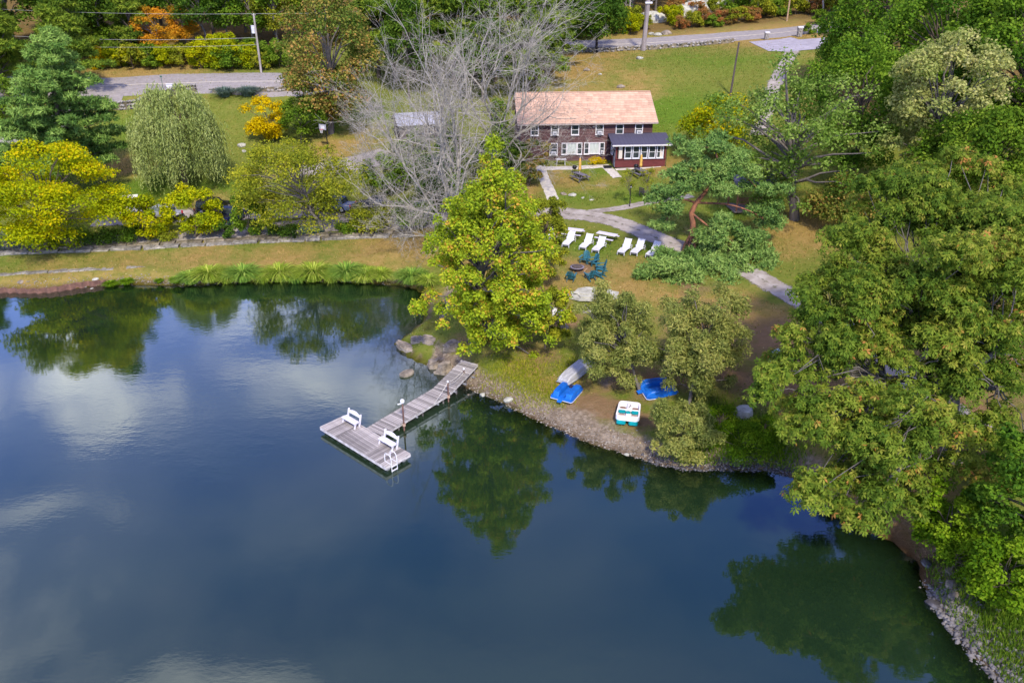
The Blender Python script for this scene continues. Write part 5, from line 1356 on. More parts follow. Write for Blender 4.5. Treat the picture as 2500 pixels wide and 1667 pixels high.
def tree(name, label, base, hgt, rad, pal, cen=None, bole=.28, shape='round', n_cl=34, per=170, size=.3, mode='leaf', bark=None, seed=0, trunk_r=None,
         cr=.34, flat=.92, group=None, cat='tree', tspread=.35, droop=0, irregular=.22, parts=('trunk', 'crown'), stems=1, tint_h=0.0, density_in=.55):
    """base: ground point; crown = ellipsoid (rad = rx, ry, rz) about cen (relative to base)"""
    q = np.random.RandomState(seed + 1000)
    rx, ry, rz = rad if hasattr(rad, '__len__') else (rad, rad, (hgt * (1 - bole)) / 2)
    cen = np.array(cen if cen is not None else (0, 0, hgt - rz * .96), float)
    root = thing(name, label, cat, base, 0, group)
    tr = MB(); tr_r = trunk_r or max(.06, hgt * .018)
    cl = []
    for i in range(n_cl):
        for _ in range(40):
            d = unit(q.normal(size=3)); k = q.rand() ** (1 / 3) * (1 - density_in) + density_in
            k *= 1 + irregular * (q.rand() - .5)
            p = d * k
            if shape == 'cone':
                t = (p[2] + 1) / 2; lim = max(.12, 1 - t) * 1.05
                p[:2] *= lim / max(.35, math.sqrt(max(.05, 1 - p[2] ** 2))) * .9
            elif shape == 'egg':
                t = (p[2] + 1) / 2; p[:2] *= 1.06 - .50 * max(0, t - .45) / .55
            elif shape == 'vase':
                t = (p[2] + 1) / 2; p[:2] *= .45 + .75 * t
            elif shape == 'dome' and p[2] < -.5: continue
            c = cen + p * [rx, ry, rz]
            if c[2] > .25: break
        if all(np.linalg.norm((c - o[0]) / [rx, ry, rz]) > .10 for o in cl) or q.rand() < .5:
            cl.append((c, (rx + ry) / 2 * cr * q.uniform(.65, 1.3), q.rand()))
    lv = Leaves()
    for c, r_, tn in cl:
        t0 = .22 + .56 * tn + tint_h * (c[2] - cen[2]) / rz
        nn = int(1.6 * per * (r_ / ((rx + ry) / 2 * cr)) ** 2 * q.uniform(.7, 1.2)) + 8
        lv.add(*clump_leaves(q, c, r_ * 1.08, nn, size * .88, mode, flat, droop, t0, tspread))
    for st in range(stems):
        off = np.array([0, 0, 0]) if stems == 1 else np.array([q.uniform(-.3, .3) * rx * .5, q.uniform(-.3, .3) * ry * .5, 0])
        topc = cen + np.array([off[0] * 1.5, off[1] * 1.5, rz * .35])
        ps = limb(tr, off - [0, 0, .3], topc, tr_r / math.sqrt(stems), tr_r * .25, q, 9, 8, .05, 0)
        for i, (c, r_, tn) in enumerate(cl):
            if i % stems != st or (i // stems) % 2 and n_cl > 24: continue
            k = int(np.clip(2 + 5 * (c[2] / max(topc[2], .1)) * .7, 2, 7)); a = np.array(ps[k])
            limb(tr, a, c, tr_r * .34 / math.sqrt(stems), .025, q, 5, 5, .08, .08)
    tr.build(parts[0], bark or M_bark, root, True)
    link(parts[1], lv.mesh(name + '_leaves', pal), root)
    return root
def tree_px(name, label, bu, bv, vtop, ul, ur, vbot, pal, seed, depth=1.0, shift_y=0.0, **k):
    """base pixel on the ground; crown box given by its pixel extents at the depth of the trunk"""
    b = G(bu, bv); y = b[1] + shift_y
    top, bot = at_y((ul + ur) / 2, vtop, y), at_y((ul + ur) / 2, vbot, y)
    l_, r_ = at_y(ul, (vtop + vbot) / 2, y), at_y(ur, (vtop + vbot) / 2, y)
    rx = (r_[0] - l_[0]) / 2; rz = (top[2] - max(bot[2], b[2] + .2)) / 2
    cen = ((l_[0] + r_[0]) / 2 - b[0], y - b[1], (top[2] + max(bot[2], b[2] + .2)) / 2 - b[2])
    rx *= .88; rz *= .9
    return tree(name, label, b, top[2] - b[2], (rx, rx * depth, rz), pal, cen=cen, seed=seed, **k)

# palettes
P_syc = leaf_mat('sycamore_leaf', [(0, (.14, .20, .022)), (.4, (.22, .29, .028)), (.75, (.32, .36, .035)), (.95, (.40, .38, .045)), (1, (.42, .24, .05))])
P_oak = leaf_mat('oak_leaf', [(0, (.038, .075, .011)), (.4, (.096, .145, .020)), (.75, (.175, .205, .032)), (.97, (.25, .225, .048)), (1, (.33, .16, .05))])
P_green = leaf_mat('green_leaf', [(0, (.04, .085, .010)), (.5, (.095, .160, .017)), (1, (.19, .26, .034))])
P_bright = leaf_mat('bright_green_leaf', [(0, (.06, .11, .016)), (.5, (.125, .195, .034)), (1, (.25, .32, .085))])
P_dark = leaf_mat('dark_green_leaf', [(0, (.025, .058, .010)), (.5, (.055, .110, .015)), (1, (.12, .18, .025))])
P_deep = leaf_mat('deep_green_leaf', [(0, (.032, .078, .010)), (.5, (.078, .150, .016)), (1, (.17, .25, .030))])
P_yellow = leaf_mat('yellow_leaf', [(0, (.12, .17, .014)), (.4, (.235, .27, .016)), (.75, (.345, .335, .018)), (1, (.46, .33, .022))])
P_ygreen = leaf_mat('yellow_green_leaf', [(0, (.12, .17, .014)), (.5, (.27, .30, .018)), (1, (.44, .39, .025))])
P_gold = leaf_mat('gold_leaf', [(0, (.30, .24, .01)), (.5, (.52, .38, .012)), (1, (.66, .44, .02))])
P_olive = leaf_mat('olive_leaf', [(0, (.09, .115, .014)), (.5, (.185, .21, .024)), (1, (.33, .31, .035))])
P_olive2 = leaf_mat('willow_shrub_leaf', [(0, (.10, .125, .030)), (.5, (.195, .215, .058)), (1, (.33, .31, .095))])
P_maple = leaf_mat('turning_maple_leaf', [(0, (.05, .09, .015)), (.4, (.12, .16, .03)), (.7, (.24, .20, .05)), (1, (.36, .20, .07))])
P_willow = leaf_mat('weeping_willow_leaf', [(0, (.105, .14, .035)), (.5, (.20, .235, .072)), (1, (.33, .36, .135))], .35)
P_pine = leaf_mat('white_pine_needle', [(0, (.035, .075, .016)), (.5, (.095, .165, .036)), (1, (.20, .28, .07))], .15)
P_scots = leaf_mat('scots_pine_needle', [(0, (.04, .085, .022)), (.5, (.105, .18, .045)), (1, (.22, .30, .085))], .15)
P_cream = leaf_mat('pale_cream_leaf', [(0, (.14, .18, .045)), (.5, (.27, .285, .09)), (1, (.41, .38, .16))])
P_orange = leaf_mat('orange_leaf', [(0, (.20, .14, .02)), (.5, (.40, .21, .025)), (1, (.55, .24, .03))])
P_rust = leaf_mat('rust_leaf', [(0, (.13, .10, .03)), (.5, (.24, .15, .045)), (1, (.44, .13, .06))])
P_hem = leaf_mat('hemlock_needle', [(0, (.03, .062, .010)), (.5, (.09, .135, .016)), (1, (.18, .215, .03))], .1)
P_weed = leaf_mat('weed_leaf', [(0, (.04, .09, .008)), (.5, (.095, .17, .012)), (1, (.19, .26, .025))])
P_blue = leaf_mat('blue_shrub_leaf', [(0, (.05, .08, .06)), (.5, (.09, .13, .10)), (1, (.15, .20, .15))])
P_reed = leaf_mat('reed_blade', [(0, (.07, .12, .016)), (.5, (.185, .25, .03)), (1, (.37, .38, .09))], .25)

# ------------------------------------------------------------------ the named trees
b_ = G(1145, 858)
tree_px('sycamore_tree', 'tall yellow-green sycamore leaning over the dock ramp', 1150, 858, 372, 1024, 1380, 925, P_syc, 1, depth=.9, n_cl=340, per=95, size=.25, cr=.13, flat=1.0, tspread=.5, irregular=.6, density_in=.3, shift_y=-1.0, bark=M_barkgrey, trunk_r=.34, shape='egg')
# the great oak overhanging the pond
ob = G(2330, 1120)
root = thing('oak_tree', 'huge olive-green oak overhanging the pond at the shore', 'tree', ob)
q = np.random.RandomState(77); lv = Leaves(); tr = MB()
oc = []
def oak_clump(u, v, y, r_): 
    p = at_y(u, v, y) - ob; oc.append((p, r_, q.rand()))
# bough positions: outline of the crown as seen, with real depths
for u, v, y in [(2060,560,44),(2120,480,47),(2200,430,49),(2300,400,50),(2400,420,50),(2480,440,49),(2040,640,42),(2120,580,43),(2220,540,45),(2320,500,46),(2420,520,46),(2500,520,46),
                (1990,720,40),(2080,690,41),(2180,650,42),(2280,620,42),(2380,610,43),(2480,620,43),(1940,800,38.5),(2010,820,39),(2110,770,39),(2210,750,40),(2310,720,40),(2410,720,41),(2500,720,41),
                (1870,905,37),(1930,880,38),(2000,910,37.5),(2100,870,37.5),(2200,860,38),(2310,830,38),(2420,830,38),(1900,975,36.5),(1960,1000,36),(2050,980,36),(2150,970,36),(2260,940,36.5),(2370,940,36.5),(2470,930,37),
                (1990,1070,34.5),(2060,1090,34.5),(2140,1080,34.5),(2240,1060,35),(2340,1050,35.5),(2000,1140,33),(2070,1180,32.5),(2150,1180,33),(2240,1160,34),(2050,1250,31.5),(2120,1270,31.5),(2180,1250,32.5),(2090,1330,31),(2150,1330,31.2),
                (2330,1140,35),(2420,1080,36),(1975,1215,32),(2250,1210,33.5),(2440,1010,36),(2200,1290,31.8),(2250,1280,32.5),(2300,1220,33.5),(2380,1180,34.5),(2230,1340,31.6),(2480,1120,36),(2500,820,39),(2500,600,43),(2450,760,40),(2350,880,37.5),(2150,920,36.8),(2060,860,38),(2180,1120,34),(2180,700,41),(2260,690,41),(2350,660,42),(2120,820,38.6),(2280,800,39),(2380,780,39.5),(2010,760,39.5),(2440,880,38),(2300,1000,36),(2200,1020,35.5),(2100,1030,35.2),(2020,1010,35.6),(2040,1045,33.6),(2100,1060,33.6),(2160,1045,34),(2080,1000,34.6),(2130,1125,33.2),(2190,1090,33.8),(2060,1130,33),(2200,1010,33.8),(2235,1040,34),(2160,1100,32.8),(2205,1130,33),(2130,1160,32.3),(2255,990,34.6),(2170,1180,32)]:
    for _ in range(3 if v < 900 else 2):
        oak_clump(u + q.uniform(-46, 46), v + q.uniform(-40, 40), y + q.uniform(-1.2, 1.6), q.uniform(.8, 1.25))
for i in range(60):                                         # boughs of the far side
    d = unit(q.normal(size=3)); oc.append((np.array([-.5, 4.5, 9.5]) + d * [7.5, 6, 5.5] * q.uniform(.5, 1), 1.5, q.rand()))
oc = [c for c in oc if c[0][2] > 1.0]
for c, r_, tn in oc:
    low = np.clip((5 - c[2]) / 6, 0, .3)
    lv.add(*clump_leaves(q, c, r_, int(100 * r_ ** 2), .26, 'rosette', .8, 0, .2 + .5 * tn + low * .25, .35))
hub = np.array([-1.0, .5, 4.2])
limb(tr, (0, 0, -.4), hub, .62, .4, q, 8, 10, .05, 0)
forks = [hub + np.array(f) for f in ((-3, -1, 1.6), (-1.5, 2, 2.6), (1.5, -.5, 2.6), (-2, -3, .8), (2, 2.5, 2), (-4, -.5, 1), (.8, -2.5, 1.6))]
for f in forks: limb(tr, hub - [0, 0, .5], f, .3, .15, q, 7, 8, .08, .08)
for c, r_, tn in oc:
    f = min(forks, key=lambda g: np.linalg.norm(g - c)); limb(tr, f, c, .05, .018, q, 7, 5, .14, .05)
tr.build('trunk', mat('oak_bark', (.14, .125, .11), .95, col2=(.05, .042, .038), scale=2.5, bump=.6), root, True)
link('crown', lv.mesh('oak_leaves', P_oak), root)

# weeping willow
wb = G(455, 458)
root = thing('weeping_willow', 'pale green weeping willow alone on the lawn', 'tree', wb)
q = np.random.RandomState(5); lv = Leaves(); tr = MB(); ppm = px_per_m(wb)
Hh, Rr = at_y(455, 205, wb[1])[2] - wb[2], 98 / ppm
limb(tr, (0, 0, -.3), (.1, 0, Hh * .5), .36, .26, q, 6, 8, .03, 0)
for _ in range(16):
    a = q.rand() * 6.28; limb(tr, (.1, 0, Hh * q.uniform(.3, .5)), (Rr * .6 * math.cos(a), Rr * .6 * math.sin(a), Hh * q.uniform(.7, .95)), .14, .03, q, 7, 5, .06, .14)
tuf = [(q.rand() * 6.28, math.sqrt(q.rand()), q.rand()) for _ in range(130)]
for a, k, tn in tuf:
    rr_ = Rr * (.15 + .8 * k); zc = Hh * (1 - .42 * k ** 2.2) * q.uniform(.9, 1.0)
    c = np.array([rr_ * math.cos(a), rr_ * math.sin(a), zc])
    for _ in range(16):
        o = c + q.normal(0, .38, 3) * [1, 1, .6]; Ls = min(o[2] - .4 - q.rand() * 1.2, q.uniform(2.2, 5.2) * (1 + .5 * k)); n = max(6, int(Ls / .22))
        t = np.linspace(0, 1, n); out = unit(np.array([math.cos(a), math.sin(a), 0]) + q.normal(0, .35, 3) * [1, 1, 0]) * (.35 + .5 * q.rand())
        Pp = o + out * (1 - np.exp(-t * 3))[:, None] * .8 + np.column_stack([q.normal(0, .05, n), q.normal(0, .05, n), -Ls * t ** 1.25 + .25 * np.sin(t * 2.5)])
        s = np.full(n, .42) * q.uniform(.7, 1.2, n)
        D = np.column_stack([q.normal(0, .35, n), q.normal(0, .35, n), -np.ones(n)]); N2 = q.normal(size=(n, 3)) + [0, -.4, .3]
        V, F = leaf_quads(Pp, N2, D, s, .26, .03); lv.add(V, F, np.clip(.25 + .6 * tn + q.normal(0, .14, n), 0, 1))
tr.build('trunk', M_bark, root, True); link('crown', lv.mesh('willow_leaves', P_willow), root)

# Scots pine with the red trunk
sb = G(1670, 616)
root = thing('scots_pine', 'crooked pine with a red trunk and flat green pads', 'tree', sb)
q = np.random.RandomState(9); lv = Leaves(); tr = MB()
def rel(u, v, y): return at_y(u, v, y) - sb
trunk = [np.array([0, 0, -.4]), rel(1676, 600, 68), rel(1691, 572, 68), rel(1692, 545, 68.2), rel(1688, 520, 68.4), rel(1700, 495, 68.6), rel(1722, 470, 68.8), rel(1745, 445, 69), rel(1755, 400, 69.2), rel(1745, 365, 69.3)]
tr.tube(trunk, [.34, .30, .27, .25, .24, .21, .18, .15, .10, .05], 9, False)
pads = [(1740,348,69.3,1.3),(1700,362,69,1.2),(1785,372,69.6,1.2),(1668,400,68.5,1.2),(1735,405,68.8,1.2),(1648,440,68,1.2),(1628,480,67.5,1.1),(1668,462,67.6,1.1),(1635,518,67.2,.9),(1712,440,67.8,1.1),
        (1775,425,68.8,1.2),(1800,392,69.5,1.1),(1835,420,70,1.0),(1856,470,70,1.1),(1874,512,69.8,1.1),(1862,545,69.5,.9),(1620,552,66.8,.6),(1768,470,67.4,.9),
        (1745,545,66.5,1.1),(1785,560,66.6,1.2),(1738,580,66,1.1),(1782,605,66,1.3),(1828,580,67,1.1),(1835,622,66.4,1.2),(1872,632,66.4,1.1),(1822,660,65.8,1.1),(1870,668,66,.9),(1846,700,65.5,.8),
        (1645,655,65,1.2),(1690,672,64.6,1.2),(1604,664,65,1.0),(1632,688,64.5,1.0),(1690,706,64,1.2),(1740,694,64.3,1.3),(1782,704,64.5,1.1),(1578,668,64.8,.6),(1758,662,65.2,1.0),(1702,642,65.8,.8),(1640,632,65.5,1.0),(1680,628,65.8,.9),(1722,618,66,.9),(1700,714,63.8,1.0),(1750,716,63.8,1.0),(1800,714,64.2,.9),(1660,704,64,1.0),(1620,646,65,.9),(1740,640,66,.9),(1780,642,66,1.0),(1806,694,65,1.0)]
boughs = [(2, [(1665,650,65),(1620,668,63.6)]),(2, [(1705,640,65.2),(1740,690,63.4),(1800,700,63.6)]),(4, [(1740,560,66.8),(1790,590,66.2),(1850,640,66)]),(5, [(1780,500,68.5),(1840,520,69.5),(1872,542,69.6)]),
          (5, [(1660,490,67.8),(1625,540,67)]),(7, [(1690,420,68.3),(1650,432,68)]),(7, [(1800,420,69.5),(1850,460,70)]),(6, [(1700,455,67.8),(1668,470,67.5)])]
anchor = [np.array(t) for t in trunk[6:]]
for k, pl in boughs:
    pp = smooth_path([trunk[k]] + [rel(*x) for x in pl], 5); tr.tube(list(pp), list(np.linspace(.11, .035, len(pp))), 6, False); anchor += list(pp[3:])
for i, (u, v, y, r_) in enumerate(pads):
    c = rel(u, v, y - (1.3 if v > 635 else 0)); tn = q.rand(); r_ *= 1.42 if v > 450 else 1.2
    if v < 460 and u < 1700: c = c + [.5, 0, 0]
    for k in range(5):
        o = c + q.normal(0, .42 * r_, 3) * [1.1, 1.0, .42]
        lv.add(*clump_leaves(q, o, r_ * .6, int(62 * r_), .34, 'needle', .62, 0, .3 + .45 * tn + .15 * q.rand(), .4))
    j = int(np.argmin([np.linalg.norm(t - c) for t in anchor])); limb(tr, anchor[j], c, .045, .02, q, 6, 5, .12, .04)
tr.build('trunk', M_barkred, root, True); link('crown', lv.mesh('scots_needles', P_scots), root)

# white pine at the left
wp = G(150, 478)
root = thing('white_pine', 'tall blue-green white pine at the entrance drive', 'tree', wp)
q = np.random.RandomState(12); lv = Leaves(); tr = MB()
top = at_y(118, 78, wp[1]) - wp; tr.tube([(0, 0, -.3), top * .5 + [.3, 0, 0], top], [.42, .25, .05], 9, False)
ppm = px_per_m(wp)
for lvl in range(15):
    t = .2 + .8 * lvl / 14; z = top[2] * t; Rm = (1 - t) ** .72 * 175 / ppm + .5
    for k in range(7 if t < .85 else 4):
        a = lvl * 1.3 + k * 6.28 / 7 + q.normal(0, .25); R_ = Rm * q.uniform(.6, 1.12); tipz = z + .12 * R_ + q.normal(0, .3)
        o = top * t; tip = np.array([o[0] + R_ * math.cos(a), o[1] + R_ * math.sin(a), tipz]); limb(tr, o, tip, .09, .02, q, 5, 5, .05, -.06)
        for m_ in np.linspace(.35, 1, max(2, int(R_ / 1.0))):
            c = np.array([o[0], o[1], z]) * (1 - m_) + tip * m_; lv.add(*clump_leaves(q, c, .95 * q.uniform(.7, 1.15), 48, .46, 'needle', .5, 0, .2 + .6 * q.rand(), .35))
tr.build('trunk', M_bark, root, True); link('crown', lv.mesh('white_pine_needles', P_pine), root)

# bare dead trees
def dead_tree(label, base, leaders, seed, depth=6, ivy=None, name='dead_tree'):
    q = np.random.RandomState(seed); tr = MB(); root = thing(name, label, 'tree', base)
    def grow(p, d, L, r, lev):
        n = 4 if lev < 3 else 3 if lev < 5 else 2; ps = [p]; dd = d
        for i in range(n):
            dd = unit(dd + q.normal(0, .13, 3) + np.array([0, 0, .05 if lev < 3 else .02])); ps.append(ps[-1] + dd * L / n)
        tr.tube(ps, list(np.linspace(r, r * .66, n + 1)), 7 if lev == 0 else 5 if lev < 3 else 3, False)
        if lev >= depth or r < .0045: return
        kids = 3 if lev < 1 else 2 if lev < 4 else q.randint(1, 4)
        for k in range(kids):
            nd = unit(dd + q.normal(0, .55 if k else .18, 3)); grow(ps[-1], nd, L * q.uniform(.62, .86), max(.0085, r * (.68 if k == 0 else .52)), lev + 1)
        for i in range(1, n):
            if q.rand() < .68:
                nd = unit((ps[i + 1] - ps[i]) / L * n * .6 + q.normal(0, .6, 3)); grow(ps[i], nd, L * q.uniform(.4, .62), max(.0085, r * .4), lev + 2)
    for p0, d, L, r in leaders: grow(np.array(p0, float), unit(np.array(d, float)), L, r, 0)
    tr.build('trunk', M_dead, root, False)
    if ivy:
        lv = Leaves()
        for c, r_, n in ivy: lv.add(*clump_leaves(q, np.array(c, float), r_, n, .34, 'leaf', 1.2, 0, .2 + .5 * q.rand(), .35))
        link('ivy', lv.mesh('ivy_leaves', P_green), root)
    return root
db = G(1106, 596)
dead_tree('huge bare grey dead tree with sweeping branches behind the sycamore', db,
          [((0, 0, -.4), (.1, .05, 1), 6.5, .30), ((0, 0, 1.5), (-.62, -.05, .62), 4.4, .13), ((.1, 0, 2.2), (-.5, -.25, .3), 3.8, .11), ((0, 0, 3.5), (-.45, .3, .95), 4.6, .14), ((.2, 0, 3.8), (.35, -.1, 1), 4.6, .13), ((0, 0, .9), (-.7, -.5, .15), 3.0, .08), ((0, 0, 5), (.15, .4, 1), 4.6, .13), ((0, 0, 4.5), (-.3, -.2, 1), 4.6, .12)],
          3, 7, ivy=[((.1, .2, 1.2), .9, 320), ((.4, .3, 2.4), .9, 300), ((.5, .1, 3.8), 1.0, 300), ((.9, .3, 5), 1.0, 280), ((.4, .3, 6.5), .9, 220), ((-.6, .4, .8), 1.0, 260)])
db2 = G(1215, 478)
dead_tree('second bare grey tree with upright limbs beside the lodge roof', db2,
          [((0, 0, -.4), (.0, .05, 1), 7.0, .28), ((0, 0, 3.0), (.28, -.1, .95), 4.6, .13), ((0, 0, 3.6), (-.4, .1, 1), 5.0, .14), ((0, 0, 1.5), (.6, -.2, .35), 3.6, .08), ((0, 0, 5), (.12, .2, 1), 5.0, .13), ((0, 0, 4), (-.1, -.3, 1), 5.0, .12)],
          8, 7, ivy=[((.1, -.3, 1.0), 1.3, 420), ((-.2, -.2, 2.6), 1.3, 420), ((.1, -.3, 4.2), 1.3, 380), ((0, -.2, 6), 1.3, 340), ((.3, -.2, 7.5), 1.1, 260), ((.2, 0, 9.2), 1.1, 220)])
db3 = G(985, 452)
dead_tree('smaller bare grey tree beside the gravel pad', db3,
          [((0, 0, -.4), (-.15, 0, 1), 4.0, .16), ((0, 0, .8), (-.7, -.1, .6), 3.4, .09), ((0, 0, 1.2), (.5, -.2, .8), 3.4, .09), ((0, 0, .5), (-.6, -.5, .35), 3.0, .07), ((0, 0, 1.5), (-.3, .3, 1), 3.6, .09)],
          21, 6, ivy=[((0, 0, .8), 1.0, 260), ((-.8, -.3, 1.0), 1.0, 260), ((.9, .2, 1.2), 1.1, 280)])

# deciduous trees of the lawn and shore
T = tree_px
T('maple_tree', 'tall olive and rust maple with a thick trunk behind the hoop', 808, 325, -40, 672, 938, 300, P_maple, 31, n_cl=90, per=150, size=.42, cr=.24, bark=M_barkgrey, trunk_r=.45, tspread=.5, tint_h=-.12, density_in=.4)
T('yellow_tree', 'broad golden-yellow tree at the corner of the slab wall', 115, 612, 340, -50, 296, 606, P_yellow, 32, n_cl=110, per=150, size=.3, cr=.22, flat=.5, density_in=.4)
T('yellow_tree', 'small golden tree on the lawn beside the maple', 668, 345, 228, 592, 706, 345, P_gold, 33, n_cl=34, per=110, size=.3, cr=.27, irregular=.5)
T('small_tree', 'small dark green tree touching the golden tree', 735, 352, 232, 680, 790, 350, P_green, 34, n_cl=34, per=120, size=.3, cr=.3)
T('olive_tree', 'spreading olive-yellow tree on the slab wall', 792, 567, 335, 560, 885, 570, P_olive, 35, n_cl=110, per=120, size=.27, cr=.2, tspread=.5, density_in=.35, bark=M_barkgrey, trunk_r=.2)
T('small_tree', 'little dark-leaved sapling beside the drive at the slab wall', 545, 582, 545, 520, 575, 592, P_dark, 36, n_cl=12, per=50, size=.22, cr=.4)
T('yellow_shrub', 'golden yellow shrub in front of the golf cart', 350, 584, 480, 285, 420, 590, P_yellow, 37, n_cl=36, per=130, size=.27, cr=.28, stems=3)
T('yellow_shrub', 'lemon-green shrub in front of the black car', 472, 578, 462, 404, 542, 588, P_ygreen, 38, n_cl=40, per=130, size=.3, cr=.28, stems=3)
T('green_shrub', 'bright green shrub beside the blue pickup truck', 610, 574, 480, 560, 660, 580, P_green, 39, n_cl=30, per=110, size=.27, cr=.3, stems=3)
T('olive_tree', 'small-leaved olive tree behind the sycamore, beside the tables', 1318, 700, 470, 1265, 1395, 690, P_olive, 40, n_cl=60, per=140, size=.22, cr=.24, flat=1.0, tspread=.4)
T('olive_tree', 'dark olive tree in the sycamore shade above the white chairs', 1330, 850, 690, 1290, 1410, 840, P_olive, 41, n_cl=36, per=120, size=.22, cr=.28)
T('willow_shrub', 'feathery olive willow shrub above the upturned boats', 1566, 958, 690, 1392, 1608, 930, P_olive2, 42, n_cl=90, per=210, size=.2, cr=.22, irregular=.7, flat=1.0, mode='lance', tspread=.45, bark=M_barkgrey, density_in=.1, shift_y=1.2)
T('willow_shrub', 'feathery olive willow shrub with a dark hollow below the red pine', 1680, 985, 712, 1598, 1840, 985, P_olive2, 43, n_cl=110, per=210, size=.2, cr=.22, irregular=.7, flat=1.0, mode='lance', tspread=.5, bark=M_barkgrey, density_in=.1, shift_y=1.0)
T('willow_shrub', 'low olive shrub at the shore beside the white pedal boat', 1655, 1112, 985, 1580, 1745, 1120, P_olive2, 44, n_cl=60, per=200, size=.18, cr=.26, irregular=.7, flat=1.0, mode='lance', stems=4, tspread=.5)
T('maple_tree', 'bright green maple with a forked grey trunk behind the shelter', 1940, 535, 150, 1725, 2110, 500, P_bright, 45, n_cl=90, per=100, size=.34, cr=.19, bark=M_barkgrey, trunk_r=.5, density_in=.25, irregular=.7, tspread=.45)
T('yellow_tree', 'yellow and green tree beside the slim dark pole', 1770, 380, 232, 1672, 1850, 375, P_yellow, 46, n_cl=46, per=140, size=.32, cr=.27, tspread=.6)
T('pale_tree', 'pale cream tree among the dark green trees', 2265, 480, 75, 2150, 2440, 430, P_cream, 47, n_cl=90, per=120, size=.36, cr=.21, irregular=.5, density_in=.35, bark=M_barkgrey, shift_y=-4)
T('green_tree', 'dark leafy tree shading the lawn beyond the forked maple', 2080, 440, 60, 1960, 2240, 430, P_deep, 48, n_cl=80, per=120, size=.36, cr=.24)
T('green_tree', 'soft green tree beside the oak top and below the pale tree', 2400, 560, 255, 2255, 2560, 470, P_green, 49, n_cl=80, per=150, size=.34, cr=.24, shift_y=-2)
T('green_tree', 'tall dark green tree towering over the pale tree', 2330, 330, -80, 2130, 2450, 330, P_deep, 50, n_cl=110, per=130, size=.42, cr=.22)
T('green_tree', 'tall dark tree in the corner beyond the oak', 2500, 380, -90, 2350, 2660, 340, P_deep, 51, n_cl=100, per=130, size=.42, cr=.23)
T('green_tree', 'tall dark tree overhanging the turning pad', 2150, 230, -90, 2010, 2300, 220, P_deep, 52, n_cl=100, per=130, size=.44, cr=.23)
T('green_tree', 'pale green roadside tree beside the mailboxes', 2060, 200, 60, 2000, 2140, 190, P_bright, 53, n_cl=40, per=120, size=.38, cr=.28)
T('green_tree', 'leafy green tree between the oak and the frame edge', 2520, 1330, 1050, 2380, 2640, 1320, P_deep, 54, n_cl=60, per=140, size=.26, cr=.26)
T('green_tree', 'mid green tree behind the oak crown', 2470, 720, 480, 2330, 2600, 700, P_olive, 55, n_cl=50, per=120, size=.34, cr=.28)
T('green_shrub', 'deep green shrub on the bank under the oak', 2440, 1470, 1330, 2370, 2560, 1480, P_weed, 56, n_cl=40, per=140, size=.22, cr=.3, stems=3)
T('green_shrub', 'green thicket on the bank between the oak boughs and the cobbles', 2310, 1345, 1190, 2235, 2400, 1350, P_weed, 64, n_cl=40, per=110, size=.22, cr=.28, stems=3, irregular=.6)
T('green_shrub', 'leafy brown-green thicket behind the forked maple', 2060, 545, 440, 1960, 2160, 545, P_maple, 57, n_cl=40, per=130, size=.3, cr=.3, stems=4)
T('green_shrub', 'dark evergreen shrub at the corner of the lodge', 1225, 440, 330, 1160, 1290, 440, P_dark, 58, n_cl=44, per=130, size=.3, cr=.3, stems=3)
T('green_shrub', 'green shrub under the dead tree beside the gravel pad', 940, 470, 375, 880, 1010, 470, P_green, 59, n_cl=36, per=130, size=.3, cr=.3, stems=3)
T('green_shrub', 'olive shrub against the lodge wall under bare branches', 1290, 455, 340, 1262, 1345, 440, P_maple, 60, n_cl=20, per=90, size=.26, cr=.32, stems=3)
T('green_shrub', 'green shrub in front of the grey-roofed shed', 1012, 398, 322, 958, 1066, 400, P_green, 65, n_cl=26, per=90, size=.3, cr=.3, stems=3, irregular=.6)
T('green_shrub', 'ivy-dark shrub beside the grey-roofed shed', 1095, 430, 312, 1045, 1160, 430, P_dark, 66, n_cl=34, per=100, size=.3, cr=.28, stems=3, irregular=.6)
T('green_shrub', 'dark shrub between the dead trees', 1060, 500, 380, 1000, 1140, 500, P_dark, 61, n_cl=50, per=130, size=.3, cr=.3, stems=3)
T('green_shrub', 'yellow-green shrub under the low dead branches at the slab wall', 905, 558, 510, 840, 980, 566, P_olive, 62, n_cl=30, per=110, size=.25, cr=.3, stems=3)
T('green_shrub', 'mossy shrub at the foot of the dead tree', 1010, 560, 480, 960, 1070, 562, P_green, 63, n_cl=24, per=90, size=.26, cr=.3, stems=3)
for i, (u, l_, r_, vt, pal, lb) in enumerate([(40,-30,90,585,P_blue,'low blue-grey shrub at the end of the slab wall'),(170,110,240,575,P_green,'low green shrub under the golden-yellow tree'),(235,190,290,572,P_dark,'dark low shrub right of the golden-yellow tree trunk'),
        (300,260,350,565,P_green,'green undergrowth below the golden yellow shrub'),(405,360,440,570,P_olive,'brownish undergrowth between the two yellow shrubs'),(700,660,740,560,P_dark,'dark low shrub left of the olive tree trunk'),(850,815,890,555,P_green,'low shrub right of the olive tree trunk'),(760,730,790,562,P_blue,'bluish low shrub beside the olive tree trunk')]):
    vb = 602 - u * .046
    T('low_shrub', lb, u, vb, vt, l_, r_, vb + 3, pal, 80 + i, n_cl=16, per=80, size=.2, cr=.36, stems=3)
def sapling(lb, u, v, vt, seed):
    T('sapling', lb, u, v, vt, u - 26, u + 18, vt + 45, P_olive, seed, n_cl=12, per=22, size=.16, cr=.4, trunk_r=.035, bark=M_barkgrey)
sapling('thin sapling behind the lamp post', 1540, 497, 415, 90); sapling('thin sapling in front of the dark garden chair', 1582, 492, 408, 91)

P_reed2 = leaf_mat('green_reed_blade', [(0, (.05, .11, .02)), (.5, (.13, .22, .035)), (1, (.30, .36, .08))], .25)
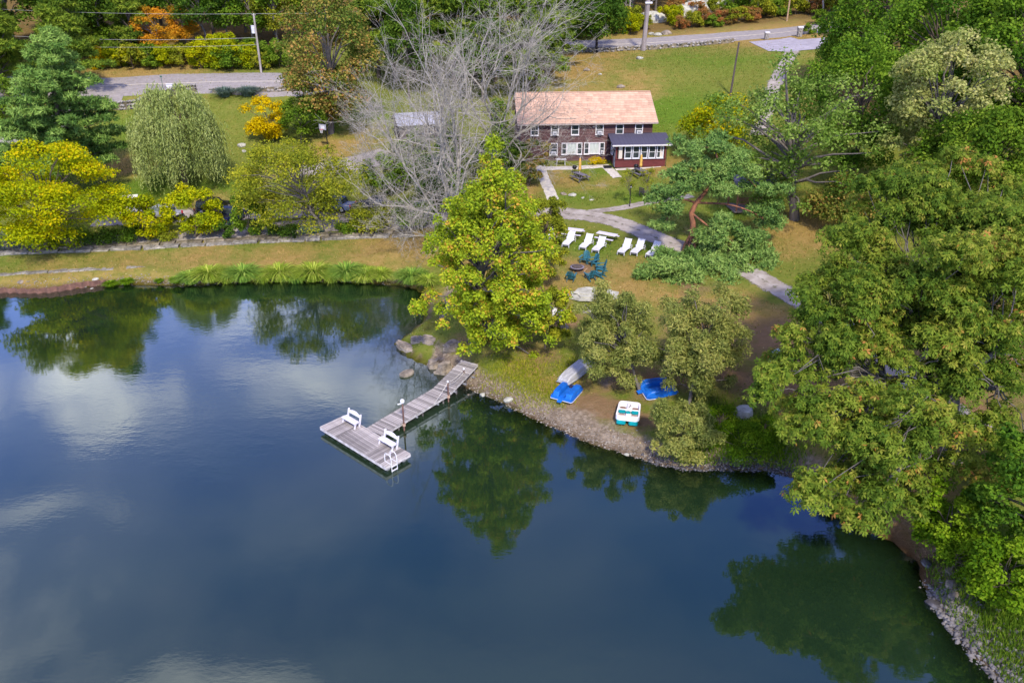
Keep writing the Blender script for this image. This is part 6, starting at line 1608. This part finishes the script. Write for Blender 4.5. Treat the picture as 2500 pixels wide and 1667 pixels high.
# ornamental grass clumps and weeds on the shore
def grass_clump(label, u, v, rad, hgt, n, seed, pal=P_reed, cat='grass clump', name='grass_clump'):
    q = np.random.RandomState(seed); b = G(u, v); V, F, Tn = [], [], []
    for i in range(n):
        a = q.rand() * 6.28; k = q.rand() ** .6; o = np.array([math.cos(a), math.sin(a)]) * rad * .35 * q.rand(); out = np.array([math.cos(a), math.sin(a)]) * rad * k
        h = hgt * q.uniform(.7, 1.1) * (1 - .25 * k); w = .034 * q.uniform(.7, 1.3); sd = np.array([-math.sin(a), math.cos(a), 0]) * w; j = len(V)
        for t in (0, .45, .8, 1):
            c = np.array([*(o + out * t ** 1.6), h * math.sin(min(1, t * 1.1) * (1.35 + 1.1 * k))]); ww = (1, .9, .55, .05)[(0, .45, .8, 1).index(t)]
            V += [c - sd * ww, c + sd * ww]
        F += [(j, j + 1, j + 3, j + 2), (j + 2, j + 3, j + 5, j + 4), (j + 4, j + 5, j + 7, j + 6)]; Tn += [np.clip(q.normal(.5, .25), 0, 1)] * 3
    root = thing(name, label, cat, b, 0, 'grass clumps along the dam')
    link('blades', np_mesh('blades', np.array(V), np.array(F), pal, np.array(Tn)), root)
for i, (u, v, rd, h, n) in enumerate([(468,690,1.7,1.1,430),(512,684,2.2,1.35,560),(556,689,1.5,1.0,380),(596,683,2.3,1.4,560),(644,688,1.6,1.1,400),(684,683,2.2,1.45,560),(724,688,1.8,1.2,430),(768,682,2.4,1.5,600),(812,687,1.7,1.1,420),(848,681,2.3,1.5,580),(892,686,2.0,1.3,480),(930,683,1.6,1.1,400),(1006,690,2.0,1.3,520),(1046,698,1.5,1.1,320)]):
    grass_clump('arching grass clump in the row along the dam shore', u, v, rd, h, n, 200 + i, P_reed if i % 3 else P_reed2)
for i, (u, v, rd, h, n, lb) in enumerate([(272,698,.8,.5,420,'low green grass tuft on the dam bank'),(310,694,.8,.55,420,'second low green grass tuft on the dam bank'),(388,690,.5,.4,200,'tiny round grass tuft on the bank'),(432,690,.8,.6,380,'green grass tuft beside the arching clumps')]):
    grass_clump(lb, u, v, rd, h, n, 230 + i, P_weed, name='grass_tuft')
grass_clump('blue-green clump of leaves at the road wall', 550, 236, 2.2, 1.4, 400, 240, P_blue, name='leafy_clump'); grass_clump('second blue-green clump of leaves at the road wall', 606, 234, 2.4, 1.4, 420, 241, P_blue, name='leafy_clump')
T('weed_bush', 'lush dark green weeds below the pale boulder', 1860, 1085, 1015, 1815, 1910, 1080, P_weed, 95, n_cl=22, per=170, size=.15, cr=.34, stems=3)
T('weed_bush', 'bright green weeds along the shore right of the willow shrub', 1790, 1105, 1060, 1715, 1900, 1115, P_weed, 96, n_cl=30, per=170, size=.13, cr=.3, stems=3)
T('weed_bush', 'green weeds left of the pale boulder', 1750, 1045, 1000, 1715, 1800, 1045, P_weed, 97, n_cl=16, per=150, size=.13, cr=.34, stems=2)
T('weed_bush', 'weeds on the bank between oak and cobbles', 2330, 1400, 1320, 2280, 2420, 1400, P_weed, 98, n_cl=20, per=130, size=.16, cr=.34, stems=2)
T('flower_bed', 'low bed of yellow flowers beside the porch door', 1452, 399, 389, 1432, 1478, 402, P_gold, 99, n_cl=12, per=60, size=.14, cr=.4, cat='flowers', parts=('stalks', 'blossom'))
for i, (u, v) in enumerate([(1506, 408), (1604, 402)]):
    grass_clump(('pale grass tuft at the porch corner by the door', 'pale grass tuft at the far porch corner')[i], u, v, .5, .6, 120, 250 + i, P_reed, name='grass_tuft')
# loose blades over the lush places
def weeds(name, label, pix, n, spread, hgt, seed, pal):
    q = np.random.RandomState(seed); C = []
    for u, v in pix:
        c = G(u, v); C.append(c)
    V, F, Tn = [], [], []
    for i in range(n):
        c = C[q.randint(len(C))]; x, y = c[0] + q.normal(0, spread), c[1] + q.normal(0, spread)
        z = zt(x, y)
        if z < .08: continue
        h = hgt * q.uniform(.4, 1.2); a = q.rand() * 6.28; d = np.array([math.cos(a), math.sin(a), 0]) * .03; l_ = q.normal(0, .35 * h, 2); j = len(V)
        V += [np.array([x, y, z - .02]) - d, np.array([x, y, z - .02]) + d, np.array([x + l_[0], y + l_[1], z + h])]; F.append((j, j + 1, j + 2)); Tn.append(np.clip(q.normal(.5, .3), 0, 1))
    tag(link(name, np_mesh(name, np.array(V), np.array(F), pal, np.array(Tn))), label, None, kind='stuff')
weeds('weeds', 'short green weeds along the shore beside the boulder', [(1740,1060),(1800,1080),(1860,1060),(1900,1110),(1760,1020),(1690,1120)], 9000, .8, .28, 1, P_weed)
weeds('weeds', 'rough grass on the bank by the boats', [(1250,930),(1300,950),(1340,960),(1220,900),(1400,900),(1280,900)], 5000, .9, .22, 2, P_olive)
weeds('weeds', 'tall grass on the bank below the oak', [(2380,1450),(2420,1530),(2460,1600),(2350,1380),(2480,1500),(2500,1650)], 7000, .9, .35, 3, P_green)

# ------------------------------------------------------------------ the wood behind the roads
def proto(name, pal, seed, **k):
    t = tree(name, '', (0, -500, 0), 14, (4.2, 4.2, 5.4), pal, seed=seed, **k); return t
PR = {}
for nm, pal, kw in (('dark', P_dark, {}), ('green', P_green, {}), ('deep', P_deep, {}), ('olive', P_olive, {}), ('orange', P_orange, {}), ('maple', P_maple, {})):
    PR[nm] = proto('wood_tree', pal, 300 + len(PR), n_cl=46, per=80, size=.5, cr=.3, trunk_r=.26, bark=M_barkgrey, density_in=.45, tspread=.4)
PR['pine'] = proto('wood_pine', P_hem, 320, n_cl=60, per=46, size=.55, cr=.26, mode='needle', shape='cone', flat=.45, trunk_r=.25)
PR['shrub'] = tree('roadside_shrub', '', (0, -520, 0), 3.2, (2.2, 2.0, 1.5), P_ygreen, seed=330, n_cl=26, per=80, size=.34, cr=.30, stems=3, irregular=.8, density_in=.2)
PR['shrubg'] = tree('roadside_shrub', '', (0, -520, 0), 3.2, (2.2, 2.0, 1.5), P_green, seed=331, n_cl=26, per=80, size=.34, cr=.30, stems=3, irregular=.8, density_in=.2)
PR['shruby'] = tree('roadside_shrub', '', (0, -520, 0), 3.2, (2.2, 2.0, 1.5), P_gold, seed=332, n_cl=26, per=80, size=.34, cr=.30, stems=3, irregular=.8, density_in=.2)
PR['shrubr'] = tree('roadside_shrub', '', (0, -520, 0), 3.2, (2.2, 2.0, 1.5), P_rust, seed=333, n_cl=26, per=80, size=.34, cr=.30, stems=3, irregular=.8, density_in=.2)
PR['shrubo'] = tree('roadside_shrub', '', (0, -520, 0), 3.2, (2.2, 2.0, 1.5), P_olive, seed=334, n_cl=26, per=80, size=.34, cr=.30, stems=3, irregular=.8, density_in=.2)
GROUPS = {'dark': ('dark green tree', 'dark trees of the wood'), 'green': ('mid green tree', 'mid green trees of the wood'), 'deep': ('fresh green tree', 'fresh green trees of the wood'),
          'olive': ('olive tree', 'olive trees of the wood'), 'maple': ('turning olive-brown tree', 'turning trees of the wood'), 'orange': ('orange tree', 'orange trees of the wood'),
          'pine': ('drooping conifer', 'conifers of the wood'), 'shrub': ('yellow-green verge shrub', 'yellow-green verge shrubs'), 'shrubg': ('green verge shrub', 'green verge shrubs'),
          'shruby': ('golden verge shrub', 'golden verge shrubs'), 'shrubr': ('rust-red verge shrub', 'rust-red verge shrubs'), 'shrubo': ('olive verge shrub', 'olive verge shrubs')}
used = set()
def put(kind, x, y, s, label=None, sz=1.0):
    src = PR[kind]; loc = (x, y, zt(x, y) - .1); sc = (s * rnd.uniform(.8, 1.25), s * rnd.uniform(.85, 1.15), s * sz * rnd.uniform(.8, 1.2))
    zone = ('deep in the wood behind the roads' if y > 166 else 'at the far end of the left road' if x < -58 else 'beyond the left road' if x < -14 else 'behind the oak and the turning pad' if (x > 48 and y < 140) else 'above the upper road' if y > 136 else 'between the dead trees and the lodge')
    lb = label or GROUPS[kind][0] + ' ' + zone; rz = rnd.uniform(0, 6.28)
    if kind not in used:
        used.add(kind); src.location = loc; src.rotation_euler = (0, 0, rz); src.scale = sc; src['label'] = lb; o = src
    else: o = copy_tree(src, loc, rz, lb, sc)
    if not label: o['group'] = GROUPS[kind][1] + ' ' + zone
    elif 'group' in o: del o['group']
    return o
def put_px(kind, u, v, s, label=None, sz=1.0):
    p = G(u, v); return put(kind, p[0], p[1], s, label, sz)
# left verge: shrubs in a row, then the orange tree, then the wood
for u, v, k, s in [(215,165,'shruby',.95),(250,168,'shruby',.8),(290,166,'shrub',1.05),(330,168,'shrubo',1.1),(370,166,'shrubg',1.0),(405,164,'shrub',.9),(445,164,'shrubo',.9),(490,168,'shrub',1.1),(530,168,'shrub',1.15),
                   (565,170,'shrubg',1.0),(600,168,'shrub',1.0),(640,170,'shrubo',.9),(660,160,'shrubg',1.1),(470,150,'shrubo',1.1),(545,146,'shrub',1.2),(600,145,'shrubg',1.2),(340,140,'shrubg',1.3),(260,140,'shrubg',1.2),(690,165,'shrubg',1.1),(210,140,'shrubo',1.3)]:
    put_px(k, u, v, s)
put_px('orange', 395, 152, .70, 'orange-gold tree glowing above the verge shrubs', .8); put_px('orange', 455, 120, .55, 'small rust-orange tree high in the left wood')
for u, v, k, s in [(255,135,'dark',.9),(300,120,'dark',1.0),(345,105,'deep',1.0),(200,120,'deep',.9),(505,125,'dark',.9),(560,118,'deep',.85),(620,115,'green',.95),(680,120,'olive',.9),(450,95,'dark',1.0),(720,110,'green',1),(770,120,'maple',.9),
                   (230,90,'dark',1.1),(400,85,'dark',1.1),(520,85,'green',1.05),(600,80,'olive',1.05),(670,85,'maple',1.0),(300,75,'dark',1.1),(760,80,'deep',1.0),(180,70,'green',1.1)]:
    put_px(k, u, v, s)
for x, y, k, s in [(-72,118,'pine',1.0),(-66,126,'pine',1.1),(-78,128,'pine',1.15),(-60,134,'pine',1.0),(-84,118,'pine',1.1),(-92,124,'pine',1.2),(-70,138,'pine',1.2),(-76,108,'pine',.95),(-86,108,'olive',1),(-96,112,'pine',1.1),(-66,106,'green',.6),(-90,140,'pine',1.2),(-100,136,'dark',1.2),(-80,146,'dark',1.1),(-108,128,'pine',1.2),(-74,150,'green',1.1),(-96,150,'dark',1.2),(-110,146,'pine',1.3),(-62,116,'pine',1.0),(-70,114,'pine',1.15),(-80,136,'dark',1.2),(-86,130,'pine',1.25),(-64,144,'dark',1.1),(-94,142,'green',1.2),(-76,121,'pine',1.2)]:
    put(k, x, y, s)
# conifers behind the lodge and the dead trees
for u, v, k, s in [(925,190,'pine',1.2),(965,200,'pine',1.25),(1010,195,'pine',1.3),(1060,190,'pine',1.2),(1110,200,'pine',1.3),(1160,205,'pine',1.25),(1210,200,'pine',1.25),(1260,195,'pine',1.2),(1310,200,'pine',1.1),(1340,175,'pine',1.05),(1330,215,'pine',.8),(1000,240,'dark',.8),(1180,250,'dark',.85),(1290,240,'pine',.8),(1370,150,'dark',.8)]:
    put_px(k, u, v, s)
T('roadside_maple', 'dark green maple with a black trunk at the stone wall', 1455, 128, -30, 1375, 1545, 100, P_dark, 110, n_cl=60, per=110, size=.42, cr=.26, trunk_r=.24, bark=mat('bark_dark', (.04, .032, .03), .95))
# bank above the upper road
for u, v, k, s in [(1400,95,'shrubg',1.0),(1440,92,'shrub',.9),(1500,86,'shrubo',1.0),(1540,84,'shrub',.9),(1530,70,'shrubo',1.1),(1575,75,'shrubo',.7),(1640,62,'shrub',.9),(1660,72,'shrubr',.6),(1690,68,'shrubo',.8),(1720,62,'shrubr',.75),(1745,66,'shrubg',.7),(1770,60,'shrubr',.8),(1800,56,'shrubo',1.0),
                   (1830,52,'shrubr',.8),(1860,46,'shrubo',1.1),(1645,38,'shrubr',.9),(1700,45,'shrubr',.8),(1740,35,'shrubo',1.0),(1790,35,'shrubg',1.2),(1900,40,'shrubg',1.2),(1945,36,'shrubo',1.1),(1990,34,'shrubr',1.0),(2030,36,'shrubo',1.0),(1850,30,'shrubg',1.4),(1820,20,'shrubg',1.5),(1880,22,'shrubo',1.4),(1480,70,'shrubg',1.3),(2000,60,'shrubg',.7),(1975,84,'shrubg',.45),(2010,80,'shrubg',.5)]:
    put_px(k, u, v, s)
for u, v, k, s in [(1420,70,'dark',.9),(1480,55,'deep',.9),(1540,45,'dark',.9),(1600,28,'dark',1.0),(1400,50,'deep',1.0),(1680,10,'dark',1.0),(1740,4,'dark',1.0),(1800,2,'dark',1.0),(1850,8,'deep',.9),(1920,10,'dark',1.0),(1970,14,'dark',1.0),(2030,12,'dark',1.0),(2090,20,'deep',1.0),(1510,12,'dark',1.1),(1640,4,'dark',1.1),(2150,60,'deep',1.1),(2080,50,'dark',1.0)]:
    put_px(k, u, v, s)
for i in range(56):                                         # deeper rows of the wood
    x = -115 + 230 * ((i * .618) % 1); y = 168 + 40 * (i / 56) + abs(x) * .05
    put(rnd.choice(['dark', 'dark', 'deep', 'green', 'olive', 'pine']), x, y, rnd.uniform(1.0, 1.35))
for x, y, s in [(66,60,1.1),(74,52,1.0),(60,74,1.1),(70,80,1.2),(80,70,1.2),(62,92,1.1),(74,98,1.2),(84,88,1.2),(66,112,1.1),(80,118,1.2),(56,128,1.0),(70,132,1.1),(54,50,.9),(62,40,1.0),(50,34,.7),(90,104,1.2)]:
    put(rnd.choice(['deep', 'dark', 'green']), x, y, s)
# pale bare trunks at the wood's edge
for i, (u, v, vt, lb) in enumerate([(1529,70,-40,'slender pale bare trunk at the wood edge by the thick pole'),(1538,70,-40,'second slender pale bare trunk at the wood edge'),(1573,60,-40,'grey bare trunk with a flared root behind the thick pole'),(1393,75,-60,'thin white bare trunk behind the roadside maple'),
        (1850,44,-40,'leaning pale trunk above the road bank'),(2008,42,-40,'pale trunk in the wood beyond the mailboxes'),(2034,38,-40,'leaning pale trunk beyond the mailboxes'),(250,130,-20,'pale trunk in the dark wood behind the orange tree'),(178,55,-30,'pale trunk high in the left wood')]):
    p = G(u, v); h = max(4, at_y(u, vt, p[1])[2] - p[2]); q = np.random.RandomState(400 + i)
    r = thing('bare_trunk', lb, 'tree trunk', p); mb = MB(); limb(mb, (0, 0, -.3), (q.normal(0, .5), 0, h), .18, .1, q, 7, 7, .02, 0)
    mb.build('trunk', M_dead if i % 2 else M_barkgrey, r, True)
    mb = MB()
    for k in range(5): limb(mb, (0, 0, h * (.5 + .1 * k)), (q.normal(0, 1.2), q.normal(0, 1), h * (.6 + .1 * k)), .05, .015, q, 4, 4, .1, 0)
    mb.build('branch', M_dead, r, True)

# short grass over the lawns
q = np.random.RandomState(55)
pr_ = np.array([[0.0, 0.0]]); BX = []
xs_, ys_ = q.uniform(-75, 48, 190000), 34 + 106 * q.rand(190000) ** 1.0
Pg = np.stack([xs_, ys_], 1); keep = signed(Pg) > .8
Pg = Pg[keep]
def grid_at(A_, P):
    i = np.clip(np.searchsorted(gx, P[:, 0]) - 1, 0, len(gx) - 2); j = np.clip(np.searchsorted(gy, P[:, 1]) - 1, 0, len(gy) - 2)
    return A_.reshape(GX.shape)[j, i]
bare = np.maximum(grid_at(dirt, Pg), grid_at(peb, Pg)) + grid_at(litter, Pg)
for nm_ in ('gravel_drive', 'gravel_track', 'road', 'entrance_drive', 'gravel_lot', 'parking_strip', 'forecourt', 'stone_path'):
    for o in [x for x in scene.objects if x.name.split('.')[0] == nm_]:
        vv = np.empty(len(o.data.vertices) * 3, np.float32); o.data.vertices.foreach_get('co', vv); vv = vv.reshape(-1, 3)[:, :2]
        for s in range(0, len(vv), 40):
            blk = vv[s:s + 40]; lo, hi = blk.min(0) - .6, blk.max(0) + .6
            cand = np.where(((Pg > lo) & (Pg < hi)).all(1) & (bare < 5))[0]
            if len(cand):
                dmin = np.min(np.linalg.norm(Pg[cand][:, None] - blk[None], axis=2), axis=1); bare[cand[dmin < .55]] = 9
Rh = np.array([[math.cos(HY), math.sin(HY)], [-math.sin(HY), math.cos(HY)]]); lh_ = (Pg - HO[:2]) @ Rh.T
bare[(lh_[:, 0] > -16) & (lh_[:, 0] < 1.8) & (lh_[:, 1] > -3.2) & (lh_[:, 1] < 9.2)] = 9
Pg = Pg[q.rand(len(Pg)) > bare * 1.3]
n = len(Pg); i_ = np.clip(np.searchsorted(gx, Pg[:, 0]) - 1, 0, len(gx) - 2); j_ = np.clip(np.searchsorted(gy, Pg[:, 1]) - 1, 0, len(gy) - 2)
fx_ = (Pg[:, 0] - gx[i_]) / (gx[i_ + 1] - gx[i_]); fy_ = (Pg[:, 1] - gy[j_]) / (gy[j_ + 1] - gy[j_])
zz = (GZ[j_, i_] * (1 - fx_) + GZ[j_, i_ + 1] * fx_) * (1 - fy_) + (GZ[j_ + 1, i_] * (1 - fx_) + GZ[j_ + 1, i_ + 1] * fx_) * fy_
h_ = q.uniform(.07, .22, n); aa = q.rand(n) * 6.28; w_ = .05
dv = np.stack([np.cos(aa), np.sin(aa), np.zeros(n)], 1) * w_; bs = np.column_stack([Pg, zz - .015]); tipv = bs + np.column_stack([q.normal(0, .07, (n, 2)), h_])
Vg = np.stack([bs - dv, bs + dv, tipv], 1).reshape(-1, 3)
tn_ = np.clip(grid_at(dry, Pg) * .75 - grid_at(lush, Pg) * .35 + .35 + q.normal(0, .26, n), 0, 1)
P_lawn = leaf_mat('lawn_blade', [(0, (.055, .095, .014)), (.3, (.10, .125, .020)), (.6, (.17, .145, .035)), (1, (.28, .185, .07))], .2)
tag(link('lawn_grass', np_mesh('lawn_grass', Vg, np.arange(3 * n).reshape(-1, 3), P_lawn, tn_)), 'short patchy grass of the lawns', None, kind='stuff')

# alike trees and shrubs of one zone: tell them apart by their order
ORD = ['first', 'second', 'third', 'fourth', 'fifth', 'sixth', 'seventh', 'eighth', 'ninth', 'tenth', 'eleventh', 'twelfth', 'thirteenth', 'fourteenth', 'fifteenth', 'sixteenth', 'seventeenth', 'eighteenth', 'nineteenth', 'twentieth']
by = {}
for o in scene.objects:
    if o.parent is None and 'group' in o and 'label' in o: by.setdefault(o['label'], []).append(o)
for lb, os_ in by.items():
    if 1 < len(os_) <= len(ORD):
        for i, o in enumerate(sorted(os_, key=lambda t: t.location.x / max(1, t.location.y))): o['label'] = lb + ', ' + ORD[i] + ' from the left'
